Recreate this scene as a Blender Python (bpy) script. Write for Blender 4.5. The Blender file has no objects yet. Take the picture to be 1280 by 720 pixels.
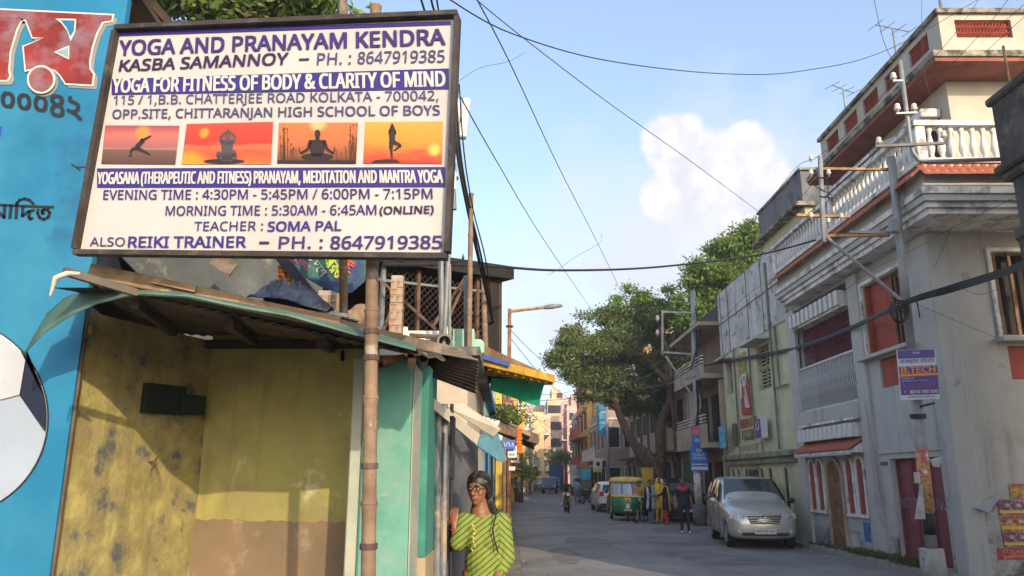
import bpy, bmesh, math, random
import numpy as np
from mathutils import Vector, Matrix
V = Vector
rnd = random.Random(7)
PI = math.pi
scene = bpy.context.scene
COL = scene.collection
# ------------------------------------------------------------------ camera
PITCH = math.radians(13.87)
FPX, CXP, CYP = 960.0, 640.0, 360.0
CZ = 1.7
cam_data = bpy.data.cameras.new('camera'); cam_data.sensor_width = 36; cam_data.lens = 36*FPX/1280
cam_data.clip_end = 3000
cam = bpy.data.objects.new('camera', cam_data); COL.objects.link(cam)
cam.location = (0, 0, CZ); cam.rotation_euler = (PI/2 + PITCH, 0, 0)
scene.camera = cam
# ------------------------------------------------------------------ sky, sun, exposure
SUN_ELEV = math.radians(21.0)
SUN_DIR = V((0.40, -0.916, 0)).normalized()         # towards the sun, on the ground
sun_vec = V((SUN_DIR.x*math.cos(SUN_ELEV), SUN_DIR.y*math.cos(SUN_ELEV), math.sin(SUN_ELEV)))
world = bpy.data.worlds.new('World'); scene.world = world; world.use_nodes = True
wt = world.node_tree; wt.nodes.clear()
def wn(t, **k):
    n = wt.nodes.new(t)
    for a, b in k.items(): setattr(n, a, b)
    return n
wl = wt.links.new
sky = wn('ShaderNodeTexSky', sky_type='NISHITA'); sky.sun_disc = False
sky.sun_elevation = SUN_ELEV; sky.sun_rotation = math.atan2(SUN_DIR.x, SUN_DIR.y)
sky.air_density = 1.0; sky.dust_density = 2.0; sky.ozone_density = 1.6; sky.altitude = 10
bg = wn('ShaderNodeBackground'); bg.inputs['Strength'].default_value = 0.15
wout = wn('ShaderNodeOutputWorld'); wl(bg.outputs[0], wout.inputs[0])
def raydir(px, py):
    d = V((px-CXP, 0, 0)) + V((0, math.cos(PITCH), math.sin(PITCH)))*FPX + V((0, -math.sin(PITCH), math.cos(PITCH)))*(CYP-py)
    return d
tcw = wn('ShaderNodeTexCoord')
nz = wn('ShaderNodeTexNoise'); nz.inputs['Scale'].default_value = 11; nz.inputs['Detail'].default_value = 9; nz.inputs['Roughness'].default_value = .58
wl(tcw.outputs['Generated'], nz.inputs['Vector'])
nz2 = wn('ShaderNodeTexNoise'); nz2.inputs['Scale'].default_value = 34; nz2.inputs['Detail'].default_value = 6
wl(tcw.outputs['Generated'], nz2.inputs['Vector'])
def wmath(op, a, b=None, clamp=False):
    n = wn('ShaderNodeMath', operation=op); n.use_clamp = clamp
    for i, q in enumerate((a, b)):
        if q is None: continue
        if isinstance(q, (int, float)): n.inputs[i].default_value = q
        else: wl(q, n.inputs[i])
    return n.outputs[0]
def blob(px, py, rpx):
    c = raydir(px, py).normalized()
    n = wn('ShaderNodeVectorMath', operation='DISTANCE'); n.inputs[1].default_value = c
    wl(tcw.outputs['Generated'], n.inputs[0])
    return wmath('SUBTRACT', 1.0, wmath('DIVIDE', n.outputs['Value'], rpx/1000.0))
cloud = None                                         # one cumulus over the right-hand roofs
for b in ((840,180,44),(862,205,52),(905,212,52),(930,190,38),(905,245,62),(950,232,45),(975,255,36),(850,245,50),(890,285,60),(955,275,45)):
    v = blob(*b); cloud = v if cloud is None else wmath('MAXIMUM', cloud, v)
cloud = wmath('ADD', cloud, wmath('MULTIPLY', wmath('SUBTRACT', nz2.outputs['Fac'], .5), .55))
cl_s = wmath('MULTIPLY', cloud, 4.2, True)
soft = None                                          # thin veil round it and lower in the sky
for b in ((820,300,230),(900,280,230),(760,340,170),(700,400,190),(1050,330,260),(660,470,150),(300,500,400),(-500,300,500),(1900,300,600)):
    v = blob(*b); soft = v if soft is None else wmath('MAXIMUM', soft, v)
soft = wmath('ADD', soft, wmath('MULTIPLY', wmath('SUBTRACT', nz.outputs['Fac'], .5), 1.3))
soft = wmath('MULTIPLY', soft, 1.15, True)
soft = wmath('MAXIMUM', wmath('MULTIPLY', soft, .9), .15)
low = wmath('SUBTRACT', blob(840, 430, 210), wmath('MULTIPLY', nz.outputs['Fac'], .20))   # the cumulus is open below
cl_s = wmath('MULTIPLY', cl_s, wmath('SUBTRACT', 1.0, wmath('MULTIPLY', low, 2.4, True)), True)
m1 = wn('ShaderNodeMixRGB'); wl(soft, m1.inputs[0]); wl(sky.outputs[0], m1.inputs[1]); m1.inputs[2].default_value = (2.35, 2.45, 2.75, 1)
shade = wn('ShaderNodeMixRGB'); wl(wmath('MULTIPLY', wmath('SUBTRACT', nz2.outputs['Fac'], .36), 3.2, True), shade.inputs[0])
shade.inputs[1].default_value = (2.35, 2.42, 2.68, 1); shade.inputs[2].default_value = (3.1, 2.98, 2.93, 1)
m2 = wn('ShaderNodeMixRGB'); wl(cl_s, m2.inputs[0]); wl(m1.outputs[0], m2.inputs[1]); wl(shade.outputs[0], m2.inputs[2])
wl(m2.outputs[0], bg.inputs['Color'])
sun_d = bpy.data.lights.new('sun', 'SUN'); sun_d.energy = 2.0; sun_d.angle = math.radians(.5); sun_d.color = (1, .80, .55)
sun = bpy.data.objects.new('sun', sun_d); COL.objects.link(sun); sun.location = (10, -20, 30)
sun.rotation_euler = sun_vec.to_track_quat('Z', 'Y').to_euler()
scene.view_settings.view_transform = 'Standard'; scene.view_settings.look = 'None'
scene.view_settings.gamma = 1; scene.view_settings.exposure = 1.3
scene.cycles.max_bounces = 6; scene.cycles.diffuse_bounces = 4; scene.cycles.glossy_bounces = 2; scene.cycles.transparent_max_bounces = 8

# ------------------------------------------------------------------ places measured on the photograph
def at(px, py, Y):
    d = raydir(px, py); k = Y/d.y
    return V((0, 0, CZ)) + d*k
def atX(px, py, X):
    d = raydir(px, py); k = X/d.x
    return V((0, 0, CZ)) + d*k
class Plane:
    def __init__(s, p0, p1, p2):                     # p0 origin, p1 along u, p2 roughly up
        s.o = V(p0); s.u = (V(p1)-s.o).normalized(); s.n = s.u.cross(V(p2)-s.o).normalized(); s.v = s.n.cross(s.u)
        if s.n.dot(V((0,0,CZ))-s.o) < 0: s.n = -s.n
    def hit(s, px, py, e=0.0):
        d = raydir(px, py); c = V((0,0,CZ)); k = (s.o-c).dot(s.n)/d.dot(s.n)
        return c + d*k + s.n*e
    def pt(s, a, b, e=0.0): return s.o + s.u*a + s.v*b + s.n*e

# ------------------------------------------------------------------ materials
MATS = {}
def mat(name, col, rough=.85, var=.12, sc=2.5, bump=.2, bsc=45, c2=None, c2t=.55, c2s=1.5, c2w=.06, c3=None, c3t=.62, c3s=5, streak=0, metal=0, spec=.35, trans=0, alpha=1, emit=0, coord='Object'):
    if name in MATS: return MATS[name]
    m = bpy.data.materials.new(name); m.use_nodes = True; MATS[name] = m
    t = m.node_tree; n = t.nodes; l = t.links.new; b = n['Principled BSDF']
    b.inputs['Roughness'].default_value = rough; b.inputs['Metallic'].default_value = metal
    b.inputs['Specular IOR Level'].default_value = spec
    tc = n.new('ShaderNodeTexCoord')
    co = tc.outputs[coord]
    def noise(scale, det=5, vec=None, r=.55):
        q = n.new('ShaderNodeTexNoise'); q.inputs['Scale'].default_value = scale; q.inputs['Detail'].default_value = det; q.inputs['Roughness'].default_value = r
        l(vec or co, q.inputs['Vector']); return q.outputs['Fac']
    def ramp(f, a, bb):
        q = n.new('ShaderNodeMapRange'); q.inputs['From Min'].default_value = a; q.inputs['From Max'].default_value = bb; l(f, q.inputs['Value']); return q.outputs[0]
    def mix(f, a, bb, ty='MIX'):
        q = n.new('ShaderNodeMixRGB'); q.blend_type = ty
        if isinstance(f, float): q.inputs[0].default_value = f
        else: l(f, q.inputs[0])
        for i, w in ((1, a), (2, bb)):
            if isinstance(w, tuple): q.inputs[i].default_value = (*w[:3], 1)
            else: l(w, q.inputs[i])
        return q.outputs[0]
    c = tuple(col)
    lo = tuple(max(0, x*(1-var*1.6)) for x in c); hi = tuple(min(1, x*(1+var)) for x in c)
    out = mix(ramp(noise(sc, 7), .32, .68), lo, hi)
    if c2: out = mix(ramp(noise(c2s, 8, r=.65), c2t-c2w, c2t+c2w), out, tuple(c2))
    if c3: out = mix(ramp(noise(c3s, 7, r=.65), c3t-.04, c3t+.04), out, tuple(c3))
    if streak:
        mp = n.new('ShaderNodeMapping'); mp.inputs['Scale'].default_value = (2.6, 2.6, .22); l(co, mp.inputs['Vector'])
        s = ramp(noise(1.3, 8, mp.outputs[0], .7), .54, .80)
        k = n.new('ShaderNodeMath'); k.operation = 'MULTIPLY'; l(s, k.inputs[0]); k.inputs[1].default_value = streak
        out = mix(k.outputs[0], out, (.05, .045, .04))
    l(out, b.inputs['Base Color'])
    if bump:
        bp = n.new('ShaderNodeBump'); bp.inputs['Strength'].default_value = bump; bp.inputs['Distance'].default_value = .01
        l(noise(bsc, 6), bp.inputs['Height']); l(bp.outputs[0], b.inputs['Normal'])
    if trans: b.inputs['Transmission Weight'].default_value = trans
    if alpha < 1: b.inputs['Alpha'].default_value = alpha
    if emit:
        l(out, b.inputs['Emission Color']); b.inputs['Emission Strength'].default_value = emit
    return m
def glassm(name='dark_glass', col=(.02,.025,.03)):
    return mat(name, col, rough=.06, var=.05, bump=0, spec=.9)

# ------------------------------------------------------------------ mesh builder
class MB:
    def __init__(s): s.v = []; s.f = []; s.m = []
    def add(s, vs, fs, m=0):
        o = len(s.v); s.v += [tuple(p) for p in vs]
        for f in fs: s.f.append(tuple(i+o for i in f)); s.m.append(m)
        return s
    def box(s, x0, x1, y0, y1, z0, z1, m=0):
        return s.add([(x0,y0,z0),(x1,y0,z0),(x1,y1,z0),(x0,y1,z0),(x0,y0,z1),(x1,y0,z1),(x1,y1,z1),(x0,y1,z1)],
                     [(0,3,2,1),(4,5,6,7),(0,1,5,4),(1,2,6,5),(2,3,7,6),(3,0,4,7)], m)
    def obox(s, c, size, R=None, m=0):
        R = R or Matrix.Identity(3); c = V(c); h = [q/2 for q in size]
        P = [c + R @ V((a*h[0], b*h[1], d*h[2])) for d in (-1,1) for a, b in ((-1,-1),(1,-1),(1,1),(-1,1))]
        return s.add(P, [(0,3,2,1),(4,5,6,7),(0,1,5,4),(1,2,6,5),(2,3,7,6),(3,0,4,7)], m)
    def beam(s, a, b, w, h, m=0, up=(0,0,1)):
        a = V(a); b = V(b); d = (b-a); L = d.length; d.normalize(); sd = d.cross(V(up)).normalized(); u = sd.cross(d)
        R = Matrix((sd, d, u)).transposed()
        return s.obox((a+b)/2, (w, L, h), R, m)
    def poly(s, pts, m=0): return s.add(pts, [tuple(range(len(pts)))], m)
    def prism(s, pts, e, m=0, side=None):
        n = len(pts); e = V(e); P = [V(p) for p in pts]; Q = [p+e for p in P]
        s.add(P+Q, [tuple(range(n)), tuple(range(2*n-1, n-1, -1))], m)
        return s.add(P+Q, [(i, (i+1) % n, n+(i+1) % n, n+i) for i in range(n)], m if side is None else side)
    def tube(s, pts, r, n=8, m=0, cap=True):
        pts = [V(p) for p in pts]; N = len(pts)
        R = r if isinstance(r, (list, tuple)) else [r]*N
        vs = []; fs = []; prev = None
        for i, p in enumerate(pts):
            t = (pts[min(i+1, N-1)]-pts[max(i-1, 0)]).normalized()
            if prev is None:
                ref = V((0,0,1)) if abs(t.z) < .9 else V((1,0,0)); a = t.cross(ref).normalized()
            else: a = (prev - t*prev.dot(t)).normalized()
            prev = a; b = t.cross(a)
            for k in range(n):
                g = 2*PI*k/n; vs.append(p + (a*math.cos(g)+b*math.sin(g))*R[i])
        for i in range(N-1):
            for k in range(n): fs.append((i*n+k, i*n+(k+1) % n, (i+1)*n+(k+1) % n, (i+1)*n+k))
        if cap: fs += [tuple(range(n-1,-1,-1)), tuple(range((N-1)*n, N*n))]
        return s.add(vs, fs, m)
    def lathe(s, prof, c, n=12, m=0, axis='z'):
        c = V(c); vs = []; N = len(prof)
        for r, z in prof:
            for k in range(n):
                g = 2*PI*k/n; a, b = r*math.cos(g), r*math.sin(g)
                vs.append(c + (V((a,b,z)) if axis == 'z' else V((a,z,b)) if axis == 'y' else V((z,a,b))))
        fs = [(i*n+k, i*n+(k+1) % n, (i+1)*n+(k+1) % n, (i+1)*n+k) for i in range(N-1) for k in range(n)]
        fs += [tuple(range(n-1,-1,-1)), tuple(range((N-1)*n, N*n))]
        return s.add(vs, fs, m)
    def ball(s, c, r, n=12, k=8, m=0, R=None):
        c = V(c); r = r if isinstance(r, (tuple, list)) else (r, r, r); vs = []; R = R or Matrix.Identity(3)
        for i in range(k+1):
            a = PI*i/k
            for j in range(n):
                g = 2*PI*j/n; vs.append(c + R @ V((r[0]*math.sin(a)*math.cos(g), r[1]*math.sin(a)*math.sin(g), -r[2]*math.cos(a))))
        fs = [(i*n+j, i*n+(j+1) % n, (i+1)*n+(j+1) % n, (i+1)*n+j) for i in range(k) for j in range(n)]
        return s.add(vs, fs, m)
    def cap(s, a, b, ra, rb, n=10, m=0):
        a = V(a); b = V(b); d = (b-a).normalized(); pts = []; R = []
        for q in (-.98, -.7, -.35, 0): pts.append(a+d*ra*q); R.append(ra*math.sqrt(max(.02, 1-q*q)))
        for q in (0, .35, .7, .98): pts.append(b+d*rb*q); R.append(rb*math.sqrt(max(.02, 1-q*q)))
        return s.tube(pts, R, n, m)
    def wall(s, O, U, N, W, H, holes=(), depth=.25, m=0, mr=None):
        """wall face with rectangular openings and their reveals; holes = (u0,u1,v0,v1[,depth])"""
        O = V(O); U = V(U); N = V(N); Z = V((0,0,1)); mr = m if mr is None else mr
        us = sorted({0, W, *[h[0] for h in holes], *[h[1] for h in holes]}); vs = sorted({0, H, *[h[2] for h in holes], *[h[3] for h in holes]})
        idx = {}; P = []; F = []
        def g(u, v):
            if (u, v) not in idx: idx[(u, v)] = len(P); P.append(O+U*u+Z*v)
            return idx[(u, v)]
        for i in range(len(us)-1):
            for j in range(len(vs)-1):
                a, b, c, d = us[i], us[i+1], vs[j], vs[j+1]; mu, mv = (a+b)/2, (c+d)/2
                if any(h[0] < mu < h[1] and h[2] < mv < h[3] for h in holes): continue
                F.append((g(a,c), g(b,c), g(b,d), g(a,d)))
        s.add(P, F, m)
        for h in holes:
            dp = h[4] if len(h) > 4 else depth; q = -N*dp
            c = [O+U*h[0]+Z*h[2], O+U*h[1]+Z*h[2], O+U*h[1]+Z*h[3], O+U*h[0]+Z*h[3]]
            for i in range(4): s.add([c[i], c[(i+1) % 4], c[(i+1) % 4]+q, c[i]+q], [(0,1,2,3)], mr)
        return s
    def build(s, name, mats, parent=None, smooth=False, bevel=0, origin=None, label=None, cat=None, group=None, kind=None, local=False):
        me = bpy.data.meshes.new(name)
        if parent is not None and not local: inv = parent.matrix_basis.inverted(); vs = [tuple(inv @ V(p)) for p in s.v]
        elif origin is not None: vs = [tuple(V(p)-V(origin)) for p in s.v]
        else: vs = s.v
        me.from_pydata(vs, [], s.f)
        for q in (mats if isinstance(mats, (list, tuple)) else [mats]): me.materials.append(q)
        me.polygons.foreach_set('material_index', s.m)
        if smooth: me.polygons.foreach_set('use_smooth', [True]*len(s.f))
        me.update()
        if bevel:
            bm = bmesh.new(); bm.from_mesh(me); bmesh.ops.remove_doubles(bm, verts=bm.verts, dist=1e-5)
            bmesh.ops.bevel(bm, geom=list(bm.edges), offset=bevel, segments=1, affect='EDGES', clamp_overlap=True)
            bm.to_mesh(me); bm.free()
        o = bpy.data.objects.new(name, me); COL.objects.link(o)
        if parent is not None: o.parent = parent
        elif origin is not None: o.location = origin
        tag(o, label, cat, group, kind)
        return o
def tag(o, label=None, cat=None, group=None, kind=None):
    for k, v in (('label', label), ('category', cat), ('group', group), ('kind', kind)):
        if v: o[k] = v
    return o
def thing(name, label, cat, loc=(0,0,0), rz=0, group=None):
    o = bpy.data.objects.new(name, None); COL.objects.link(o)
    o.location = loc; o.rotation_euler = (0, 0, rz); o.empty_display_size = .1
    o.matrix_basis = Matrix.Translation(V(loc)) @ Matrix.Rotation(rz, 4, 'Z')
    return tag(o, label, cat, group)
def part(name, me, mat_, parent, M=None, label=None):
    """child sharing mesh data; M = local matrix"""
    o = bpy.data.objects.new(name, me); COL.objects.link(o); o.parent = parent
    if M is not None: o.matrix_basis = M
    if label: o['label'] = label
    return o
def me_of(mb, name, mats, smooth=False):
    o = mb.build(name, mats, smooth=smooth); me = o.data; bpy.data.objects.remove(o); return me
def copy_tree(o, parent=None, loc=None, rz=None, label=None):
    c = o.copy(); COL.objects.link(c)
    if parent is not None: c.parent = parent
    if loc is not None: c.location = loc
    if rz is not None: c.rotation_euler = (0, 0, rz)
    if label: c['label'] = label
    for ch in list(o.children): copy_tree(ch, c)
    return c
# ------------------------------------------------------------------ lettering
TXT = {}
try: SANS = bpy.data.fonts.load(bpy.utils.system_resource('DATAFILES') + '/fonts/NotoSansHebrew-Regular.woff2')   # a font that ships inside Blender
except Exception: SANS = None
def text_mesh(s, bold=.0, shear=0.0):
    k = (s, bold, shear)
    if k in TXT: return TXT[k]
    cu = bpy.data.curves.new('t', 'FONT'); cu.body = s
    if SANS and all(ord(ch) < 0x900 for ch in s): cu.font = SANS
    cu.size = 1; cu.size = 1; cu.offset = 0; cu.resolution_u = 2; cu.shear = shear
    o = bpy.data.objects.new('t', cu); COL.objects.link(o)
    dg = bpy.context.evaluated_depsgraph_get(); me = bpy.data.meshes.new_from_object(o.evaluated_get(dg))
    vs = np.array([v.co[:2] for v in me.vertices]) if len(me.vertices) else np.zeros((0, 2))
    fs = [tuple(p.vertices) for p in me.polygons]
    bpy.data.objects.remove(o); bpy.data.curves.remove(cu); bpy.data.meshes.remove(me)
    if len(vs):
        mn, mx = vs.min(0), vs.max(0); vs = (vs-mn)/(mx-mn)
    TXT[k] = (vs, fs); return TXT[k]
def text(mb, s, BL, BR, TL, e, m=0, bold=.012, shear=0.0):
    """print s so that its ink fills BL..BR..TL; e = offset vector off the surface"""
    if s[0] == '~':                                      # writing too blurred to read: letter-like strokes only
        r = random.Random(len(s)*7+int(abs(BL[2])*50)); BL, BR, TL, e = V(BL), V(BR), V(TL), V(e); n = len(s); U = (BR-BL)/n; W = TL-BL; nn = U.cross(W).normalized()
        S = {0:[((.1,0),(.1,1)),((.1,.5),(.8,1))], 1:[((.1,0),(.1,1)),((.7,0),(.7,1)),((.1,.55),(.7,.45))], 2:[((.1,.95),(.8,.95)),((.45,0),(.45,1))], 3:[((.1,0),(.45,1)),((.45,1),(.8,0))], 4:[((.1,1),(.1,0)),((.1,.06),(.75,.06))], 5:[((.1,1),(.1,.1)),((.1,.1),(.7,.1)),((.7,.1),(.7,1))]}
        for i in range(n):
            for a, b in S[r.randrange(6)]: mb.beam(BL+U*(i+a[0])+W*a[1]+e, BL+U*(i+b[0])+W*b[1]+e, W.length*.13, .002, m, up=nn)
        return
    vs, fs = text_mesh(s, bold, shear); BL, BR, TL, e = V(BL), V(BR), V(TL), V(e)
    n = (BR-BL).cross(TL-BL).normalized(); H = (TL-BL).length; u = (BR-BL).normalized(); w = (TL-BL).normalized()
    n = n if n.dot(V((0,0,CZ))-BL) > 0 else -n
    k = max(0, bold-.004)*H*1.35
    for i, (a, b) in enumerate(((0,0),) if k <= 0 else ((-1,-.5),(1,.5),(0,0),(-1,.5),(1,-.5))):
        mb.add([BL + (BR-BL)*float(x) + (TL-BL)*float(y) + e + u*(a*k) + w*(b*k) + n*(i*.0002) for x, y in vs], fs, m)
# ------------------------------------------------------------------ continuous bodies
def remesh(mb, voxel, smooth_it=2, factor=.5):
    me = bpy.data.meshes.new('r'); me.from_pydata(mb.v, [], mb.f)
    bm = bmesh.new(); bm.from_mesh(me); bmesh.ops.recalc_face_normals(bm, faces=bm.faces); bm.to_mesh(me); bm.free()
    o = bpy.data.objects.new('r', me); COL.objects.link(o)
    r = o.modifiers.new('r', 'REMESH'); r.mode = 'VOXEL'; r.voxel_size = voxel
    s = o.modifiers.new('s', 'SMOOTH'); s.iterations = smooth_it; s.factor = factor
    dg = bpy.context.evaluated_depsgraph_get(); out = bpy.data.meshes.new_from_object(o.evaluated_get(dg))
    bpy.data.objects.remove(o); return out
def mesh_part(name, me, mats, parent, pick=None, smooth=True, label=None):
    me.materials.clear()
    for q in mats: me.materials.append(q)
    if pick: me.polygons.foreach_set('material_index', [pick(p.center) for p in me.polygons])
    me.polygons.foreach_set('use_smooth', [smooth]*len(me.polygons)); me.name = name
    return part(name, me, None, parent, None, label)
# ================================================================== ground, road, kerbs
def bend(y): return 0 if y < 55 else (y-55)**2*0.00055
asphalt = mat('asphalt', (.195,.193,.195), .82, .28, .35, .35, 60, c2=(.25,.235,.215), c2t=.57, c2s=.5, c2w=.1, c3=(.13,.13,.135), c3t=.63, c3s=1.7, coord='Object')
dust = mat('dusty_concrete', (.27,.235,.19), .95, .25, .8, .5, 30, c2=(.13,.12,.105), c2t=.5, c2s=.9, c2w=.1, c3=(.09,.08,.07), c3t=.66, c3s=3)
kerbm = mat('kerb_concrete', (.30,.28,.25), .9, .25, 2, .5, 30, c2=(.09,.085,.08), c2t=.58)
def strip(name, m, ys, xl, xr, z, kind='structure', cols=1):
    mb = MB()
    for i in range(len(ys)-1):
        a, b = ys[i], ys[i+1]
        mb.add([(xl(a),a,z),(xr(a),a,z),(xr(b),b,z),(xl(b),b,z)], [(0,1,2,3)])
    return mb.build(name, m, kind=kind)
g = MB(); g.add([(-900,-900,-.004),(900,-900,-.004),(900,1500,-.004),(-900,1500,-.004)], [(0,1,2,3)]); g.build('ground', dust, kind='structure')
YS = [-30] + list(range(-20, 60, 8)) + list(range(60, 330, 8))
def xleft(y): return .15 + bend(y) + .06*math.sin(y*1.3)
def xright(y): return 7.22 + bend(y)
strip('road', asphalt, YS, xleft, xright, 0.0)
strip('pavement', mat('pavement_concrete', (.25,.235,.21), .95, .3, 1.2, .5, 25, c2=(.08,.09,.05), c2t=.6, c2s=1.3), [y for y in YS if y < 180], lambda y: 7.36+bend(y), lambda y: 9.5+bend(y), .11)
kt = thing('kerb', 'low concrete kerb running along the right side of the road', 'kerb', (7.29, 13, 0)); kt['kind'] = 'structure'
del kt['category']
km = MB().obox((0,0,.03), (.14,.985,.2)); kme = me_of(km, 'kerb_stone', [kerbm])
for i in range(46):
    part('kerb_stone', kme, None, kt, Matrix.Translation((rnd.uniform(-.012,.012), i*1.0-4, rnd.uniform(-.012,.012))) @ Matrix.Rotation(rnd.uniform(-.012,.012), 4, 'Z'))
strip('left_footpath', mat('footpath_slab', (.27,.23,.18), .95, .25, 1.0, .5, 30, c2=(.12,.11,.1), c2t=.55), [y for y in YS if 4 <= y < 140] , lambda y: -6+bend(y)*.8, lambda y: -.05+bend(y), .10)
patchm = mat('old_road_patch', (.165,.165,.17), .85, .2, 1.5, .4, 50, c2=(.16,.155,.145), c2t=.6, c2s=2); crackm = mat('road_crack', (.08,.08,.085), .9, .2)
rp = random.Random(12)
for cx_, cy_, rx_, ry_ in ((4.4,17.5,.9,1.6),(2.1,22,.7,2.4),(5.6,26.5,.6,1.2),(2.8,33,1.1,2.8),(1.2,18.5,.35,2.0),(4.6,44,1.0,3)):
    n_ = 14; MB().poly([(cx_+rx_*math.cos(2*PI*k/n_)*rp.uniform(.8,1.1), cy_+ry_*math.sin(2*PI*k/n_)*rp.uniform(.8,1.1), .004) for k in range(n_)]).build('road_patch', patchm, kind='structure')
for k in range(5):
    x, y = rp.uniform(.8,6.4), rp.uniform(14.5,30); P = [V((x,y,.006))]
    for j in range(9): P.append(P[-1]+V((rp.uniform(-.16,.16)+(.1 if k % 3 == 0 else 0), rp.uniform(.12,.45), 0)))
    MB().tube(P, .0028, 4).build('road_crack', crackm, kind='structure')
lit = [mat('litter_paper',(.6,.58,.52),.8,.1), mat('litter_wrapper',(.35,.08,.06),.6,.1), mat('dry_leaf',(.24,.15,.06),.9,.3)]
lb = [MB(), MB(), MB()]
for k in range(150):
    side = rp.random() < .6; x = rp.uniform(6.75,7.2) if side else rp.uniform(.1,.7); y = rp.uniform(14,40); s_ = rp.uniform(.012,.045); a = rp.uniform(0,6.28); q = [V((x+s_*math.cos(a+b_)*(1 if b_ in (0,PI) else .6), y+s_*math.sin(a+b_), .008+rp.uniform(0,.02))) for b_ in (0,PI/2,PI,3*PI/2)]
    lb[rp.choice((0,1,2,2,2))].poly(q)
for m_, q, nm_ in zip(lit, lb, ('scraps of white paper littering both road edges','red wrappers littering both road edges','dry leaves scattered along both road edges')): q.build('litter', m_, kind='stuff', label=nm_, cat='litter')
# weeds on the kerb by the mansion
def leafmat(name, c, c2):
    m = mat(name, c, .55, .35, 3.0, 0, c2=c2, c2t=.5, c2s=2.2, c2w=.12, spec=.3)
    b = m.node_tree.nodes['Principled BSDF']; l = m.node_tree.links
    tr = m.node_tree.nodes.new('ShaderNodeBsdfTranslucent'); mx = m.node_tree.nodes.new('ShaderNodeMixShader'); mx.inputs[0].default_value = .35
    src = b.inputs['Base Color'].links[0].from_socket; l.new(src, tr.inputs['Color'])
    l.new(b.outputs[0], mx.inputs[1]); l.new(tr.outputs[0], mx.inputs[2]); l.new(mx.outputs[0], m.node_tree.nodes['Material Output'].inputs[0]); return m
weedm = leafmat('weed_leaf', (.06,.10,.03), (.12,.13,.05))
def weed(y0, y1, x, n, h, label):
    rs = np.random.RandomState(int(y0*10)); v = []; f = []
    for i in range(n):
        c = np.array([x+rs.uniform(-.16,.16), rs.uniform(y0, y1), .1]); d = np.array([rs.uniform(-1,1)*.7, rs.uniform(-1,1)*.7, 1]); d /= np.linalg.norm(d)
        L = h*rs.uniform(.4,1); w = rs.uniform(.006,.02); s = np.cross(d, [rs.uniform(-1,1), rs.uniform(-1,1), .1]); s /= np.linalg.norm(s)
        o = len(v); v += [c-s*w*.5, c+s*w*.5, c+d*L*.6+s*w, c+d*L+np.array([d[0],d[1],-.3])*L*.3, c+d*L*.6-s*w]; f.append((o,o+1,o+2,o+3,o+4))
    mb = MB(); mb.add(v, f); mb.build('weeds', weedm, kind='stuff', label=label, cat='weeds')
weed(14.2, 15.6, 7.38, 260, .26, 'clump of green weeds on the kerb before the maroon gate')
weed(15.9, 17.6, 7.42, 420, .22, 'green weeds growing along the kerb between arched door and gate')
weed(17.8, 19.8, 7.44, 220, .13, 'low grass on the kerb below the arched red windows')

# ================================================================== LEFT SIDE: stall, signs
A = V((-2.533, 4.46, 0)); C = V((-2.172, 5.5, 0)); D = C + V((.944,-.33,0))*1.30
# --- blue mural board
bluem = mat('blue_paint', (.007,.14,.28), .55, .12, 1.2, .08, 25, c2=(.035,.22,.34), c2t=.60, c2s=.9, c2w=.18, c3=(.008,.09,.20), c3t=.62, c3s=.7)
redm = mat('red_letter_paint', (.20,.018,.018), .7, .25, 3, .1, c2=(.19,.17,.22), c2t=.6, c2s=3.5, c2w=.14)
whitem = mat('white_sign_paint', (.48,.46,.43), .6, .06, 4, .05)
blackm = mat('black_paint', (.012,.012,.018), .6, .1, 4, .05)
greym = mat('grey_letter_shadow', (.20,.20,.20), .7, .1, 3, .05)
BY = 4.40
mural = thing('mural_board', 'tall sky blue painted board with red Bengali lettering and a football', 'signboard', (-3.6, BY, 0))
MB().box(-5.2, -2.50, BY, BY+.05, 0, 4.74).build('panel', bluem, mural)
def mp(px, py, e): p = at(px, py, BY); return V((p.x, BY-e, p.z))
def mpoly(name, pts, m, e, th=.002): MB().prism([mp(x,y,e) for x, y in pts], (0,th,0)).build(name, m, mural)
z1 = lambda L: [(x/4.5, y/4.5) for x, y in L]
def outline(pts, w):                                   # grow a closed outline
    n = len(pts); A_ = sum(pts[i][0]*pts[(i+1)%n][1]-pts[(i+1)%n][0]*pts[i][1] for i in range(n)); sg = 1 if A_ > 0 else -1; out = []
    for i in range(n):
        p0, p1, p2 = [V((*pts[(i+k) % n], 0)) for k in (-1,0,1)]
        d1 = (p1-p0).normalized(); d2 = (p2-p1).normalized(); n1 = V((d1.y,-d1.x,0))*sg; n2 = V((d2.y,-d2.x,0))*sg
        b = (n1+n2); b = b/max(.45, b.length_squared/2)*1; out.append((p1.x+b.x*w, p1.y+b.y*w))
    return out
ya = z1([(-60,58),(635,92),(630,118),(580,125),(545,190),(520,270),(505,350),(508,395),(528,420),(520,478),(375,470),(345,425),(315,395),(240,375),(152,395),(140,268),(262,215),(190,212),(150,112),(-60,96)])
fil = z1([(-60,96),(125,112),(95,170),(60,290),(50,400),(58,430),(45,452),(-60,452)])
for nm, shp in (('letter', ya), ('letter', fil)):
    mpoly('letter_shadow', [(x+4, y+4) for x, y in outline(shp, 1.6)], greym, .004)
    mpoly('letter_outline', outline(shp, 2.3), whitem, .008)
    mpoly(nm, shp, redm, .012)
cut = z1([(318,112),(436,114),(432,185),(405,240),(385,180),(350,135)]); mpoly('letter_counter', cut, whitem, .016)
mpoly('letter_counter', z1([(350,122),(428,124),(424,180),(404,212),(385,165)]), bluem, .019)
cut2 = z1([(310,300),(398,262),(396,342)]); mpoly('letter_counter', cut2, whitem, .016); mpoly('letter_counter', z1([(330,299),(392,274),(391,330)]), mat('faded_blue_grey',(.22,.33,.42),.7,.2), .019)
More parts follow.
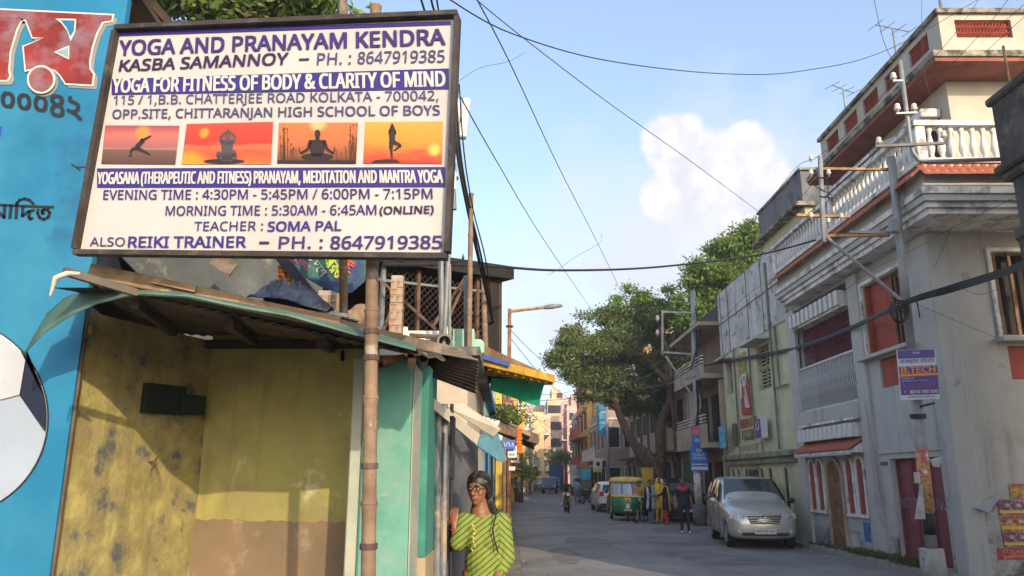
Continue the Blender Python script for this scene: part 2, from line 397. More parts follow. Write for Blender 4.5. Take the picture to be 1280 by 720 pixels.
def disc(cx, cy, r, m, e, name='dot', a0=0, a1=360, n=28): mpoly(name, [(cx+r*math.cos(math.radians(a0+(a1-a0)*k/n)), cy+r*math.sin(math.radians(a0+(a1-a0)*k/n))) for k in range(n)], m, e)
disc(241/4.5+2, 455/4.5+2, 18, greym, .005); disc(241/4.5, 455/4.5, 17.8, whitem, .018); disc(241/4.5, 455/4.5, 15, redm, .022)
def mtext(s, x0, x1, yb0, yb1, h, m, e=.004, bold=.02, shear=0.0, name='lettering'):
    mb = MB(); text(mb, s, mp(x0,yb0,e), mp(x1,yb1,e), mp(x0,yb0-h,e), (0,0,0), 0, bold, shear); return mb.build(name, m, mural)
mtext('৭০০০৪২', -18, 102, 137, 151, 29, blackm, bold=.03)
mtext('া', -1, 3, 170, 170, 12, mat('blue_letter',(.02,.06,.4)))
def stroke(pts, w=3.9):
    P = [mp(x/12, 230+y/12, .005) for x, y in pts]; mb = MB()
    for a, b in zip(P, P[1:]): d = (b-a).normalized()*.004; mb.beam(a-d, b+d, .0046*w, .003, up=(0,1,0))
    mb.build('lettering', blackm, mural)
for w_, q_ in ((3.0,[(-120,312),(800,350)]),(3.9,[(75,325),(70,510)]),(3.9,[(-30,410),(70,500)]),(3.9,[(172,325),(155,512)]),(3.9,[(262,285),(245,515)]),(3.2,[(262,290),(300,242),(375,222),(445,240),(510,300)]),(3.6,[(350,345),(342,485)]),(3.8,[(342,480),(430,420),(515,392)]),(3.4,[(450,415),(440,500),(460,530),(495,512)]),(3.6,[(575,385),(572,445),(600,505),(665,535),(730,500),(752,435),(725,390),(670,380),(635,405),(640,440),(670,440)])): stroke(q_, w_)
# football
cx, cy, R = -62, 522, 122
ballw = mat('ball_white', (.38,.40,.44), .6, .08, 2, .05); ballb = mat('ball_blue_tint', (.27,.32,.40), .6, .12, 1.5, .05)
disc(cx, cy, R+1.5, blackm, .004, 'football_outline', n=64); disc(cx, cy, R, ballw, .008, 'football', n=64)
def arc(a0, a1, n=16): return [(cx+R*math.cos(math.radians(a0+(a1-a0)*k/n)), cy+R*math.sin(math.radians(a0+(a1-a0)*k/n))) for k in range(n+1)]
mpoly('ball_panel', [(-10,504),(27,496)] + [(40,512),(57,537)] + arc(8, 80), ballb, .012)
mpoly('ball_patch', [(36,440)] + arc(-42.5, 8) + [(27,494)], mat('ball_navy',(.006,.010,.03),.5,.1), .014)
for a, b in (((-15,505),(27,494)), ((27,494),(36,440)), ((27,494),(58,539))):
    MB().beam(mp(*a,.016), mp(*b,.016), .003, .004, up=(0,1,0)).build('ball_seam', blackm, mural)
# metal frame pipe at the corner of the board
MB().tube([(-2.50,4.43,0),(-2.50,4.43,2.62)], .012, 6).build('edge_strip', mat('rusty_steel',(.12,.07,.045),.8,.3,6), mural)

# --- the stall shell
yel = mat('stall_yellow_plaster', (.42,.34,.10), .92, .18, 1.5, .35, 30, c2=(.30,.25,.10), c2t=.58, c2s=1.6, c2w=.12, c3=(.16,.11,.06), c3t=.66, c3s=3.2, streak=.45)
yel_rough = mat('stall_peeling_yellow', (.31,.265,.10), .95, .25, 5, 1.0, 22, c2=(.20,.17,.085), c2t=.52, c2s=5.5, c2w=.12, c3=(.09,.10,.10), c3t=.61, c3s=5.5, streak=.8)
yel_back = mat('stall_back_yellow', (.34,.31,.10), .9, .08, 1.2, .15, 30, c2=(.24,.21,.09), c2t=.55, c2s=2.2, c2w=.14, c3=(.42,.39,.22), c3t=.66, c3s=4, streak=.5)
dado = mat('stall_brown_dado', (.20,.145,.09), .92, .12, 1.8, .25, 25, c2=(.24,.15,.09), c2t=.56, c2s=2, c2w=.1, c3=(.29,.24,.17), c3t=.60, c3s=2.5)
stall = thing('market_stall', 'open fronted roadside stall with yellow plaster walls and teal pillar', 'stall', (-1.7, 4.8, 0))
u_ac = (C-A).normalized(); n_ac = V((u_ac.y, -u_ac.x, 0))
mb = MB(); mb.prism([A, C, C+V((0,0,2.66)), A+V((0,0,2.66))], -n_ac*.12); mb.build('side_wall', yel_rough, stall)
u_cd = (D-C).normalized(); n_cd = V((u_cd.y, -u_cd.x, 0))
zd = 1.425
mb = MB(); mb.prism([C+V((0,0,zd-.05)), D+V((0,0,zd-.05)), D+V((0,0,2.7)), C+V((0,0,2.7))], -n_cd*.12); mb.build('back_wall', yel_back, stall)
rj = random.Random(9); top_ = [D.lerp(C, k/26)+n_cd*.006+V((0,0,zd+rj.uniform(-.012,.010))) for k in range(27)]; mb = MB(); mb.prism([C+n_cd*.006, D+n_cd*.006]+top_, -n_cd*.12); mb.build('painted_dado', dado, stall)
MB().box(-2.6,-.6,4.2,5.6,.0,.14).build('floor_slab', dust, stall)
# teal pillar: cream edge strip, teal front, pale side
teal = mat('teal_plaster', (.10,.27,.215), .85, .14, 2, .3, 30, c2=(.21,.31,.25), c2t=.60, c2s=2.3, c2w=.14, c3=(.30,.27,.20), c3t=.66, c3s=3.5, streak=.12)
cream_t = mat('pale_teal_plaster', (.35,.34,.27), .85, .12, 2, .3, 30, c2=(.17,.32,.26), c2t=.58, c2s=2.4, c2w=.12, c3=(.36,.30,.23), c3t=.6, c3s=3)
px0, px1 = -.885, -.595
MB().box(px0, px1, 4.6, 5.02, 0, 2.40).build('pillar', teal, stall, bevel=.012)
MB().box(-.96, px0-.003, 4.63, 4.9, 0, 2.41).build('pillar_edge', cream_t, stall, bevel=.008)
MB().prism([(px1+.004,4.61,0),(px1+.004,5.0,0),(px1+.004,5.0,2.37),(px1+.004,4.61,2.37)], (.006,0,0)).build('pillar_side_render', cream_t, stall)
# dark box on the side wall, hook, switch
def onAC(u, z, e=0): return A + u_ac*u + n_ac*e + V((0,0,z))
bx = MB(); bx.prism([onAC(.50,2.10), onAC(.84,2.11), onAC(.84,2.30), onAC(.50,2.29)], n_ac*.05); bx.prism([onAC(.80,2.11), onAC(1.0,2.12), onAC(1.0,2.25), onAC(.80,2.25)], n_ac*.08)
bx.build('meter_box', mat('dark_green_box', (.008,.018,.014), .7, .3), stall)
MB().tube([onAC(.62,1.80), onAC(.62,1.80,.05), onAC(.62,1.83,.07)], .006, 6).build('hook', mat('rusty_steel',(.12,.07,.045)), stall)
for a in range(2): MB().tube([onAC(.62,1.80,.04), onAC(.62+(.05 if a else -.03),1.74-.03*a,.06)], .004, 5).build('hook', MATS['rusty_steel'], stall)
MB().prism([onAC(.02,2.53), onAC(.05,2.53), onAC(.05,2.58), onAC(.02,2.58)], n_ac*.012).build('paper_patch', mat('old_paper',(.45,.36,.2)), stall)
kb = C+u_cd*1.10+V((0,0,2.47)); MB().cap(kb+n_cd*.02, kb+n_cd*.02+V((0,0,.05)), .014, .012).build('light_switch', blackm, stall)
# paint splashes low on the side wall
# roof of the stall: planks, rafters, sheets (a thing resting on the walls)
roof = thing('stall_roof', 'sagging lean-to roof of weathered planks over dark corrugated sheet', 'roof', (-1.6, 5, 2.6))
plank = mat('weathered_plank', (.27,.19,.11), .9, .3, 3, .6, 25, c2=(.14,.09,.05), c2t=.58, c2s=4, c3=(.38,.29,.18), c3t=.64, c3s=6)
darkw = mat('dark_timber', (.045,.03,.02), .95, .35, 4, .5)
tin = mat('rusty_tin', (.085,.065,.05), .75, .3, 3, .3, c2=(.14,.07,.035), c2t=.58, c2s=3, metal=.3)
p0 = at(112,338,3.62); p1 = at(300,378,3.66); p2 = at(425,404,3.72); p3 = at(552,437,3.85)
MB().beam(p0, p1, .03, .070).build('plank', plank, roof, bevel=.005)
MB().beam(p1+V((-.03,0.004,.004)), p2, .028, .064).build('plank', plank, roof, bevel=.005)
MB().beam(p2+V((-.03,.004,-.002)), p3, .026, .056).build('plank', mat('grey_plank', (.20,.16,.12), .9, .3, 3, .6, c2=(.09,.07,.05), c2t=.6, c2s=4), roof, bevel=.006)
MB().beam(at(190,350,3.60), at(245,362,3.62), .02, .03).build('batten', plank, roof)
MB().beam(at(80,339,3.3), at(170,366,3.6), .03, .035).build('batten', mat('grey_batten',(.13,.11,.09),.9,.3), roof)
# sheet: front edge follows the planks, back edge lifts over the back wall
def sheet(name, a, b, c, d, m, parent, n=26, amp=.012, th=.004, **k):
    """corrugated: a-b front edge, d-c back edge; ridges run front to back"""
    a, b, c, d = map(V, (a, b, c, d)); nn = (b-a).cross(d-a).normalized(); nn = nn if nn.z > 0 else -nn
    vs = []; N = n*4
    for i in range(N+1):
        t = i/N; o = nn*(amp*math.sin(2*PI*n*t))
        p = a+(b-a)*t+o; q = d+(c-d)*t+o
        vs += [p, q, p-nn*th, q-nn*th]
    fs = []
    for i in range(N):
        j = i*4; fs += [(j,j+4,j+5,j+1), (j+2,j+3,j+7,j+6), (j,j+2,j+6,j+4), (j+1,j+5,j+7,j+3)]
    fs += [(0,1,3,2), (N*4, N*4+2, N*4+3, N*4+1)]
    mb = MB(); mb.add(vs, fs); return mb.build(name, m, parent, smooth=False, **k)
f0 = p0+V((0,.02,-.06)); f1 = p3+V((.02,.02,-.05))
b0 = V((-2.75,5.75,2.78)); b1 = V((-.55,5.75,2.62))
sheet('roof_sheet', f0, f1, b1, b0, tin, roof, 26, .006)
for t in (.12,.38,.64,.9):
    q0 = f0.lerp(f1, t)+V((0,.02,-.05)); q1 = b0.lerp(b1, t)+V((0,0,-.05)); MB().beam(q0, q1, .04, .05).build('rafter', darkw, roof)
MB().beam(C+V((0,-.1,2.62)), D+V((0,-.05,2.56)), .05, .06).build('purlin', darkw, roof)
MB().prism([V((-2.02,3.75,2.82)), V((-2.52,4.40,2.72)), V((-3.0,5.75,2.80)), V((-2.5,5.75,2.84))], (0,0,.006)).build('roof_sheet', tin, roof)  # hidden extra piece, added to keep a sun patch off the side wall
MB().poly([at(80,372,4.06), at(112,366,3.9), at(160,363,3.69), V((-2.02,3.76,2.825)), V((-2.53,4.41,2.725))]).build('roof_sheet', tin, roof)  # edge-on filler, added to block sun leaking in behind the fibre sheet
# pale green fibre sheet curling out at the left corner
fib = mat('green_fibreglass', (.15,.25,.20), .45, .25, 4, .2, c2=(.25,.30,.27), c2t=.55, c2s=2.5, c2w=.1, trans=.0)
fb = fib.node_tree; tr = fb.nodes.new('ShaderNodeBsdfTranslucent'); tr.inputs[0].default_value = (.10,.45,.25,1); mx = fb.nodes.new('ShaderNodeMixShader'); mx.inputs[0].default_value = .4
fb.links.new(fb.nodes['Principled BSDF'].outputs[0], mx.inputs[1]); fb.links.new(tr.outputs[0], mx.inputs[2]); fb.links.new(mx.outputs[0], fb.nodes['Material Output'].inputs[0])
outer = [(28,444,4.0),(52,418,3.97),(85,396,3.90),(120,380,3.8),(155,371,3.66),(178,367,3.56),(235,370,3.40),(300,384,3.42),(360,394,3.46),(440,417,3.5),(520,438,3.6)]
inner = [(34,436,4.08),(58,392,4.1),(80,372,4.05),(100,364,3.96),(130,362,3.82),(160,363,3.68),(222,366,3.58),(300,380,3.62),(360,390,3.64),(440,410,3.68),(520,431,3.78)]
mb = MB(); vs = []
O_ = [at(*q) for q in outer]; I_ = [at(*q) for q in inner]
for o_, i_ in zip(O_, I_):
    for k in range(5): vs.append(o_.lerp(i_, k/4)+V((0,0,.012*math.sin(k*2.4))))
for i in range(len(O_)-1):
    for k in range(4): a_ = i*5+k; mb.f.append((a_, a_+5, a_+6, a_+1)); mb.m.append(0)
mb.v = [tuple(q) for q in vs]; o = mb.build('fibre_sheet', fib, roof, smooth=True); sm = o.modifiers.new('s','SOLIDIFY'); sm.thickness = .004
mb = MB(); F_ = [f0.lerp(f1, max(0, min(1, (q.x-f0.x)/(f1.x-f0.x)))) + V((min(0, q.x-f0.x), .02, -.004)) for q in I_]
for k in range(3, len(I_)-1): mb.add([I_[k]-V((0,0,.008)), I_[k+1]-V((0,0,.008)), F_[k+1]+V((0,.05,0)), F_[k]+V((0,.05,0))], [(0,1,2,3)])
mb.build('light_seal_strip', darkw, roof)  # added strip closing the gap under the planks against stray sunlight
# cloth rag knotted on the batten
rag = MB(); c0 = at(84,342,3.28)
rag.cap(c0, c0+V((-.05,0,-.02)), .014, .012); rag.cap(c0+V((-.05,0,-.02)), c0+V((-.06,0,-.10)), .012, .007); rag.cap(c0, c0+V((.05,0,.0)), .012, .010)
tag(mesh_part('white_rag', remesh(rag, .006), [mat('dirty_white_cloth',(.45,.40,.33),.95,.15,9)], None), 'dirty white rag tied on the end of the roof batten', 'rag')
# bundle of crumpled dark tarpaulin lying on the planks
def crumple(name, pts, h, m, label, cat, n=20, seed=1, th=.02):
    rr = random.Random(seed); mb = MB(); vs = []; P = [V(p) for p in pts]; N = n
    for i in range(N+1):
        for j in range(9):
            t = i/N; s = j/8; k = t*(len(P)-1); a = int(min(k, len(P)-2)); c = P[a].lerp(P[a+1], k-a)
            vs.append(c + V((rr.uniform(-.02,.02), (s-.5)*.35+rr.uniform(-.02,.02), math.sin(PI*s)*h*(.35+.65*math.sin(PI*t))*rr.uniform(.6,1.15))))
    for i in range(N):
        for j in range(8): a = i*9+j; mb.f.append((a,a+9,a+10,a+1)); mb.m.append(0)
    mb.v = [tuple(v) for v in vs]; o = mb.build(name, m, label=label, cat=cat); sd = o.modifiers.new('s','SOLIDIFY'); sd.thickness = .006; return o
crumple('crumpled_tarpaulin', [at(322,378,4.75), at(360,380,4.8), at(415,396,4.95)], .17, mat('grey_tarpaulin',(.10,.115,.14),.5,.4,6,.3,c2=(.22,.24,.27),c2t=.6,c2s=5), 'crumpled grey tarpaulin heaped on the stall roof', 'tarpaulin')
crumple('crumpled_sheet', [at(395,396,5.0), at(450,405,5.0)], .05, mat('dirty_white_cloth',(.45,.40,.33)), 'flattened dirty white sheet beside the grey tarpaulin', 'sheet', seed=4)

# --- bamboo pole carrying the sign
bam = mat('bamboo', (.22,.155,.10), .75, .3, 4, .6, 25, c2=(.13,.07,.045), c2t=.54, c2s=3.5, c2w=.1, c3=(.30,.25,.20), c3t=.60, c3s=7)
def bamboo(a, b, r0, r1, label, seg=.42, name='bamboo_pole', cat='pole', rag_at=()):
    a, b = V(a), V(b); L = (b-a).length; d = (b-a).normalized(); t = thing(name, label, cat, a); rr = random.Random(int(L*100)); z = 0; pts = []; R = []; nodes = []
    while z < L:
        r = r0+(r1-r0)*z/L; pts += [a+d*(z+.001), a+d*(z+.03)]; R += [r*1.10, r*.98]; s = seg*rr.uniform(.75,1.15); nodes.append(z)
        e = min(L, z+s); pts += [a+d*(e-.03), a+d*e]; R += [r*.98, r*1.12]; z = e+.002
    m = MB().tube(pts, R, 12); m.build('culm', bam, t, smooth=True)
    for z in nodes[1:]:
        r = r0+(r1-r0)*z/L; MB().tube([a+d*(z-.012), a+d*z, a+d*(z+.012)], [r*1.05, r*1.22, r*1.05], 12).build('node_ring', bam, t, smooth=True)
    for z in rag_at:
        r = r0+(r1-r0)*z/L; MB().tube([a+d*(z-.012), a+d*(z+.012)], r*1.2, 10).build('wire_binding', mat('binding_wire',(.08,.05,.04),.7,.3,9), t)
    return t
bt = V((-.685,3.41,4.0)); bb = V((-.560,3.40,0))
bamboo(bb, bt, .034, .028, 'thick weathered bamboo pole in front of teal pillar holding the yoga sign', rag_at=(1.42,1.75,2.22,2.34))
# ================================================================== the yoga sign
YL, YR = 3.50, 3.22
sTL, sBL, sTR, sBR = at(148,38,YL), at(97,317,YL), at(573,20,YR), at(560,322,YR)
SP = Plane(sBL, sBR, sTL)
sign = thing('yoga_signboard', 'large white framed YOGA AND PRANAYAM KENDRA board on a bamboo pole', 'signboard', sBL)
signw = mat('sign_flex_white', (.44,.42,.41), .55, .05, 2, .05, c2=(.39,.37,.36), c2t=.62, c2s=1.5, c2w=.12)
navy = mat('sign_navy', (.03,.02,.17), .5, .08, 3, .03)
purple = mat('sign_purple', (.035,.02,.13), .5, .1, 3, .03); sgrey = mat('sign_slate_blue', (.05,.05,.14), .5, .1, 3, .03); dpur = mat('sign_dark_purple', (.03,.012,.06), .5, .1, 3, .03)
frame_m = mat('sign_frame_wood', (.04,.03,.027), .6, .3, 8, .3, c2=(.08,.065,.055), c2t=.6, c2s=9)
def sh(px, py, e=0): return SP.hit(px, py, e)
cor = [sh(148,38), sh(573,20), sh(560,322), sh(97,317)]
MB().prism([sh(150,42), sh(571,24), sh(558,318), sh(100,313)], -SP.n*.02).build('sign_panel', signw, sign)
for a, b in ((0,1),(1,2),(2,3),(3,0)):
    pa, pb = cor[a], cor[b]; dd = (pb-pa).normalized()
    inset = .0 if a in (0,2) else .018
    MB().beam(pa+dd*inset+SP.n*.012, pb-dd*inset+SP.n*.012, .024 , .05, up=SP.n).build('frame_bar', frame_m, sign)
for k in range(3):
    t = .25+.25*k; MB().beam(cor[0].lerp(cor[1], t)-SP.n*.04, cor[3].lerp(cor[2], t)-SP.n*.04, .03, .03, up=SP.n).build('back_batten', frame_m, sign)
Zs = lambda x, y: (90+x/2.25, 10+y/2.25)
def band(x0, ya, x1, yb, h0, h1, m, e=.003, name='printed_band'):
    MB().prism([sh(*Zs(x0,ya),e), sh(*Zs(x1,yb),e), sh(*Zs(x1,yb+h1),e), sh(*Zs(x0,ya+h0),e)], SP.n*.0012).build(name, m, sign)
band(131,68,1066,38,12,10, navy)
band(113,201,1060,171,44,58, navy)
band(72,452,1050,448,54,56, navy)
def st(s, x0, x1, yb0, yb1, h, m, bold=.03, e=.006, shear=0.0):
    mb = MB(); text(mb, s, sh(*Zs(x0,yb0),e), sh(*Zs(x1,yb1),e), sh(*Zs(x0+h*.08,yb0-h),e), (0,0,0), 0, bold, shear); mb.build('lettering', m, sign)
st('YOGA AND PRANAYAM KENDRA', 134, 1050, 135, 105, 42, purple, .035)
st('KASBA SAMANNOY', 134, 610, 180, 160, 32, dpur, .035, shear=.1)
st('–', 640, 668, 149, 148, 5, dpur, .03)
st('PH. :', 690, 785, 162, 160, 33, sgrey, .014)
st('8647919385', 804, 1048, 159, 154, 34, sgrey, .014)
st('YOGA FOR FITNESS OF BODY & CLARITY OF MIND', 116, 1050, 240, 222, 40, whitem, .035)
st('115 / 1,B.B. CHATTERJEE ROAD KOLKATA - 700042,', 118, 1032, 280, 268, 32, sgrey, .012)
st('OPP.SITE, CHITTARANJAN HIGH SCHOOL OF BOYS', 115, 1036, 319, 309, 32, sgrey, .02)
st('YOGASANA (THERAPEUTIC AND FITNESS) PRANAYAM, MEDITATION AND MANTRA YOGA', 73, 1044, 503, 500, 40, whitem, .03)
st('EVENING TIME : 4:30PM - 5:45PM / 6:00PM - 7:15PM', 90, 1015, 540, 538, 27, purple, .018)
st('MORNING TIME : 5:30AM - 6:45AM', 265, 857, 585, 583, 27, purple, .018)
st('(ONLINE)', 866, 1017, 586, 583, 26, dpur, .035)
st('TEACHER :', 345, 538, 628, 627, 26, purple, .014)
st('SOMA PAL', 552, 758, 629, 627, 27, navy, .035)
st('ALSO', 52, 150, 671, 671, 25, purple, .012)
st('REIKI TRAINER', 160, 490, 674, 674, 30, navy, .035)
st('–', 528, 556, 664, 664, 6, dpur, .03)
st('PH. :', 583, 705, 678, 678, 34, purple, .022)
st('8647919385', 728, 1040, 679, 678, 36, purple, .028)
# printed photographs: gradients and silhouettes (flat print)
def gradm(name, stops, horiz=False, glow=None, g_rgb=(1,.6,.15), nz_amt=.25):
    m = bpy.data.materials.new(name); m.use_nodes = True; t = m.node_tree; b = t.nodes['Principled BSDF']; b.inputs['Roughness'].default_value = .5
    uv = t.nodes.new('ShaderNodeUVMap'); sp = t.nodes.new('ShaderNodeSeparateXYZ'); t.links.new(uv.outputs[0], sp.inputs[0])
    no = t.nodes.new('ShaderNodeTexNoise'); no.inputs['Scale'].default_value = 3.5; no.inputs['Detail'].default_value = 6
    mpn = t.nodes.new('ShaderNodeMapping'); mpn.inputs['Scale'].default_value = (1, 3.5, 1); t.links.new(uv.outputs[0], mpn.inputs[0]); t.links.new(mpn.outputs[0], no.inputs['Vector'])
    ma = t.nodes.new('ShaderNodeMath'); ma.operation = 'MULTIPLY_ADD'; ma.inputs[1].default_value = nz_amt; t.links.new(no.outputs['Fac'], ma.inputs[0])
    su = t.nodes.new('ShaderNodeMath'); su.operation = 'SUBTRACT'; su.inputs[1].default_value = nz_amt/2; t.links.new(sp.outputs['Y'], su.inputs[0]); t.links.new(su.outputs[0], ma.inputs[2])
    cr = t.nodes.new('ShaderNodeValToRGB'); t.links.new(ma.outputs[0], cr.inputs[0]); e = cr.color_ramp.elements
    e[0].position, e[0].color = stops[0][0], (*stops[0][1], 1); e[1].position, e[1].color = stops[-1][0], (*stops[-1][1], 1)
    for p, c in stops[1:-1]: q = e.new(p); q.color = (*c, 1)
    out = cr.outputs[0]
    for gx, gy, gr, asp in (glow or ()):
        mp2 = t.nodes.new('ShaderNodeMapping'); mp2.inputs['Location'].default_value = (-gx*asp, -gy, 0); mp2.inputs['Scale'].default_value = (asp, 1, 0); t.links.new(uv.outputs[0], mp2.inputs[0])
        ln = t.nodes.new('ShaderNodeVectorMath'); ln.operation = 'LENGTH'; t.links.new(mp2.outputs[0], ln.inputs[0])
        mr = t.nodes.new('ShaderNodeMapRange'); mr.interpolation_type = 'SMOOTHSTEP'; mr.inputs['From Min'].default_value = gr; mr.inputs['From Max'].default_value = gr*.35; t.links.new(ln.outputs['Value'], mr.inputs['Value'])
        mx = t.nodes.new('ShaderNodeMixRGB'); t.links.new(mr.outputs[0], mx.inputs[0]); t.links.new(out, mx.inputs[1]); mx.inputs[2].default_value = (*g_rgb, 1); out = mx.outputs[0]
    t.links.new(out, b.inputs['Base Color']); return m
pics = [
 ((95,331,304,332),(84,439,292,441), gradm('print_dusk',[(0,(0.068,0.031,0.020)),(.36,(0.136,0.068,0.048)),(.40,(0.286,0.150,0.116)),(.44,(0.272,0.088,0.088)),(.75,(0.422,0.116,0.088)),(1,(0.272,0.041,0.061))],glow=[(.52,.80,.26,1.9)],g_rgb=(0.490,0.204,0.034),nz_amt=.06)),
 ((324,327,567,321),(309,440,561,440), gradm('print_red_sky',[(0,(0.510,0.122,0.020)),(.25,(0.422,0.061,0.020)),(.42,(0.510,0.109,0.041)),(.5,(0.374,0.027,0.014)),(1,(0.422,0.048,0.020))],glow=[(.22,.76,.17,2.2),(.08,.02,.4,1.6)],g_rgb=(0.544,0.224,0.014),nz_amt=.3)),
 ((583,324,805,323),(578,438,800,439), gradm('print_orange',[(0,(0.061,0.020,0.008)),(.18,(0.190,0.061,0.020)),(.5,(0.394,0.109,0.034)),(1,(0.449,0.136,0.034))],glow=[(.5,1.0,.28,1.9)],g_rgb=(0.612,0.340,0.122),nz_amt=.2)),
 ((825,322,1044,320),(820,438,1041,439), gradm('print_gold',[(0,(0.340,0.027,0.014)),(.2,(0.476,0.068,0.014)),(.5,(0.578,0.204,0.020)),(1,(0.578,0.258,0.034))],glow=[(.9,.33,.20,1.9)],g_rgb=(0.646,0.394,0.082),nz_amt=.45))]
silm = mat('print_silhouette', (.028,.018,.018), .5, .1, 3, 0); sil2 = mat('print_silhouette_grey', (.085,.07,.075), .5, .2, 4, 0)
for (a, b, c_, d_), (e_, f_, g_, h_), m in pics:
    P = [sh(*Zs(e_,f_),.004), sh(*Zs(g_,h_),.004), sh(*Zs(c_,d_),.004), sh(*Zs(a,b),.004)]
    o = MB().poly(P).build('printed_photo', m, sign); uvl = o.data.uv_layers.new(name='UVMap')
    for i, q in enumerate(((0,0),(1,0),(1,1),(0,1))): uvl.data[i].uv = q
def sil(polys, zoom, m=silm, e=.0065):
    mb = MB()
    for P in polys: mb.poly([sh(*zoom(x, y), e) for x, y in P])
    mb.build('silhouette', m, sign)
def limb(a, b, w0, w1):
    a, b = V((*a,0)), V((*b,0)); d = (b-a).normalized(); n = V((-d.y, d.x, 0)); return [(a+n*w0)[:2], (b+n*w1)[:2], (b-n*w1)[:2], (a-n*w0)[:2]]
def oval(cx, cy, rx, ry=None, n=14): ry = ry or rx; return [(cx+rx*math.cos(2*PI*k/n), cy+ry*math.sin(2*PI*k/n)) for k in range(n)]
ZA = lambda x, y: (100+x/5.333, 140+y/5.333); ZB = lambda x, y: (340+x/5.333, 140+y/5.333)
sil([limb((480,162),(430,188),5,9), limb((430,188),(385,235),14,16), oval(418,190,11), limb((388,240),(345,256),13,9), limb((345,256),(342,295),8,6), limb((385,243),(440,270),14,8), limb((440,270),(475,290),8,5), limb((325,297),(350,297),3,3)], ZA)
sil([oval(965,332,138,17)], ZA, silm, .0062)
sil([oval(990,168,19,23), limb((945,205),(1025,205),18,18), limb((985,200),(985,330),40,34), limb((948,210),(942,165),10,8), limb((942,165),(990,130),8,6), limb((1028,210),(1034,160),10,8), limb((1034,160),(992,130),8,6), limb((992,135),(994,108),6,2), oval(985,300,68,28), oval(930,290,20,25), oval(1030,280,18,24)], ZA, sil2)
sil([oval(307,148,20,27), limb((307,165),(307,195),12,16), [(255,190),(355,190),(358,230),(345,300),(268,300),(250,230)], limb((262,195),(245,250),14,11), limb((245,250),(195,280),10,7), limb((350,195),(368,250),14,11), limb((368,250),(415,282),10,7), oval(305,302,108,25), limb((195,282),(183,240),5,2), limb((412,282),(425,235),5,2), [(40,325),(560,325),(558,343),(38,343)]], ZB)
rr = random.Random(5); reeds = []
for i in range(46):
    x = rr.choice([rr.uniform(48,170), rr.uniform(430,566), rr.uniform(60,110), rr.uniform(520,562)]); h = rr.uniform(60,240) if (x < 110 or x > 500) else rr.uniform(30,120); dx = rr.uniform(-10,12)
    reeds.append([(x-2,325),(x+2,325),(x+dx+1,325-h),(x+dx-1,325-h)]); reeds.append(oval(x+dx, 325-h, 4, 11, 6))
sil(reeds, ZB, mat('print_reeds',(.11,.045,.02),.5,.2), .0058)
sil([oval(803,108,12,17), limb((785,150),(800,80),7,3), limb((828,150),(806,80),7,3), limb((804,120),(804,200),24,18), limb((800,200),(795,250),17,12), limb((797,250),(803,315),10,5), limb((815,205),(862,228),15,9), limb((862,228),(815,262),9,5), [(665,342),(690,325),(760,318),(830,320),(860,340)]], ZB)
# wires and twist ties on the frame
MB().tube([sh(113,212,.03), sh(104,214,.05), sh(100,211,.06), sh(106,216,.03)], .004, 5).build('wire_tie', blackm, sign)

# second bamboo / timber behind the sign and telecom mast
bamboo(V((-1.12,5.0,2.75)), at(428,-12,3.9), .028, .024, 'thin orange-brown bamboo behind the sign top', name='bamboo_prop')
galv = mat('galvanised', (.19,.20,.21), .6, .2, 5, .1, metal=.2); rust = mat('rusty_steel', (.12,.07,.045))
plasw = mat('white_plastic', (.72,.70,.60), .5, .06, 3, .03)
mast = thing('telecom_mast', 'thin steel mast beside the yoga sign with white antenna panels', 'mast', at(554,445,7))
MB().tube([at(554,445,7), at(571,110,7)], .022, 8).build('pole', galv, mast)
def antenna(a, b, w, d):
    MB().beam(at(*a,6.95), at(*b,6.95), w, d).build('antenna_panel', plasw, mast, bevel=.012)
    m = at((a[0]+b[0])/2, (a[1]+b[1])/2, 6.95); MB().beam(m, V((mast.location.x+.1, 7, m.z)), .03, .03).build('bracket', galv, mast)
antenna((584,124),(578,173), .085, .07); antenna((573,124),(569,170), .07, .06); antenna((567,204),(566,238), .06, .06)
MB().tube([at(566,240,6.95), at(567,262,6.95)], .03, 8).build('connector', galv, mast)

# --- grey house behind the stall roof, hanging banner, junk
gr = thing('concrete_house', 'stained grey concrete house wall behind the stall roof', 'house', (-3.4, 6.5, 0))
stain = mat('stained_concrete', (.11,.12,.125), .95, .3, 2, .4, c2=(.07,.08,.085), c2t=.5, c2s=1.5, c2w=.12, c3=(.24,.21,.17), c3t=.60, c3s=2.3, streak=.6)
w0 = V((-4.2,5.4,0)); w1 = V((-1.75,6.9,0))
MB().prism([w0, w1, w1+V((0,0,4.0)), w0+V((0,0,4.3))], (-.15,.25,0)).build('wall', stain, gr)
MB().beam(at(268,322,6.0), at(292,338,6.0), .02, .12).build('loose_board', mat('grey_plank',(.2,.16,.12)), gr)
MB().beam(w0+V((-.3,-.3,4.35)), w1+V((.2,-.1,4.05)), .9, .10).build('roof_slab', stain, gr)
MB().beam(at(163,-20,5.2), at(222,48,5.6), .10, .08).build('roof_beam', darkw, gr); MB().beam(at(150,-10,5.2), at(200,62,5.6), .32, .04).build('roof_cover', darkw, gr)
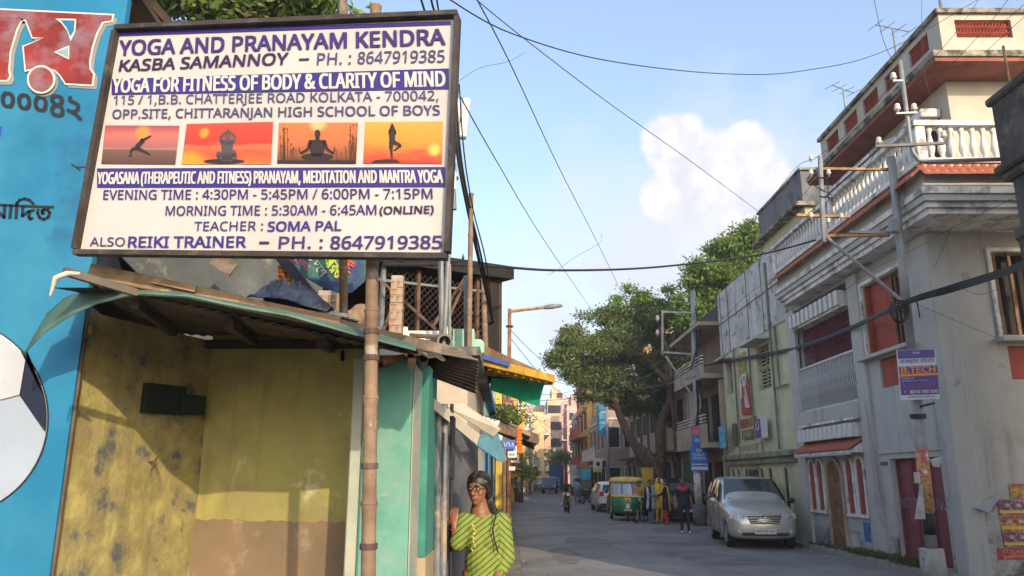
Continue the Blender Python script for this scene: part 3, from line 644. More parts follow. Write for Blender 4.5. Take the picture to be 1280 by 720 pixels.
# banner with Bengali print
ban = thing('hanging_banner', 'dark blue Bengali print banner hanging folded under the sign', 'banner', at(400,335,5.3))
bq = [at(355,316,5.2), at(462,318,5.2), at(452,362,5.25), at(428,367,5.3), at(395,362,5.25)]
bp = Plane(bq[0], bq[1], bq[0]+V((0,0,.3)))
bp = Plane(at(355,316,5.2), at(462,318,5.2), at(355,300,5.2))
MB().prism([bp.hit(*q) for q in ((352,318),(464,318),(456,352),(440,366),(424,367),(400,358),(378,345))], bp.n*.006).build('cloth', mat('banner_navy',(.03,.05,.13),.7,.3,5,.1,c2=(.05,.16,.13),c2t=.55,c2s=3), ban)
def bantext(s, a, b, up, m, bold=.03):
    mb = MB(); A_, B_ = bp.hit(*a,.016), bp.hit(*b,.016); mb2 = bp.hit(a[0]+up[0], a[1]+up[1], .016); text(mb, s, A_, B_, mb2, (0,0,0), 0, bold); mb.build('lettering', m, ban)
bantext('কালি', (432,352), (448,325), (-16,-10), mat('banner_red',(.55,.08,.06),.6)); bantext('আরও', (404,326), (420,350), (10,-10), mat('banner_yellow_green',(.35,.45,.04),.6))
bantext('ও দেশ', (383,322), (402,348), (8,-7), whitem, .01); bantext('পূজা', (364,322), (383,342), (6,-8), mat('banner_pink',(.5,.12,.2),.6), .01)
MB().beam(at(352,322,5.1), at(408,392,5.1), .10, .07).build('black_pipe', mat('black_pipe',(.02,.02,.022),.5,.2), ban)
# marigold garland
def garland(a, b, label, r=.03, n=9, col=(.75,.20,.02)):
    t = thing('flower_garland', label, 'garland', b); gm = mat('marigold_%d' % int(col[1]*100), col, .8, .35, 18, .6, 60); a, b = V(a), V(b)
    me = None
    for i in range(n):
        if me is None: me = me_of(MB().ball((0,0,0), (r,r,r*.62), 9, 6), 'flower', [gm], True)
        part('flower', me, None, t, Matrix.Translation(a.lerp(b, i/(n-1))-t.location) @ Matrix.Rotation(i*1.3, 4, 'Z'))
    return t
garland(at(353,334,5.1), at(355,362,5.1), 'orange garland hung beside the Bengali banner', .035, 6)
garland(at(362,338,5.1), at(364,364,5.1), 'thin yellow orange garland by the grey wall', .022, 7, (.8,.42,.03))
# brick piers on the terrace
brickm = mat('pale_brick', (.25,.14,.09), .9, .3, 6, .4, c2=(.34,.26,.18), c2t=.55, c2s=5); mort = mat('mortar', (.35,.31,.26), .95, .2, 8)
def brick_pier(p, w, d, h, label):
    t = thing('brick_pier', label, 'pier', p); MB().box(-w/2+.006,w/2-.006,-d/2+.006,d/2-.006,0,h).build('mortar_core', mort, t, local=True)
    bm1 = me_of(MB().box(-w/4+.004, w/4-.004, -d/2, d/2, .004, .066), 'brick', [brickm]); bm2 = me_of(MB().box(-w/2, w/2, -d/2, d/2, .004, .066), 'brick', [brickm])
    for i in range(int(h/.075)):
        if i % 2: part('brick', bm2, None, t, Matrix.Translation((rnd.uniform(-.006,.006), rnd.uniform(-.005,.005), i*.075)))
        else:
            for s in (-1, 1): part('brick', bm1, None, t, Matrix.Translation((s*w/4, rnd.uniform(-.006,.006), i*.075)))
    return t
q = at(495,418,7.3); brick_pier(q, .125, .125, at(497,346,7.3).z-q.z, 'square pale brick pier on the terrace in front of the chain-link cage')
q = at(412,404,6.2); brick_pier(q, .18, .18, at(413,366,6.2).z-q.z, 'short pale brick pier under the hanging banner')
MB().box(-.03,.03,-.03,.03,0,.5).build('wooden_post', plank, origin=(0,0,0), label='narrow wooden post beside the short brick pier', cat='post').location = at(425,402,5.9)
c = at(438,402,5.9); mb = MB(); mb.ball(c, (.13,.1,.09), 8, 5); mb.ball(c+V((.08,0,.05)), (.1,.08,.1), 8, 5); mb.ball(c+V((-.1,0,.02)), (.09,.08,.08), 8, 5)
tag(mesh_part('rubble_sack', remesh(mb, .02), [mat('sack_brown',(.22,.15,.10),.95,.35,9,.7)], None), 'lumpy brown sack on the terrace beside the brick pier', 'sack')

# --- chain-link cage and terrace
terr = thing('shop_block', 'low roadside shop block with whitewashed wall and flat terrace', 'building', (-1.2, 8.4, 0))
whitewash = mat('old_whitewash', (.46,.40,.33), .9, .15, 2, .3, c2=(.30,.26,.21), c2t=.6, c2s=2, streak=.35)
MB().box(-6.2,-.42,7.3,11.5,0,2.80).build('wall', whitewash, terr)
MB().box(-6.3,-.30,7.1,11.6,2.81,2.89).build('roof_slab', stain, terr)
cage = thing('chain_link_cage', 'rooftop room of black chain-link mesh under a black sheet roof', 'cage', (-1.1, 9.2, 3.1))
blk = mat('black_sheet', (.018,.014,.013), .8, .4, 5, .3)
cL0, cR0 = at(475,441,8.6), at(622,441,9.8); cL1 = V((cL0.x,cL0.y,at(475,333,8.6).z)); cR1 = V((cR0.x,cR0.y,at(622,349,9.8).z)); cL0.z = cR0.z = 2.89
cu = (cR0-cL0).normalized(); cn = V((-cu.y, cu.x, 0)); CW = (cR0-cL0).length
MB().prism([cL1+V((-.1,-.1,.0))+cn*-.15, cR1+cu*.15-cn*.15, cR1+cu*.15+cn*1.8, cL1+cn*1.8], (0,0,.17)).build('roof_sheet', blk, cage)
MB().prism([cL0.lerp(cR0,.86)-cn*.03, cR0-cn*.03, cR1-cn*.03, cL1.lerp(cR1,.86)-cn*.03], cn*.02).build('front_sheet', blk, cage)
MB().prism([cR0+cu*.02, cR0+cu*.02+cn*1.7, V((cR1.x,cR1.y,cR1.z))+cu*.02+cn*1.7, cR1+cu*.02], cu*.05).build('side_sheet', blk, cage)
MB().prism([cL0+cn*1.6, cR0+cn*1.6, cR1+cn*1.6, cL1+cn*1.6], cn*.05).build('back_sheet', blk, cage)
for t in (0,.28,.52,.80,1): MB().beam(cL0.lerp(cR0,t), cL1.lerp(cR1,t), .045, .045, up=cn).build('post', rust if t else galv, cage)
MB().beam(cL0.lerp(cL1,.86), cR0.lerp(cR1,.86), .03,.03).build('rail', galv, cage)
MB().beam(cL0.lerp(cL1,.10), cR0.lerp(cR1,.10), .03,.03).build('rail', galv, cage)
mb = MB(); H = cL1.z-cL0.z; st_ = .085; k = -int(H/st_)-1
while k*st_ < CW:
    for sgn in (1, -1):
        x0 = k*st_; 
        a0, a1 = (0, H) if sgn > 0 else (H, 0)
        # line from (x0,a0) to (x0+H,a1), clipped to 0..CW
        t0 = max(0, -x0/H); t1 = min(1, (CW-x0)/H)
        if t1 > t0: 
            za, zb = a0+(a1-a0)*t0, a0+(a1-a0)*t1
            mb.tube([cL0+cu*(x0+H*t0)+V((0,0,za))-cn*.01*sgn, cL0+cu*(x0+H*t1)+V((0,0,zb))-cn*.01*sgn], .0045, 4, cap=False)
    k += 1
mb.build('wire_mesh', mat('mesh_wire',(.05,.035,.03),.7,.2), cage, kind='stuff')
for a, b in (((470,345),(545,412)), ((480,412),(505,345)), ((585,345),(560,400)), ((540,410),(583,345))):
    MB().beam(at(*a,8.4), at(*b,8.4), .03, .03).build('brace', rust, cage)
# tanks, pipes and teal blocks at the front of the terrace
tk = thing('water_cistern', 'white plastic cistern lying on the terrace under the cage', 'cistern', at(530,430,7.6))
p = at(530,430,7.6); MB().box(p.x-.28,p.x+.28,p.y-.12,p.y+.12,p.z-.08,p.z+.12).build('tank', plasw, tk, bevel=.04)
for s in (-.2,.24): MB().tube([p+V((s,0,.10)), p+V((s,0,.17))], .035, 10).build('cap', plasw, tk)
tealb = mat('pale_teal_wall', (.28,.50,.40), .85, .15, 3, .3, c2=(.45,.52,.44), c2t=.6, c2s=3)
o = MB(); a = at(582,441,7.5); o.box(a.x-.13,a.x+.08,a.y,a.y+.3,2.88,at(582,411,7.5).z); o.build('terrace_parapet', tealb, label='taller pale teal masonry block at the terrace edge', cat='parapet')
o = MB(); a = at(602,441,7.5); o.box(a.x-.14,a.x+.02,a.y+.02,a.y+.3,2.88,at(602,423,7.5).z); o.build('terrace_parapet', tealb, label='shorter pale teal masonry block near the street corner', cat='parapet', bevel=.03)
bamboo(at(586,441,7.2), at(589,242,7.2), .028, .022, 'slim tall bamboo rising in front of the chain-link cage', name='bamboo_prop')
bamboo(at(607,441,8.9), at(604,348,8.9), .035, .03, 'rust brown upright post at the cage corner', name='timber_post', cat='post')
for a, b, r, lab in (((553,434),(551,322),.03,'grey iron pipe standing left of the slim bamboo'), ((562,428),(562,330),.016,'thin steel pipe with a small aerial on top'), ((584,436),(583,345),.03,'pale pipe behind the slim bamboo')):
    MB().tube([V((0,0,0)), at(*b,7.3)-at(*a,7.3)], r, 8).build('iron_pipe', galv, origin=(0,0,0), label=lab, cat='pipe').location = at(*a,7.3)
t = thing('roof_aerial', 'small bent television aerial beside the sign corner', 'aerial', at(562,330,7.3))
MB().tube([at(550,333,7.3), at(565,328,7.3), at(578,326,7.3), at(580,321,7.3)], .009, 6).build('boom', blackm, t); MB().tube([at(576,331,7.3), at(579,318,7.3)], .007, 5).build('rod', blackm, t)
MB().tube([at(512,419,7.1), at(560,422,7.1)], .022, 8).build('iron_pipe', rust, label='rusty pipe lying across the white cistern', cat='pipe')
# open pipe ends tucked under the stall roof
def ring_pipe(a, r, L, m, label):
    t = thing('open_pipe', label, 'pipe', a); b = V(a)+V((-.15,L,.02)); mb = MB()
    mb.lathe([(r,0),(r,.02)], (0,0,0), 4); mb = MB(); n = 18; d = (b-V(a)).normalized(); s = d.cross(V((0,0,1))).normalized(); u = s.cross(d); vs = []
    for rr_, q in ((r,a),(r,b),(r*.72,b),(r*.72,a)):
        for k in range(n): vs.append(V(q)+(s*math.cos(2*PI*k/n)+u*math.sin(2*PI*k/n))*rr_)
    fs = [(i*n+k, i*n+(k+1)%n, ((i+1)%4)*n+(k+1)%n, ((i+1)%4)*n+k) for i in range(4) for k in range(n)]
    mb.add(vs, fs); mb.build('pipe_shell', m, t)
    return t
ring_pipe(at(529,447,4.62), .036, 1.0, mat('grey_pvc',(.13,.12,.12),.6,.2), 'larger grey pipe end above the right side of the pillar')
ring_pipe(at(477,456,4.5), .026, .8, mat('brown_pvc',(.17,.11,.08),.6,.2), 'smaller brown pipe end beside the bamboo at the pillar top')
ring_pipe(at(556,427,6.9), .075, .4, MATS['grey_pvc'], 'round grey pipe end lying on the terrace')
MB().beam(at(480,452,4.5), at(504,446,4.62), .03, .035).build('timber_offcut', mat('orange_wood',(.45,.20,.05),.8,.2,8), label='short orange timber offcut on top of the pillar', cat='timber')

# --- corrugated eaves right of the pillar
e1 = thing('tin_awning', 'drooping dark corrugated tin awning above the teal shop', 'awning', at(560,455,5.2))
sheet('roof_sheet', at(598,452,5.0), at(594,492,4.85), at(536,470,5.3), at(520,436,5.5), mat('weathered_tin',(.11,.09,.075),.8,.3,3,.3,c2=(.055,.04,.035),c2t=.5,c2s=4,c2w=.1), e1, 9, .012)
sheet('roof_sheet', at(598,450,5.05), at(556,430,5.9), at(475,415,6.4), at(480,430,5.3), MATS['grey_plank'], e1, 7, .006)
e2 = thing('yellow_edged_awning', 'long awning with blue cap, yellow painted edge and plank underside', 'awning', at(640,460,9))
ylw = mat('yellow_timber', (.50,.30,.04), .8, .25, 5, .3, c2=(.30,.17,.04), c2t=.58, c2s=4)
ea, eb = at(586,448,7.9), at(692,474,9.6); ec, ed = V((-.42,11.3,3.05)), V((-.5,7.9,3.1))
MB().prism([ea, eb, ec+V((.3,0,0)), ed], (0,0,.03)).build('deck', mat('brown_deck',(.20,.12,.06),.9,.3,4), e2)
MB().beam(ea+V((0,-.04,.0)), eb+V((0,-.04,.0)), .04, .09).build('edge_board', ylw, e2); MB().beam(at(600,445,7.95), at(636,456,8.5), .03, .05).build('edge_cap', mat('blue_cap',(.06,.12,.35),.6,.15), e2)
for i in range(11):
    t = i/10; a = ea.lerp(eb, t*.97+.02)+V((0,.02,-.05)); MB().beam(a, a+V((-.25,.9,.1)), .03, .04).build('batten', ylw, e2)
gt = thing('green_tarpaulin', 'bright green tarpaulin hanging below the yellow edged awning', 'tarpaulin', at(650,490,9.8))
gm = mat('green_tarp', (.005,.30,.17), .55, .18, 4, .2, 25, c2=(.008,.20,.12), c2t=.56, c2s=3); trn = gm.node_tree.nodes.new('ShaderNodeBsdfTranslucent'); trn.inputs[0].default_value = (.01,.55,.28,1); mx = gm.node_tree.nodes.new('ShaderNodeMixShader'); mx.inputs[0].default_value = .45
gm.node_tree.links.new(gm.node_tree.nodes['Principled BSDF'].outputs[0], mx.inputs[1]); gm.node_tree.links.new(trn.outputs[0], mx.inputs[2]); gm.node_tree.links.new(mx.outputs[0], gm.node_tree.nodes['Material Output'].inputs[0])
TL, TR, BR_, BL_ = at(616,462,9.2), at(683,470,9.9), at(673,508,9.9), at(612,488,9.4); mb = MB(); n = 14; vs = []
for i in range(n+1):
    for j in range(n+1):
        s, t = i/n, j/n; p = TL.lerp(TR, s).lerp(BL_.lerp(BR_, s), t); vs.append(p+V((0, .05*math.sin(s*5+t*4)+.03*math.sin(t*9+s*2), 0)))
for i in range(n):
    for j in range(n): a = i*(n+1)+j; mb.f.append((a,a+n+1,a+n+2,a+1)); mb.m.append(0)
mb.v = [tuple(v) for v in vs]; mb.build('cloth', gm, gt, smooth=True)
MB().tube([TL.lerp(BL_,.12), TR.lerp(BR_,.25)], .016, 6).build('dark_batten', blackm, gt); MB().tube([TL.lerp(BL_,.4), TR.lerp(BR_,.10)+V((-.1,0,0))], .012, 6).build('dark_batten', blackm, gt)

# slanting shop boards
def slab(name, quad, th, m, label, cat='signboard', group=None):
    t = thing(name, label, cat, at(*quad[3])); Q = [at(*q) for q in quad]; n = (Q[1]-Q[0]).cross(Q[3]-Q[0]).normalized()
    if n.dot(V((0,0,CZ))-Q[0]) < 0: n = -n
    MB().prism(Q, -n*th).build('board', m, t); return t, Q, n
creamw = mat('cream_board', (.50,.45,.36), .8, .15, 3, .2, c2=(.30,.24,.17), c2t=.6, c2s=3)
t, Q, n = slab('leaning_board', [(527,486,5.2),(600,543,6.2),(596,556,6.2),(525,497,5.2)], .02, creamw, 'long cream board sloping down from the awning to the street')
t, Q, n = slab('leaning_board', [(578,503,6.3),(626,536,6.6),(617,545,6.6),(560,508,6.0)], .012, creamw, 'upper cream board edge behind the white shop placard')
t, Q, n = slab('shop_placard', [(585,516,6.5),(625,526,6.7),(617,544,6.7),(580,520,6.4)], .01, mat('placard_white',(.66,.66,.62),.6,.08,5,.05,c2=(.5,.5,.48),c2t=.6,c2s=4), 'white placard with black script leaning above the blue board')
mb = MB(); a, b = Q[0].lerp(Q[2], .22), Q[0].lerp(Q[2], .92); text(mb, '~~~~~', at(597,519,6.55)+n*.004, at(620,531,6.68)+n*.004, at(599,514,6.55)+n*.004, (0,0,0), 0, .02, .3); mb.build('lettering', blackm, t)
t, Q, n = slab('shop_placard', [(608,541,6.5),(622,540,6.7),(634,575,6.9),(626,577,6.8),(588,552,6.3)], .012, mat('placard_sky',(.10,.25,.33),.6,.15,5,.1,c2=(.42,.43,.41),c2t=.57,c2s=4,c2w=.03), 'sky blue and white board hanging at a slant below the placard')
# front line of the shops: dark teal recess, posts, grey sheet door
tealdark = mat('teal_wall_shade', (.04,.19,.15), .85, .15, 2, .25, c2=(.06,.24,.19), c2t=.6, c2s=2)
sh1 = thing('corner_shop', 'narrow teal painted shop front with cream dado beside the pillar', 'shop', (-.8, 5.4, 0))
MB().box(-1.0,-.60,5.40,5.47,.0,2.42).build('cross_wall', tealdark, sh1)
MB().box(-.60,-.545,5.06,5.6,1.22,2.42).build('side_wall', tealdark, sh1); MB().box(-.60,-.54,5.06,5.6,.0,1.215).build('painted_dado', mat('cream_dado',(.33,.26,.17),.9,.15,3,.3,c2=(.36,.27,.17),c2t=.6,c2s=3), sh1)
gp = mat('grey_post_paint', (.13,.14,.16), .6, .25, 6, .2, c2=(.30,.24,.17), c2t=.58, c2s=5)
for px, Y, r in ((546,5.6,.024),(554,5.75,.024),(563,5.92,.014)):
    MB().tube([at(px,720,Y)*1.0, at(px+2,505,Y)], r, 8).build('post', gp if px < 560 else blackm, sh1)
door = thing('sheet_metal_door', 'plain grey sheet metal door standing open behind the woman', 'door', (-.42, 5.5, 0))
dz = [at(563,520,6.1), at(598,548,7.2)]
MB().prism([V((dz[0].x,dz[0].y,.12)), V((dz[1].x,dz[1].y,.12)), dz[1], dz[0]], (-.02,.01,0)).build('sheet', mat('grey_sheet_metal',(.12,.125,.14),.55,.2,1.5,.15,c2=(.18,.18,.19),c2t=.55,c2s=1.5,c2w=.15,metal=.2), door)
MB().tube([at(566,600,5.5), at(567,548,5.5), at(568,522,5.5)], .012, 6).build('hanging_cable', blackm, door)
for k in range(3): MB().tube([at(561+k*3,598,5.3), at(566+k,560,5.35), at(563+k*2,520,5.3)], .006, 5).build('hanging_cable', blackm, door)
# ================================================================== RIGHT SIDE: the grey mansion
XF, YN, YF = 7.7, 13.65, 21.0
gpl = mat('grey_plaster', (.43,.42,.395), .9, .08, 1.1, .2, 30, c2=(.34,.33,.30), c2t=.58, c2s=1.1, c2w=.10, c3=(.27,.26,.24), c3t=.66, c3s=2.6, streak=.6)
cpl = mat('cream_plaster', (.46,.42,.35), .9, .10, 1.2, .2, 30, c2=(.42,.38,.32), c2t=.6, c2s=.9, c2w=.15, streak=.15)
trimw = mat('weathered_white_trim', (.66,.65,.62), .85, .15, 3, .25, c2=(.27,.26,.24), c2t=.575, c2s=2.4, c2w=.05, streak=.85)
mossc = mat('mossy_coping', (.28,.25,.20), .95, .3, 4, .5, c2=(.055,.055,.045), c2t=.52, c2s=3.5)
redp = mat('red_oxide_paint', (.33,.065,.042), .8, .18, 3, .15, c2=(.27,.06,.04), c2t=.58, c2s=3); maroon = mat('maroon_paint', (.13,.035,.04), .7, .25, 3, .15)
tile_m = mat('terracotta_tile', (.38,.115,.065), .85, .3, 8, .4, c2=(.25,.10,.07), c2t=.6, c2s=6)
damp = mat('damp_base_plaster', (.40,.39,.37), .95, .25, 2.2, .5, 25, c2=(.10,.11,.10), c2t=.56, c2s=2, c2w=.08, c3=(.40,.36,.28), c3t=.6, c3s=3)
darkin = mat('dark_interior', (.025,.022,.02), .9, .2); glassd = glassm()
man = thing('corner_mansion', 'three storey grey and cream house with white balustrades and red lattice parapet', 'house', (XF, YN, 0))
m = MB()
H1 = [(.6,4.0,3.3,6.1,.55),(4.62,6.4,4.25,5.75,.38),(4.95,6.85,.12,2.07,.35),(5.0,6.2,3.5,4.1,.07)]
m.wall((XF,YF,0), (0,-1,0), (-1,0,0), YF-YN, 6.15, H1, .3)
m.build('street_wall', gpl, man)
m = MB().wall((XF,YN,0), (1,0,0), (0,-1,0), 6.5, 6.15, [(1.14,2.7,4.2,5.75,.3),(1.2,2.75,3.4,4.0,.06)], .3); m.build('side_wall', mat('grey_cream_plaster', (.44,.415,.37), .9, .08, 1.2, .2, 30, c2=(.35,.33,.29), c2t=.58, c2s=1.1, c2w=.1, c3=(.28,.26,.22), c3t=.66, c3s=2.4, streak=.55), man)
MB().box(XF+.42,XF+6.5,YN+.35,YF-.05,.01,6.14).build('inner_mass', darkin, man)
MB().box(XF-.012,XF+6.4,YN-.012,YN+.01,.0,1.25).build('damp_plinth', damp, man); MB().box(XF-.014,XF+.02,YN-.01,YN+.44,.0,1.35).build('damp_plinth', damp, man)
MB().box(XF-.012,XF+.02,16.05,YF-.01,.0,.55).build('damp_plinth', damp, man)
for y0, y1 in ((20.4,20.98),(16.5,17.0)): MB().box(XF-.09,XF+.05,y0,y1,.0,6.12).build('pilaster', gpl, man, bevel=.01)
MB().box(XF-.05,XF+.35,YN-.05,YN+.35,.0,6.13).build('corner_pilaster', gpl, man, bevel=.03)
MB().box(XF-.035,XF+.02,13.9,16.45,2.18,2.26).build('string_course', gpl, man)
# bay 2 window
MB().box(XF+.30,XF+.34,14.62,16.38,4.25,5.75).build('window_back', darkin, man)
for y in (14.65,16.30): MB().box(XF+.005,XF+.36,y,y+.06,4.26,5.74).build('red_reveal', redp, man)
MB().box(XF+.12,XF+.16,15.35,16.28,4.26,5.74).build('red_shutter', redp, man)
for k in range(4): MB().box(XF+.06,XF+.10,14.75+k*.16,14.80+k*.16,4.27,5.73).build('window_bar', mat('brown_wood',(.16,.08,.04),.7,.25,6), man)
fr = MB()
for a in ((14.50,14.58,4.2,5.85),(16.42,16.50,4.2,5.85)): fr.box(XF-.045,XF+.02,a[0],a[1],a[2],a[3])
fr.box(XF-.05,XF+.02,14.58,16.42,5.77,5.85); fr.build('window_frame', trimw, man)
MB().box(XF-.22,XF+.04,14.4,16.6,4.13,4.21).build('window_sill', gpl, man, bevel=.01)
MB().box(XF+.045,XF+.06,14.82,15.98,3.52,4.08).build('red_panel', redp, man)
# south face window
MB().box(XF+1.14,XF+2.7,YN+.26,YN+.29,4.2,5.75).build('window_back', darkin, man)
fr = MB(); fr.box(XF+1.06,XF+1.13,YN-.05,YN+.02,4.15,5.83); fr.box(XF+1.13,XF+2.8,YN-.05,YN+.02,5.76,5.83); fr.build('window_frame', trimw, man)
MB().box(XF+1.0,XF+2.9,YN-.22,YN+.02,4.06,4.14).build('window_sill', gpl, man, bevel=.01)
for k in range(5): MB().box(XF+1.22+k*.28,XF+1.28+k*.28,YN+.08,YN+.12,4.2,5.75).build('window_bar', MATS['brown_wood'], man)
MB().box(XF+1.22,XF+2.74,YN+.04,YN+.055,3.41,3.99).build('red_panel', redp, man)
# bay 1: recessed loggia with grilles
MB().box(XF+.5,XF+.54,17.0,20.4,3.3,6.1).build('loggia_back', maroon, man)
gr1 = MB()
for i in range(29):
    y = 17.06+i*.115
    gr1.tube([(XF+.12,y+.05*math.sin(j*1.0), 4.52+j*.098) for j in range(11)], .011, 4)
    gr1.tube([(XF+.12,y-.05*math.sin(j*1.0), 4.52+j*.098) for j in range(11)], .011, 4)
for z in (4.5,5.0,5.5): gr1.box(XF+.10,XF+.14,17.02,20.38,z,z+.03)
gr1.build('scroll_grille', mat('maroon_iron',(.16,.035,.05),.6,.2), man, kind='stuff')
wi = mat('white_iron', (.50,.50,.50), .6, .12, 5); bal = me_of(MB().tube([(0,0,0),(-.03,0,.15),(-.09,0,.35),(-.10,0,.55),(-.04,0,.8),(0,0,1.12)], .012, 5), 'belly_rail_bar', [wi])
for i in range(40): part('rail_bar', bal, None, man, Matrix.Translation((-.0, 17.04+i*.0855-YN, 3.38)))
MB().box(XF-.03,XF+.03,17.0,20.4,4.46,4.51).build('rail_top', wi, man); MB().box(XF-.03,XF+.03,17.0,20.4,3.36,3.40).build('rail_bottom', wi, man)
MB().box(XF-.13,XF+.5,16.98,20.42,3.02,3.34).build('loggia_sill', gpl, man, bevel=.012)
MB().box(XF-.17,XF+.1,16.95,20.45,2.96,3.015).build('drip_ledge', trimw, man)
fin = me_of(MB().prism([(-.20,-.10,0),(-.20,.10,0),(-.16,.10,.30),(.25,.10,.34),(.25,-.10,.34),(-.16,-.10,.30)], (0,0,.0001)), 'x', [trimw])
fin = me_of(MB().box(-.26,.2,-.095,.095,0,.34), 'canopy_fin', [trimw])
for i in range(11): part('canopy_fin', fin, None, man, Matrix.Translation((0, 17.25+i*.295-YN, 5.55+.006*(i%2))))
MB().box(XF-.18,XF+.3,17.02,20.38,5.50,5.546).build('canopy_slab', trimw, man)
# ground bay: white crenellation, red pan-tile hood, arched windows, door
cr = me_of(MB().box(-.24,.02,-.128,.128,0,.30), 'crenel', [trimw])
for i in range(12): part('crenel', cr, None, man, Matrix.Translation((0, 17.25+i*.277-YN, 2.58+.008*(i%2))))
rows = 3; tm = me_of(MB().prism([(0,-.058,0),(0,-.03,.035),(0,.03,.035),(0,.058,0)], (-.13,0,-.085)), 'roof_tile', [tile_m])
for r in range(rows):
    for i in range(28): part('roof_tile', tm, None, man, Matrix.Translation((-.02-.115*r, 17.11+i*.121-YN, 2.545-.075*r+rnd.uniform(-.004,.004))))
MB().prism([(XF+.0,17.04,2.50),(XF-.36,17.04,2.27),(XF-.36,17.04,2.24),(XF+.0,17.04,2.24)], (0,3.4,0)).build('hood_body', trimw, man)
dn = me_of(MB().box(-.02,.02,-.02,.02,-.05,.0), 'dentil', [trimw])
for i in range(40): part('dentil', dn, None, man, Matrix.Translation((-.34, 17.10+i*.0845-YN, 2.238)))
def arch(y0, y1, z0, z1, x0, x1, n=10):
    r = (y1-y0)/2; c = (y0+y1)/2; P = [(x0,y0,z0),(x0,y1,z0)] + [(x0, c+r*math.cos(PI*k/n), z1-r+r*math.sin(PI*k/n)) for k in range(n+1)]
    return MB().prism(P, (x1-x0,0,0))
def arch_frame(y0, y1, z0, z1, w, x0, x1, n=12):
    def ring(a, b, zb, zt): r = (b-a)/2; c = (a+b)/2; return [(c+r, zb)] + [(c+r*math.cos(PI*k/n), zt-r+r*math.sin(PI*k/n)) for k in range(n+1)] + [(c-r, zb)]
    A_ = ring(y0-w, y1+w, z0, z1+w); B_ = ring(y0, y1, z0, z1); mb = MB()
    for i in range(len(A_)-1):
        q = [A_[i], A_[i+1], B_[i+1], B_[i]]; mb.prism([(x0,a,b) for a, b in q], (x1-x0,0,0))
    return mb
for y0, y1 in ((20.0,20.36),(19.5,19.86),(17.78,18.14),(17.22,17.58)):
    arch(y0,y1,.92,2.12,XF+.0,XF-.02).build('arched_red_window', redp, man); arch_frame(y0,y1,.92,2.12,.055,XF,XF-.06).build('arch_frame', trimw, man)
    MB().box(XF-.08,XF,y0-.07,y1+.07,.85,.915).build('window_sill', trimw, man)
    MB().box(XF-.026,XF-.021,(y0+y1)/2-.012,(y0+y1)/2+.012,.95,2.0).build('mullion', maroon, man)
wood = mat('old_door_wood', (.20,.105,.05), .75, .3, 5, .4, c2=(.12,.06,.03), c2t=.55, c2s=3)
arch(18.42,19.22,.14,2.1,XF,XF-.025,14).build('arched_door', wood, man); arch_frame(18.42,19.22,.14,2.1,.07,XF,XF-.07,14).build('arch_frame', mat('door_surround',(.38,.29,.2),.85,.15), man)
for k in range(4): MB().box(XF-.035,XF-.026,18.5,18.78,.3+k*.4,.58+k*.4).build('door_panel', wood, man); MB().box(XF-.035,XF-.026,18.86,19.14,.3+k*.4,.58+k*.4).build('door_panel', wood, man)
MB().box(XF-.30,XF,18.3,19.3,.0,.135).build('door_step', damp, man)
MB().box(XF-.02,XF,17.25,17.55,.35,.75).build('blue_paint_patch', mat('blue_patch',(.06,.14,.30),.9,.3), man)
MB().box(XF-.02,XF,16.15,16.42,1.95,2.02).build('number_plate', mat('enamel_plate',(.06,.10,.14),.5,.1), man)
# maroon sheet gate with chalked NO PARKING
gm_ = mat('maroon_gate', (.20,.05,.065), .55, .22, 2.2, .2, c2=(.13,.035,.045), c2t=.56, c2s=2, c2w=.12)
MB().box(XF+.14,XF+.17,14.17,16.03,.13,2.06).build('gate_leaf', gm_, man)
for y in (14.17,14.78,15.4,15.98): MB().box(XF+.10,XF+.139,y,y+.04,.14,2.05).build('gate_rib', gm_, man)
mb = MB(); text(mb, 'NO PARKING', (XF+.095,15.98,1.12), (XF+.095,14.25,1.12), (XF+.095,15.98,1.32), (0,0,0), 0, .01); mb.build('lettering', mat('chalk_white',(.30,.19,.20),.9,.3,9), man)
MB().box(XF-.35,XF+.13,14.1,16.1,.05,.13).build('gate_step', damp, man)
# balcony on two sides
BX0, BY0, BYF = 7.1, 12.5, 20.3
def ring2(d, z0, z1, name, m, bevel=0):                 # L-shaped course, d = inset
    mb = MB(); mb.prism([(BX0+d,BYF-d,z0),(BX0+d,BY0+d,z0),(13.6,BY0+d,z0),(13.6,YN+.02,z0),(XF+.02,YN+.02,z0),(XF+.02,BYF-d,z0)], (0,0,z1-z0)); return mb.build(name, m, man, bevel=bevel)
ring2(.16,6.16,6.26,'balcony_course',trimw); ring2(.10,6.265,6.36,'balcony_course',trimw); ring2(.04,6.365,6.48,'balcony_course',gpl); ring2(.0,6.485,6.60,'balcony_course',trimw)
ring2(.07,6.605,6.84,'balcony_slab',gpl); ring2(.05,7.07,7.16,'balcony_coping',trimw)
MB().prism([(BX0+.10,BYF-.1,6.845),(BX0+.10,BY0+.10,6.845),(13.6,BY0+.1,6.845),(13.6,BY0+.25,6.845),(BX0+.25,BY0+.25,6.845),(BX0+.25,BYF-.1,6.845)], (0,0,.21)).build('balcony_curb', trimw, man)
tl = MB(); n = 7
prof = [(-.085+.17*k/6, .055*math.sin(PI*k/6)) for k in range(7)]
tl.prism([(0, a, b) for a, b in prof], (-.26,0,-.25)); tme = me_of(tl, 'pan_tile', [tile_m], False)
k = 0; y = BY0+.1
while y < BYF-.05:
    part('pan_tile', tme, None, man, Matrix.Translation((BX0+.12-XF, y-YN, 7.03+rnd.uniform(-.004,.004)))); y += .155; k += 1
x = BX0+.1
while x < 11.2:
    part('pan_tile', tme, None, man, Matrix.Translation((x-XF, BY0+.12-YN, 7.03+rnd.uniform(-.004,.004))) @ Matrix.Rotation(PI/2, 4, 'Z')); x += .155
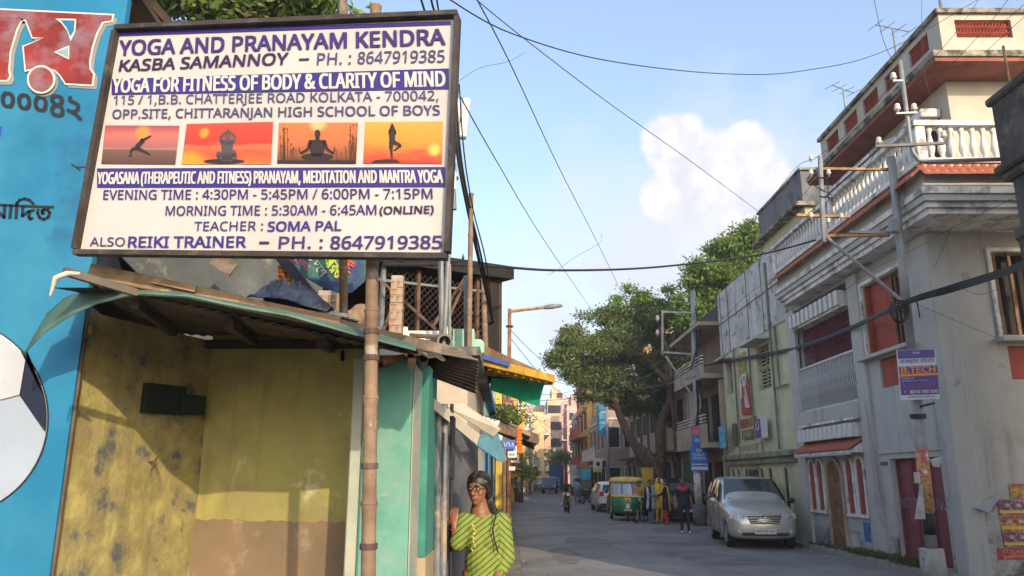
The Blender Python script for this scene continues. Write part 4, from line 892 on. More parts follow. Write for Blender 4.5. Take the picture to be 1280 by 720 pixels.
ring2_b = [(.035,0),(.05,.02),(.03,.06),(.055,.16),(.062,.22),(.04,.36),(.026,.46),(.038,.52),(.05,.56),(.04,.6)]
bme = me_of(MB().lathe([(r*1.15, z) for r, z in ring2_b], (0,0,0), 8), 'baluster', [trimw], True)
y = BY0+.25
while y < BYF-.1: part('baluster', bme, None, man, Matrix.Translation((BX0+.13-XF, y-YN, 7.16))); y += .19
x = BX0+.33
while x < 11.5: part('baluster', bme, None, man, Matrix.Translation((x-XF, BY0+.13-YN, 7.16))); x += .19
for (x, y) in ((BX0+.13,BY0+.13),(BX0+.13,16.4),(BX0+.13,BYF-.1)): MB().box(x-.09,x+.09,y-.09,y+.09,7.161,7.78).build('balustrade_pier', trimw, man, bevel=.01)
MB().prism([(BX0+.02,BYF,7.765),(BX0+.02,BY0+.02,7.765),(13.6,BY0+.02,7.765),(13.6,BY0+.24,7.765),(BX0+.24,BY0+.24,7.765),(BX0+.24,BYF,7.765)], (0,0,.10)).build('balustrade_rail', trimw, man, bevel=.012)
# upper storey
UX, UYF = 8.5, 18.6
m = MB().wall((UX,UYF,6.84), (0,-1,0), (-1,0,0), UYF-YN, 2.4, [(3.6,4.6,.0,2.0,.25),(.8,2.9,.4,1.9,.2)], .25); m.wall((UX,YN,6.84), (1,0,0), (0,-1,0), 5, 2.4); m.wall((UX+5,UYF,6.84), (-1,0,0), (0,1,0), 5, 2.4); m.build('upper_wall', cpl, man)
MB().box(UX+.22,UX+.26,14.0,18.4,6.85,9.1).build('shuttered_opening', maroon, man)
for k in range(6): MB().box(UX+.10,UX+.13,14.05+k*.17,14.09+k*.17,6.9,8.82).build('door_bar', maroon, man)
hd = MB().prism([(UX,15.2,8.86),(UX-.62,15.2,8.58),(UX-.62,15.2,8.66),(UX,15.2,8.94)], (0,3.3,0)); hd.build('sloping_hood', trimw, man); MB().prism([(UX-.01,15.24,8.84),(UX-.60,15.24,8.575),(UX-.60,15.24,8.57),(UX-.01,15.24,8.70)], (0,3.2,0)).build('hood_soffit', maroon, man)
MB().box(UX-.42,UX-.02,13.9,14.7,8.62,8.80).build('door_hood', trimw, man, bevel=.02)
t = thing('outdoor_unit', 'small grey box fixed on the mansion upper wall under the eave', 'box', (UX-.1,15.0,8.0)); MB().box(UX-.16,UX-.01,14.95,15.15,7.9,8.15).build('casing', galv, t, bevel=.01)
# eave and parapet
EX0, EY0, EYF = 7.9, 12.9, 19.2
MB().box(EX0,14,EY0,EYF,9.25,9.33).build('eave_soffit', mat('red_soffit',(.26,.09,.065),.85,.2,3,.1,c2=(.2,.08,.06),c2t=.6), man)
MB().box(EX0-.04,14.04,EY0-.04,EYF+.04,9.334,9.46).build('eave_slab', mossc, man)
PX0, PY0, PYF = 8.2, 13.1, 18.9
sh_ = [(.35+.0+i*1.07, .35+i*1.07+.74, .40, .78, .10) for i in range(5)]
m = MB().wall((PX0,PYF,9.464), (0,-1,0), (-1,0,0), PYF-PY0, .90, sh_, .1); so = [(.30,1.38,.40,.78,.1),(1.72,2.8,.40,.78,.1)]
m.wall((PX0,PY0,9.464), (1,0,0), (0,-1,0), 5, .90, so, .1); m.build('parapet_wall', cpl, man)
MB().box(PX0-.07,13.2,PY0-.07,PY0+.17,10.368,10.46).build('parapet_coping', mossc, man); MB().box(PX0-.07,PX0+.17,PY0+.175,PYF+.05,10.368,10.46).build('parapet_coping', mossc, man)
def lattice(p, u, L, H, nrm):
    mb = MB(); p, u, nrm = V(p), V(u), V(nrm); s = H/3; z = V((0,0,1)); nx = int(L/s)
    for i in range(nx*2+1):
        for j in range(3):
            c = p+u*(s/2+i*s/2)+z*(s/2+j*s)
            if (c-p).dot(u) > L-s*.4: continue
            P = [c+(u*math.cos(a)+z*math.sin(a))*s*.5 for a in [2*PI*k/8 for k in range(9)]]; mb.tube(P, .010, 4, cap=False)
    for a in (0, H): mb.tube([p+z*a, p+z*a+u*L], .018, 4)
    return mb
for h in sh_: lattice((PX0+.05, PYF-h[0], 9.464+.40), (0,-1,0), .74, .38, (-1,0,0)).build('red_lattice', redp, man, kind=None)
for h in so: lattice((PX0+h[0], PY0+.05, 9.464+.40), (1,0,0), 1.08, .38, (0,-1,0)).build('red_lattice', redp, man)
for h in sh_: MB().box(PX0+.085,PX0+.095,PYF-h[1],PYF-h[0],9.865,10.24).build('lattice_back', redp, man)
for h in so: MB().box(PX0+h[0],PX0+h[1],PY0+.085,PY0+.095,9.865,10.24).build('lattice_back', redp, man)
# roof aerials
def yagi(p, h, L, rz, label, n=4):
    t = thing('television_aerial', label, 'aerial', p, rz); MB().tube([(0,0,0),(0,0,h)], .022, 6).build('mast', galv, t, local=True); MB().tube([(-L/2,0,h),(L/2,0,h)], .014, 5).build('boom', galv, t, local=True)
    for i in range(n): x = -L/2+L*i/(n-1); MB().tube([(x,-.22,h),(x,.22,h)], .008, 4).build('element', galv, t, local=True)
yagi((8.3,14.9,10.46), .75, .9, .3, 'wide television aerial on the mansion parapet nearer the corner'); yagi((8.35,17.6,10.46), .75, .8, .5, 'television aerial on the far end of the mansion parapet')
MB().tube([(8.35,13.2,10.46),(8.35,13.2,11.3)], .03, 6).build('roof_pipe', galv, label='short pipe standing on the mansion roof corner', cat='pipe')
# posters on the south plinth
pos_y = [mat('poster_yellow',(.55,.38,.05),.7,.3,9,.05,c2=(.35,.08,.10),c2t=.5,c2s=12,c2w=.05), mat('poster_red',(.42,.05,.06),.7,.25,8,.05,c2=(.5,.35,.1),c2t=.6,c2s=14,c2w=.04), mat('poster_violet',(.16,.08,.16),.7,.4,9,.05,c2=(.45,.3,.3),c2t=.55,c2s=15,c2w=.05)]
def poster(x0, x1, z0, z1, m, e, label, lines=()):
    t = thing('wall_poster', label, 'poster', (x0, YN-.02-e, z0)); MB().box(x0,x1,YN-.017-e,YN-.013-e+.001,z0,z1).build('paper', m, t)
    for s, a, b, c, d, mm in lines:
        mb = MB(); text(mb, s, (x0+a,YN-.019-e,z0+b), (x0+c,YN-.019-e,z0+b), (x0+a,YN-.019-e,z0+b+d), (0,0,0), 0, .02); mb.build('lettering', mm, t)
def heads(t, x0, x1, z0, e, n, m, m2):
    for i in range(n):
        x = x0+(x1-x0)*(i+.5)/n; P = [(x+.045*math.cos(a), YN-.020-e, z0+.03*math.sin(a)) for a in [2*PI*k/10 for k in range(10)]]; MB().poly(P).build('printed_shape', m if i % 2 else m2, t)
yy = mat('print_yellow',(.65,.45,.06),.6,.1); lil = mat('print_lilac',(.45,.38,.45),.6,.2)
xs = XF+.50
for r in range(3):
    for c in range(2):
        x0 = xs+c*.62+.10; z0 = .56+r*.26; poster(x0, x0+.61, z0, z0+.255, pos_y[0 if r != 1 else 2] if c else pos_y[2 if r != 1 else 0], .002+.002*c, ['maroon and yellow event poster','yellow event poster','dark patterned event poster'][r]+(' on the right of its row' if c else ' on the left of its row')+[', lowest row',', middle row',', top row'][r])
        o = bpy.data.objects[-1] if False else None
        t = [q for q in scene.objects if q.get('category') == 'poster'][-1]; heads(t, x0+.02, x0+.6, z0+.16, .004, 6, lil, redp); MB().box(x0+.02,x0+.58,YN-.0215,YN-.0205,z0+.03,z0+.08).build('printed_band', yy, t)
poster(xs-.02, xs+1.0, .36, .55, pos_y[1], .003, 'red and white notice poster along the bottom of the poster group', [('~~~~~~', .08,.10,.45,.06, yy), ('~~~~~~~~~~', .08,.03,.55,.045, whitem)])
poster(xs+.35, xs+.60, 1.36, 1.60, MATS['poster_yellow'], .002, 'small yellow bill above the poster rows'); poster(xs+.63, xs+1.2, 1.36, 1.62, pos_y[2], .004, 'dark brown poster above the poster rows')
mb = MB(); P = [at(1214,633,YN-.03), at(1256,615,YN-.025), at(1236,641,YN-.12), at(1228,638,YN-.15)]
mb.add(P, [(0,1,2,3)]); o = mb.build('torn_poster', mat('poster_back_white',(.34,.34,.35),.7,.12,6), label='white back of a torn poster peeling off the corner wall', cat='poster'); o.modifiers.new('s','SOLIDIFY').thickness = .003

# ---------------- near dark building on the right
nb = thing('dark_corner_building', 'soot dark old building with moulded corner column at the right edge', 'building', (7.35, 10.8, 0))
soot = mat('sooty_masonry', (.085,.075,.068), .95, .35, 1.6, .6, 22, c2=(.18,.15,.125), c2t=.62, c2s=1.8, c2w=.08, c3=(.03,.028,.028), c3t=.58, c3s=1.2, streak=.5)
MB().box(7.42,10.5,4.2,10.75,0,5.05).build('wall', soot, nb); MB().box(7.38,10.6,4.1,10.82,5.05,5.28).build('string_course', soot, nb, bevel=.05); MB().box(7.46,10.5,4.2,10.72,5.28,6.0).build('wall', soot, nb)
MB().box(7.36,10.6,4.1,10.84,6.0,6.14).build('cornice', soot, nb, bevel=.04); MB().box(7.30,10.6,4.1,10.9,6.14,6.26).build('cornice', soot, nb, bevel=.03)
MB().box(7.38,10.5,4.2,10.80,6.26,7.25).build('parapet', soot, nb); MB().box(7.32,10.6,4.1,10.88,7.25,7.38).build('coping', soot, nb, bevel=.03)
MB().tube([(7.5,10.5,7.38),(7.5,10.5,8.1)], .02, 6).build('iron_rod', rust, nb)

# ---------------- pale green building beyond the mansion
gb = thing('pale_green_building', 'pale green three storey building with red painted emblem', 'building', (7.7, 24.5, 0))
pg = mat('pale_green_plaster', (.52,.52,.33), .9, .10, 1, .2, 25, c2=(.38,.39,.26), c2t=.6, c2s=1.2, c2w=.12, streak=.35); cement = mat('bare_cement', (.48,.48,.46), .95, .16, .8, .3, 20, c2=(.50,.51,.38), c2t=.58, c2s=1.1, c2w=.06, c3=(.22,.23,.22), c3t=.58, c3s=2.2, streak=.95)
m = MB().wall((7.7,27.9,0), (0,-1,0), (-1,0,0), 6.85, 6.0, [(.45,1.15,4.55,5.7,.25),(1.9,2.85,4.75,5.75,.06),(3.9,5.1,4.3,5.65,.25)], .25); m.wall((7.7,27.9,0), (1,0,0), (0,1,0), 6, 6.0); m.build('wall', pg, gb)
MB().box(7.66,13.7,21.03,27.95,6.004,8.3).build('cement_parapet', cement, gb); MB().box(7.95,13.6,21.05,27.8,.02,5.99).build('inner_mass', darkin, gb)
for y in (27.6,26.6,24.4,22.9): MB().box(7.645,7.66,y,y+.02,6.02,8.28).build('cement_joint', mat('joint_dark',(.08,.08,.08),.9), gb)
MB().box(7.64,7.66,21.05,27.9,7.15,7.17).build('cement_joint', MATS['joint_dark'], gb)
shut = mat('pale_shutter', (.30,.32,.22), .8, .2, 6)
def louvre(y0, y1, z0, z1, mm=shut):
    MB().box(7.86,7.90,y0,y1,z0,z1).build('window_back', darkin, gb); me = me_of(MB().box(-.02,.02,0,y1-y0-.03,0,.045), 'slat', [mm]); k = 0; z = z0+.05
    while z < z1-.05: part('slat', me, None, gb, Matrix.Translation((.13, y0+.015-24.5, z))); z += .11
    MB().box(7.78,7.84,(y0+y1)/2-.02,(y0+y1)/2+.02,z0,z1).build('mullion', mm, gb); MB().box(7.78,7.84,y0,y1,(z0+z1)/2-.03,(z0+z1)/2+.03).build('transom', mm, gb)
louvre(26.75,27.45,4.55,5.7); louvre(22.8,24.0,4.3,5.65)
jal = mat('jali_cream', (.45,.38,.16), .85, .2, 6)
for k in range(6): MB().box(7.66,7.74,25.10+k*.15,25.16+k*.15,4.76,5.74).build('jali_bar', jal, gb)
for k in range(5): MB().box(7.65,7.73,25.06,25.99,4.80+k*.2,4.84+k*.2).build('jali_bar', jal, gb)
MB().box(7.2,7.75,22.5,24.3,5.72,5.80).build('chajja', cement, gb); MB().box(7.3,7.75,26.6,27.6,5.75,5.82).build('chajja', cement, gb)
for y, z0, z1 in ((26.2,2.4,6.0),(24.5,3.2,6.1),(22.35,2.5,8.0),(21.9,4.2,6.0)): MB().tube([(7.62,y,z0),(7.62,y,z1)], .035, 6).build('drain_pipe', mat('dull_pipe',(.16,.18,.14),.8,.2), gb)
MB().tube([(7.6,22.35,4.2),(7.6,21.2,4.2)], .03, 6).build('drain_pipe', MATS['dull_pipe'], gb)
MB().box(7.45,7.8,21.05,27.9,2.28,2.44).build('cornice', mat('stained_ledge',(.22,.22,.16),.9,.3,3,.3,streak=.4), gb, bevel=.02); MB().box(7.55,7.8,21.05,27.9,2.12,2.278).build('cornice', MATS['stained_ledge'], gb)
for y in (21.9,23.2,24.0,25.6,26.5,27.1): arch(y,y+.34,.8,2.0,7.7,7.68).build('arched_window', mat('dark_olive',(.06,.06,.035),.8,.2), gb); arch_frame(y,y+.34,.8,2.0,.06,7.7,7.64).build('arch_frame', pg, gb)
MB().box(7.64,7.70,24.45,25.45,.1,2.05).build('door_leaf', shut, gb)
for k in range(3): MB().box(7.60,7.64,24.5+k*.33,24.74+k*.33,.2,1.95).build('door_panel', MATS['dark_olive'], gb)
# emblem, lettering, boards
emb = thing('painted_emblem', 'tall red emblem with white monogram on the pale green wall', 'emblem', (7.66, 25.2, 3.7))
sred = mat('emblem_red', (.36,.05,.045), .7, .2, 5)
MB().prism([(7.68,25.75,3.72),(7.68,24.75,3.66),(7.68,24.75,4.80),(7.68,25.35,4.80),(7.68,25.75,4.40)], (-.05,0,0)).build('plate', sred, emb)
ew = mat('emblem_white', (.62,.62,.60), .7, .1)
def bar(a, b, w=.09): MB().beam((7.61,*a),(7.61,*b), .03, w, up=(0,1,0)).build('monogram_stroke', ew, emb)
bar((25.6,4.9),(25.6,4.25)); bar((25.6,4.9),(24.95,4.98)); bar((25.35,4.95),(25.1,4.25)); bar((25.1,4.62),(24.95,4.95)); bar((25.2,4.6),(24.95,3.98)); bar((25.2,4.3),(25.2,3.95)); bar((25.2,3.95),(24.82,3.93)); bar((25.6,4.6),(25.35,4.6))
def ltr(s, y0, y1, z0, h, m, x=7.655, label=None, th=True):
    t = thing('wall_lettering', label, 'lettering', (x, y0, z0)); mb = MB(); text(mb, s, (x,y0,z0), (x,y1,z0), (x,y0,z0+h), (0,0,0), 0, .03); o = mb.build('lettering', m, t); q = o.modifiers.new('s','SOLIDIFY'); q.thickness = .02
ltr('~~~~~~~~', 26.1, 24.3, 3.28, .30, sred, label='row of raised red capital letters under the emblem')
def board(y0, y1, z0, z1, m, label, txts=(), x=7.62, d=.05, name='wall_board'):
    t = thing(name, label, 'signboard', (x, y0, z0)); MB().box(x,x+d,min(y0,y1),max(y0,y1),z0,z1).build('board', m, t)
    for s, a, b, c, h, mm in txts: mb = MB(); text(mb, s, (x-.004,y0+(y1-y0)*a,z0+(z1-z0)*b), (x-.004,y0+(y1-y0)*c,z0+(z1-z0)*b), (x-.004,y0+(y1-y0)*a,z0+(z1-z0)*(b+h)), (0,0,0), 0, .02); mb.build('lettering', mm, t)
    return t
olive = mat('board_olive', (.13,.17,.07), .7, .15); pboard = mat('board_pale_green', (.42,.46,.30), .7, .1)
board(25.9,24.75,2.92,3.2, olive, 'small olive board with pale script below the red letters', [('~~~~~',.15,.25,.85,.5,pboard)])
board(26.3,24.0,2.46,2.80, pboard, 'wide pale board with green capitals just above the ledge', [('~~~~~~~~~~~~',.06,.2,.94,.6,olive)])
board(27.0,26.6,2.75,3.5, mat('board_brown',(.16,.10,.06),.7,.2), 'narrow brown wooden board right of the sky blue banner')
t = board(27.75,27.15,2.7,3.45, mat('banner_sky',(.10,.38,.60),.6,.2,5,.1,c2=(.5,.55,.6),c2t=.62,c2s=5,c2w=.04), 'light blue banner hanging at the far corner of the green building', x=7.35)
t = board(24.0,23.0,2.85,3.45, mat('board_white',(.5,.5,.5),.6,.1), 'white and purple advertisement panel with a large letter U', [('U',.12,.45,.40,.45,whitem)], x=7.5)
MB().box(7.485,7.499,23.5,24.0,2.87,3.43).build('purple_half', mat('ad_purple',(.10,.035,.17),.6,.1), t); mb = MB(); text(mb, 'U', (7.482,23.9,3.1),(7.482,23.6,3.1),(7.482,23.9,3.38),(0,0,0),0,.04); mb.build('lettering', whitem, t)
# set-back top storey
ts = thing('setback_storey', 'cream set-back top storey with dark stained parapet beyond the mansion', 'building', (8.5, 23, 8.3))
MB().box(8.5,13.5,21.1,24.9,8.3,9.35).build('wall', mat('cream_yellow_plaster',(.45,.43,.28),.9,.12,1,.2,streak=.4), ts); MB().box(8.2,13.6,20.95,25.1,9.35,9.47).build('slab', mossc, ts)
MB().box(8.45,13.5,21.05,24.95,9.47,10.45).build('parapet', mat('dark_cement',(.17,.18,.19),.95,.25,1.2,.3,c2=(.09,.10,.11),c2t=.56,c2s=1.2,streak=.7), ts); MB().box(8.40,13.6,20.98,25.02,10.45,10.53).build('coping', mossc, ts)

# ---------------- generic street houses
def house(name, label, x0, x1, y0, y1, h, wm, side, floors=3, bays=3, trim=None, balcony=None, awn=None, south=True, sbays=2, group=None, roofm=None, win=None, shopcol=None, detail=True):
    """side = +1: the street is on +x (left row), -1: on -x (right row)"""
    xf = x1 if side > 0 else x0; s = side; trim = trim or trimw; win = win or darkin
    t = thing(name, label, 'building', (xf, (y0+y1)/2, 0), group=group)
    MB().box(x0,x1,y0,y1,0,h).build('wall', wm, t); MB().box(x0-.12,x1+.12,y0-.12,y1+.12,h,h+.12).build('roof_slab', trim, t); MB().box(x0+.02,x1-.02,y0+.02,y1-.02,h+.12,h+.75).build('parapet', wm, t)
    fh = h/floors; L = y1-y0
    fme = {}
    for f in range(floors):
        z = f*fh
        if f: MB().box(min(xf,xf+s*.1),max(xf,xf+s*.1),y0-.03,y1+.03,z-.08,z+.05).build('string_course', trim, t)
        for b in range(bays):
            c = y0+L*(b+.5)/bays; w = L/bays*(.25 if f else .36); a, d = (z+.25*fh+.1, z+.82*fh) if f else (.15, .78*fh)
            if detail: MB().box(min(xf,xf+s*.05),max(xf,xf+s*.05),c-w-.08,c+w+.08,a-.08,d+.08).build('window_frame', trim, t)
            MB().box(min(xf+s*.03,xf+s*.06),max(xf+s*.03,xf+s*.06),c-w,c+w,a,d).build('window' if f else 'shop_opening', (shopcol if shopcol and not f and b % 2 else win), t)
            if detail and f: MB().box(min(xf+s*.055,xf+s*.075),max(xf+s*.055,xf+s*.075),c-.03,c+.03,a,d).build('mullion', trim, t); MB().box(min(xf,xf+s*.4),max(xf,xf+s*.4),c-w-.15,c+w+.15,d+.10,d+.16).build('sun_shade', trim, t)
        if south:
            for b in range(sbays):
                c = x0+(x1-x0)*(b+.5)/sbays; w = .45; a, d = z+.3*fh, z+.8*fh
                MB().box(c-w-.07,c+w+.07,y0-.05,y0+.01,a-.07,d+.07).build('window_frame', trim, t); MB().box(c-w,c+w,y0-.06,y0-.03,a,d).build('window', win, t)
        if balcony and f in balcony:
            MB().box(min(xf,xf+s*.9),max(xf,xf+s*.9),y0+.2,y1-.2,z-.06,z+.07).build('balcony_slab', trim, t)
            rb = MB(); q = xf+s*.86
            for k in range(int((L-.4)/.22)+1): rb.box(q-.015,q+.015,y0+.22+k*.22,y0+.25+k*.22,z+.07,z+.95)
            rb.box(q-.03,q+.03,y0+.2,y1-.2,z+.95,z+1.0); rb.build('balcony_railing', trim, t)
    if awn: 
        MB().prism([(xf,y0+.2,fh*.95),(xf+s*1.1,y0+.2,fh*.80),(xf+s*1.1,y0+.2,fh*.83),(xf,y0+.2,fh*.99)], (0,L-.4,0)).build('awning', awn, t)
    return t
P = lambda n, c, **k: mat('plaster_'+n, c, .9, .15, .9, .2, 12, streak=k.get('streak', .25), c2=tuple(x*.75 for x in c), c2t=.6, c2s=.8, c2w=.1)
# dark balcony building (right, next to the green building)
bb_ = thing('balcony_building', 'shaded brown building with heavy projecting balconies', 'building', (7.9, 30.6, 0))
brn = P('brown',(.22,.175,.13)); brn2 = P('pale_brown',(.36,.30,.23)); soot2 = P('dark_grey',(.06,.06,.06))
MB().box(8.1,14,28.1,33.2,0,7.2).build('wall', brn, bb_); MB().box(8.08,14.1,28.05,33.3,7.2,8.3).build('parapet', soot2, bb_)
for z in (2.75,5.25): 
    MB().box(6.95,8.1,28.1,33.0,z,z+.18).build('balcony_slab', brn2, bb_); MB().box(6.95,7.05,28.1,33.0,z+.185,z+.85 if z < 4 else z+.5).build('balcony_front', brn2, bb_)
    for k in range(3): MB().box(6.96,7.06,28.15,32.9,z+(.92 if z < 4 else .58)+.12*k,z+(.95 if z < 4 else .61)+.12*k).build('balcony_rail', trimw, bb_)
for y in (28.6,30.3,32): 
    MB().box(8.04,8.10,y,y+.9,3.2,4.9).build('dark_door', darkin, bb_); MB().box(8.04,8.10,y,y+1.0,.1,2.3).build('shop_opening', darkin, bb_)
MB().box(7.6,7.9,28.15,28.35,0.0,5.2).build('column', brn2, bb_); MB().box(6.9,8.1,28.0,33.2,7.2,7.34).build('roof_slab', brn2, bb_)
MB().box(8.2,9.0,28.3,28.9,8.3,8.32).build('roof_patch', brn, bb_)
# low ruin / shanty behind the tree
ru = thing('low_shanty_house', 'low old two storey house with torn grey cladding behind the tree', 'building', (8.6, 46, 0))
rg = P('shanty_grey',(.38,.34,.28)); rg2 = P('shanty_dark',(.09,.075,.06)); 
MB().box(8.5,16,36,58,0,2.9).build('lower_wall', rg, ru); MB().box(8.7,16,38,58,2.9,6.2).build('upper_wall', rg, ru)
MB().prism([(7.9,37,6.2),(8.6,37,6.9),(16,37,6.9),(16,37,6.2)], (0,22,0)).build('tin_roof', mat('brown_tin_roof',(.11,.065,.045),.8,.3,2,.3), ru)
MB().box(7.8,8.7,36,58,2.9,3.02).build('ledge', rg2, ru)
for k in range(9): y = 37+k*2.3; MB().box(8.42,8.5,y,y+1.7,.2,2.5).build('shop_opening', darkin if k % 3 else mat('green_shutter',(.03,.14,.07),.7,.2), ru); MB().box(8.35,8.5,y+1.8,y+2.1,0,2.85).build('pier', rg, ru)
for k in range(7): y = 39+k*2.7; MB().box(8.62,8.7,y,y+1.5,4.4,5.6).build('window', darkin, ru); MB().box(8.55,8.7,y-.4,y-.25,3.05,6.1).build('post', brn, ru)
MB().box(12.5,16,35.9,36,0.2,2.6).build('shop_opening', darkin, ru)
# yellow tower block, blue banner
yb = P('yellow',(.62,.40,.10), streak=.15); yb2 = mat('yellow_stripe',(.70,.50,.12),.8,.15)
tb = house('yellow_building', 'tall narrow yellow building with red sills beyond the tree', 7.2, 9.9, 74, 86, 11.0, yb, -1, 4, 3, trim=mat('red_trim',(.42,.12,.08),.8,.2), balcony=(1,2), sbays=1)
for x in (7.7,8.2,8.7,9.3): MB().box(x-.03,x+.03,73.9,74,.2,10.9).build('vertical_stripe', MATS['red_trim'] if x in (8.2,) else brn, tb)
tb2 = MB().box(7.15,10,74.1,86,11.8,12.9).build('balustrade_wall', trimw, tb); MB().box(8.0,9.5,76,82,12.9,14.2).build('roof_room', P('cream',(.55,.48,.36)), tb)
house('pink_shop_house', 'pale house with red lower awning at the foot of the yellow building', 7.4, 10, 62, 73.6, 6.2, P('stone',(.34,.27,.21)), -1, 2, 4, awn=MATS['red_trim'], balcony=(1,))
house('street_house', 'yellow ochre house showing through the tree crown', 10.3, 18, 58.5, 73, 12.5, yb, -1, 4, 4, balcony=(2,3))
house('street_house', 'orange yellow house high behind the shanty roof', 17, 24, 44, 56, 13.5, P('orange',(.66,.38,.08)), -1, 4, 3, balcony=(1,2,3), sbays=3)
bl = thing('blue_banner', 'tall bright blue banner on the roadside below the yellow building', 'banner', (7,61.3,5)); MB().box(6.7,7.4,61.3,61.35,4.9,7.7).build('cloth', mat('banner_blue',(.03,.17,.33),.6,.2,2), bl)
MB().box(6.8,7.3,61.28,61.298,5.8,6.7).build('printed_patch', mat('banner_print',(.05,.24,.42),.6,.3,3), bl)
# farther right
house('street_house', 'pale grey house beside the yellow building', 7.9, 13, 87, 97, 8.5, P('grey',(.36,.36,.36)), -1, 3, 3, balcony=(1,2))
house('street_house', 'cream house on the right beyond the grey one', 8.6, 14, 98, 112, 9.5, P('cream',(.55,.48,.36)), -1, 3, 3)
house('street_house', 'pinkish house on the right at the bend', 11.2, 17, 118, 132, 9, P('pink',(.56,.32,.27)), -1, 3, 3, balcony=(1,2))
# the view is closed by pink and cream blocks at the bend
for i, (x0, x1, y0, y1, h, c, lab) in enumerate([(10.6,16,150,160,14.5,'pink','tall pink block closing the end of the street'),(7.6,10.5,166,176,17.5,'cream','cream block with roof rooms at the end of the street'),(16.3,20,168,178,16,'pink','pink block right of the tallest pink one, far away'),
      (9.5,14,190,200,20,'rose','rose coloured stepped block behind the pink block'),(3.4,7.4,176,186,17,'stone','stone coloured far block above the left hand houses')]):
    cc = {'pink':P('pink',(.56,.32,.27)),'cream':P('peach',(.62,.42,.26)),'rose':P('rose',(.60,.30,.26)),'stone':P('sand',(.46,.36,.26))}[c]
    t = house('distant_block', lab, x0, x1, y0, y1, h, cc, -1, 5, 3, balcony=(2,3), sbays=3, group='far blocks closing the street'); MB().box(x0+1,x0+2.6,y0+1,y1-1,h+.75,h+3).build('roof_room', cc, t); MB().box(x0+2.2,x0+3.0,y0+.5,y0+1.5,h+.75,h+2).build('water_tank', mat('tank_black',(.03,.03,.03),.6), t)
# ---------------- left row beyond the shop block
house('street_house', 'pale teal single storey shop behind the woman', -6, -.46, 11.8, 16.5, 3.0, tealb, 1, 1, 3, trim=P('blue',(.08,.22,.38)), shopcol=mat('blue_shutter',(.05,.20,.38),.6,.15), south=False)
for k in range(5): pass
house('street_house', 'red and cream low shop next to the teal shop', -6, -.7, 16.7, 22, 3.2, P('red',(.40,.07,.05)), 1, 1, 3, awn=P('tan',(.30,.22,.15)), shopcol=yb, south=False)
house('street_house', 'cream two storey house behind the dark canopy', -7, -1.2, 22.3, 30, 5.6, P('cream',(.55,.48,.36)), 1, 2, 3, balcony=(1,), south=True)
house('street_house', 'pink and white three storey house on the left', -7, -.9, 33, 41, 6.9, P('pink2',(.62,.30,.30)), 1, 2, 3, balcony=(1,), shopcol=tealb)
house('street_house', 'bright yellow house on the left with plants', -8, -.5, 42, 54, 7.6, P('lemon',(.66,.50,.10)), 1, 3, 4, balcony=(1,2), awn=MATS['red_trim'])
house('street_house', 'orange yellow house on the left before the bend', -8, .4, 58, 74, 7.8, P('orange',(.66,.38,.08)), 1, 3, 4, balcony=(1,2), awn=yb)
house('street_house', 'yellow ochre house at the start of the bend', -8, 1.3, 78, 94, 8.4, yb, 1, 3, 4, balcony=(1,2), awn=P('tan',(.30,.22,.15)))
house('street_house', 'sand coloured house along the bend', -8, 2.6, 98, 116, 9.4, P('sand',(.46,.36,.26)), 1, 3, 4, balcony=(1,2))
house('street_house', 'cream tall house along the bend on the left', -4, 5.0, 122, 142, 11, P('buff',(.62,.46,.24)), 1, 4, 4, balcony=(1,2,3))
house('street_house', 'salmon house farthest along the left side', -2, 7.2, 146, 162, 12.5, P('salmon',(.62,.38,.26)), 1, 4, 4, balcony=(1,2))
# dark canopy with garland, small signs
cn_ = thing('shop_canopy', 'dark brown shop canopy with plants on top on the left', 'canopy', (0,17,2.6)); dk = mat('canopy_brown', (.10,.065,.045), .85, .3, 3, .3)
MB().prism([at(612,530,15.5), at(672,549,18.2), at(660,556,18.6), at(668,563,18.4), V((-.7,19,2.9)), V((-.7,15.5,2.95))], (0,0,.12)).build('deck', dk, cn_)
a, b = at(617,532,15.4), at(672,550,18.2); MB().beam(a, b, .06, .20).build('fascia', mat('canopy_fascia',(.22,.15,.10),.85,.3,4), cn_)
garland(at(648,537,16.8), at(648,565,16.8), 'orange marigold garland hanging from the dark canopy', .085, 8, (.75,.16,.02))
def post_sign(px0, py0, px1, py1, Y, m, label, txts=(), name='hanging_sign', th=.04):
    a, b = at(px0,py1,Y), at(px1,py0,Y); t = thing(name, label, 'sign', a); MB().box(a.x,b.x,Y,Y+th,a.z,b.z).build('board', m, t)
    for s, x0, z0, x1, h, mm in txts:
        W, H = b.x-a.x, b.z-a.z; mb = MB(); text(mb, s, (a.x+W*x0,Y-.006,a.z+H*z0), (a.x+W*x1,Y-.006,a.z+H*z0), (a.x+W*x0,Y-.006,a.z+H*(z0+h)), (0,0,0), 0, .02); mb.build('lettering', mm, t)
    return t
bsign = mat('sign_blue', (.05,.12,.42), .6, .1); wsign = mat('sign_white', (.60,.62,.66), .6, .1); rsign = mat('sign_dark_red',(.22,.06,.07),.7,.2)
post_sign(629,550,644,561, 14.5, bsign, 'small blue sign on the left under the canopy', [('~~~~',.1,.3,.9,.4,wsign)])
post_sign(635,558,646,572, 14.6, wsign, 'small white and blue sign just below the blue one', [('~~~~~',.1,.6,.9,.25,bsign), ('~~~~',.1,.15,.9,.25,bsign)])
post_sign(630,500,642,511, 20, rsign, 'small dark red board on the lamp post', [('~~~~',.1,.3,.9,.4,wsign)])
post_sign(636,583,644,588, 20, wsign, 'tiny white sign low beside the wooden post')
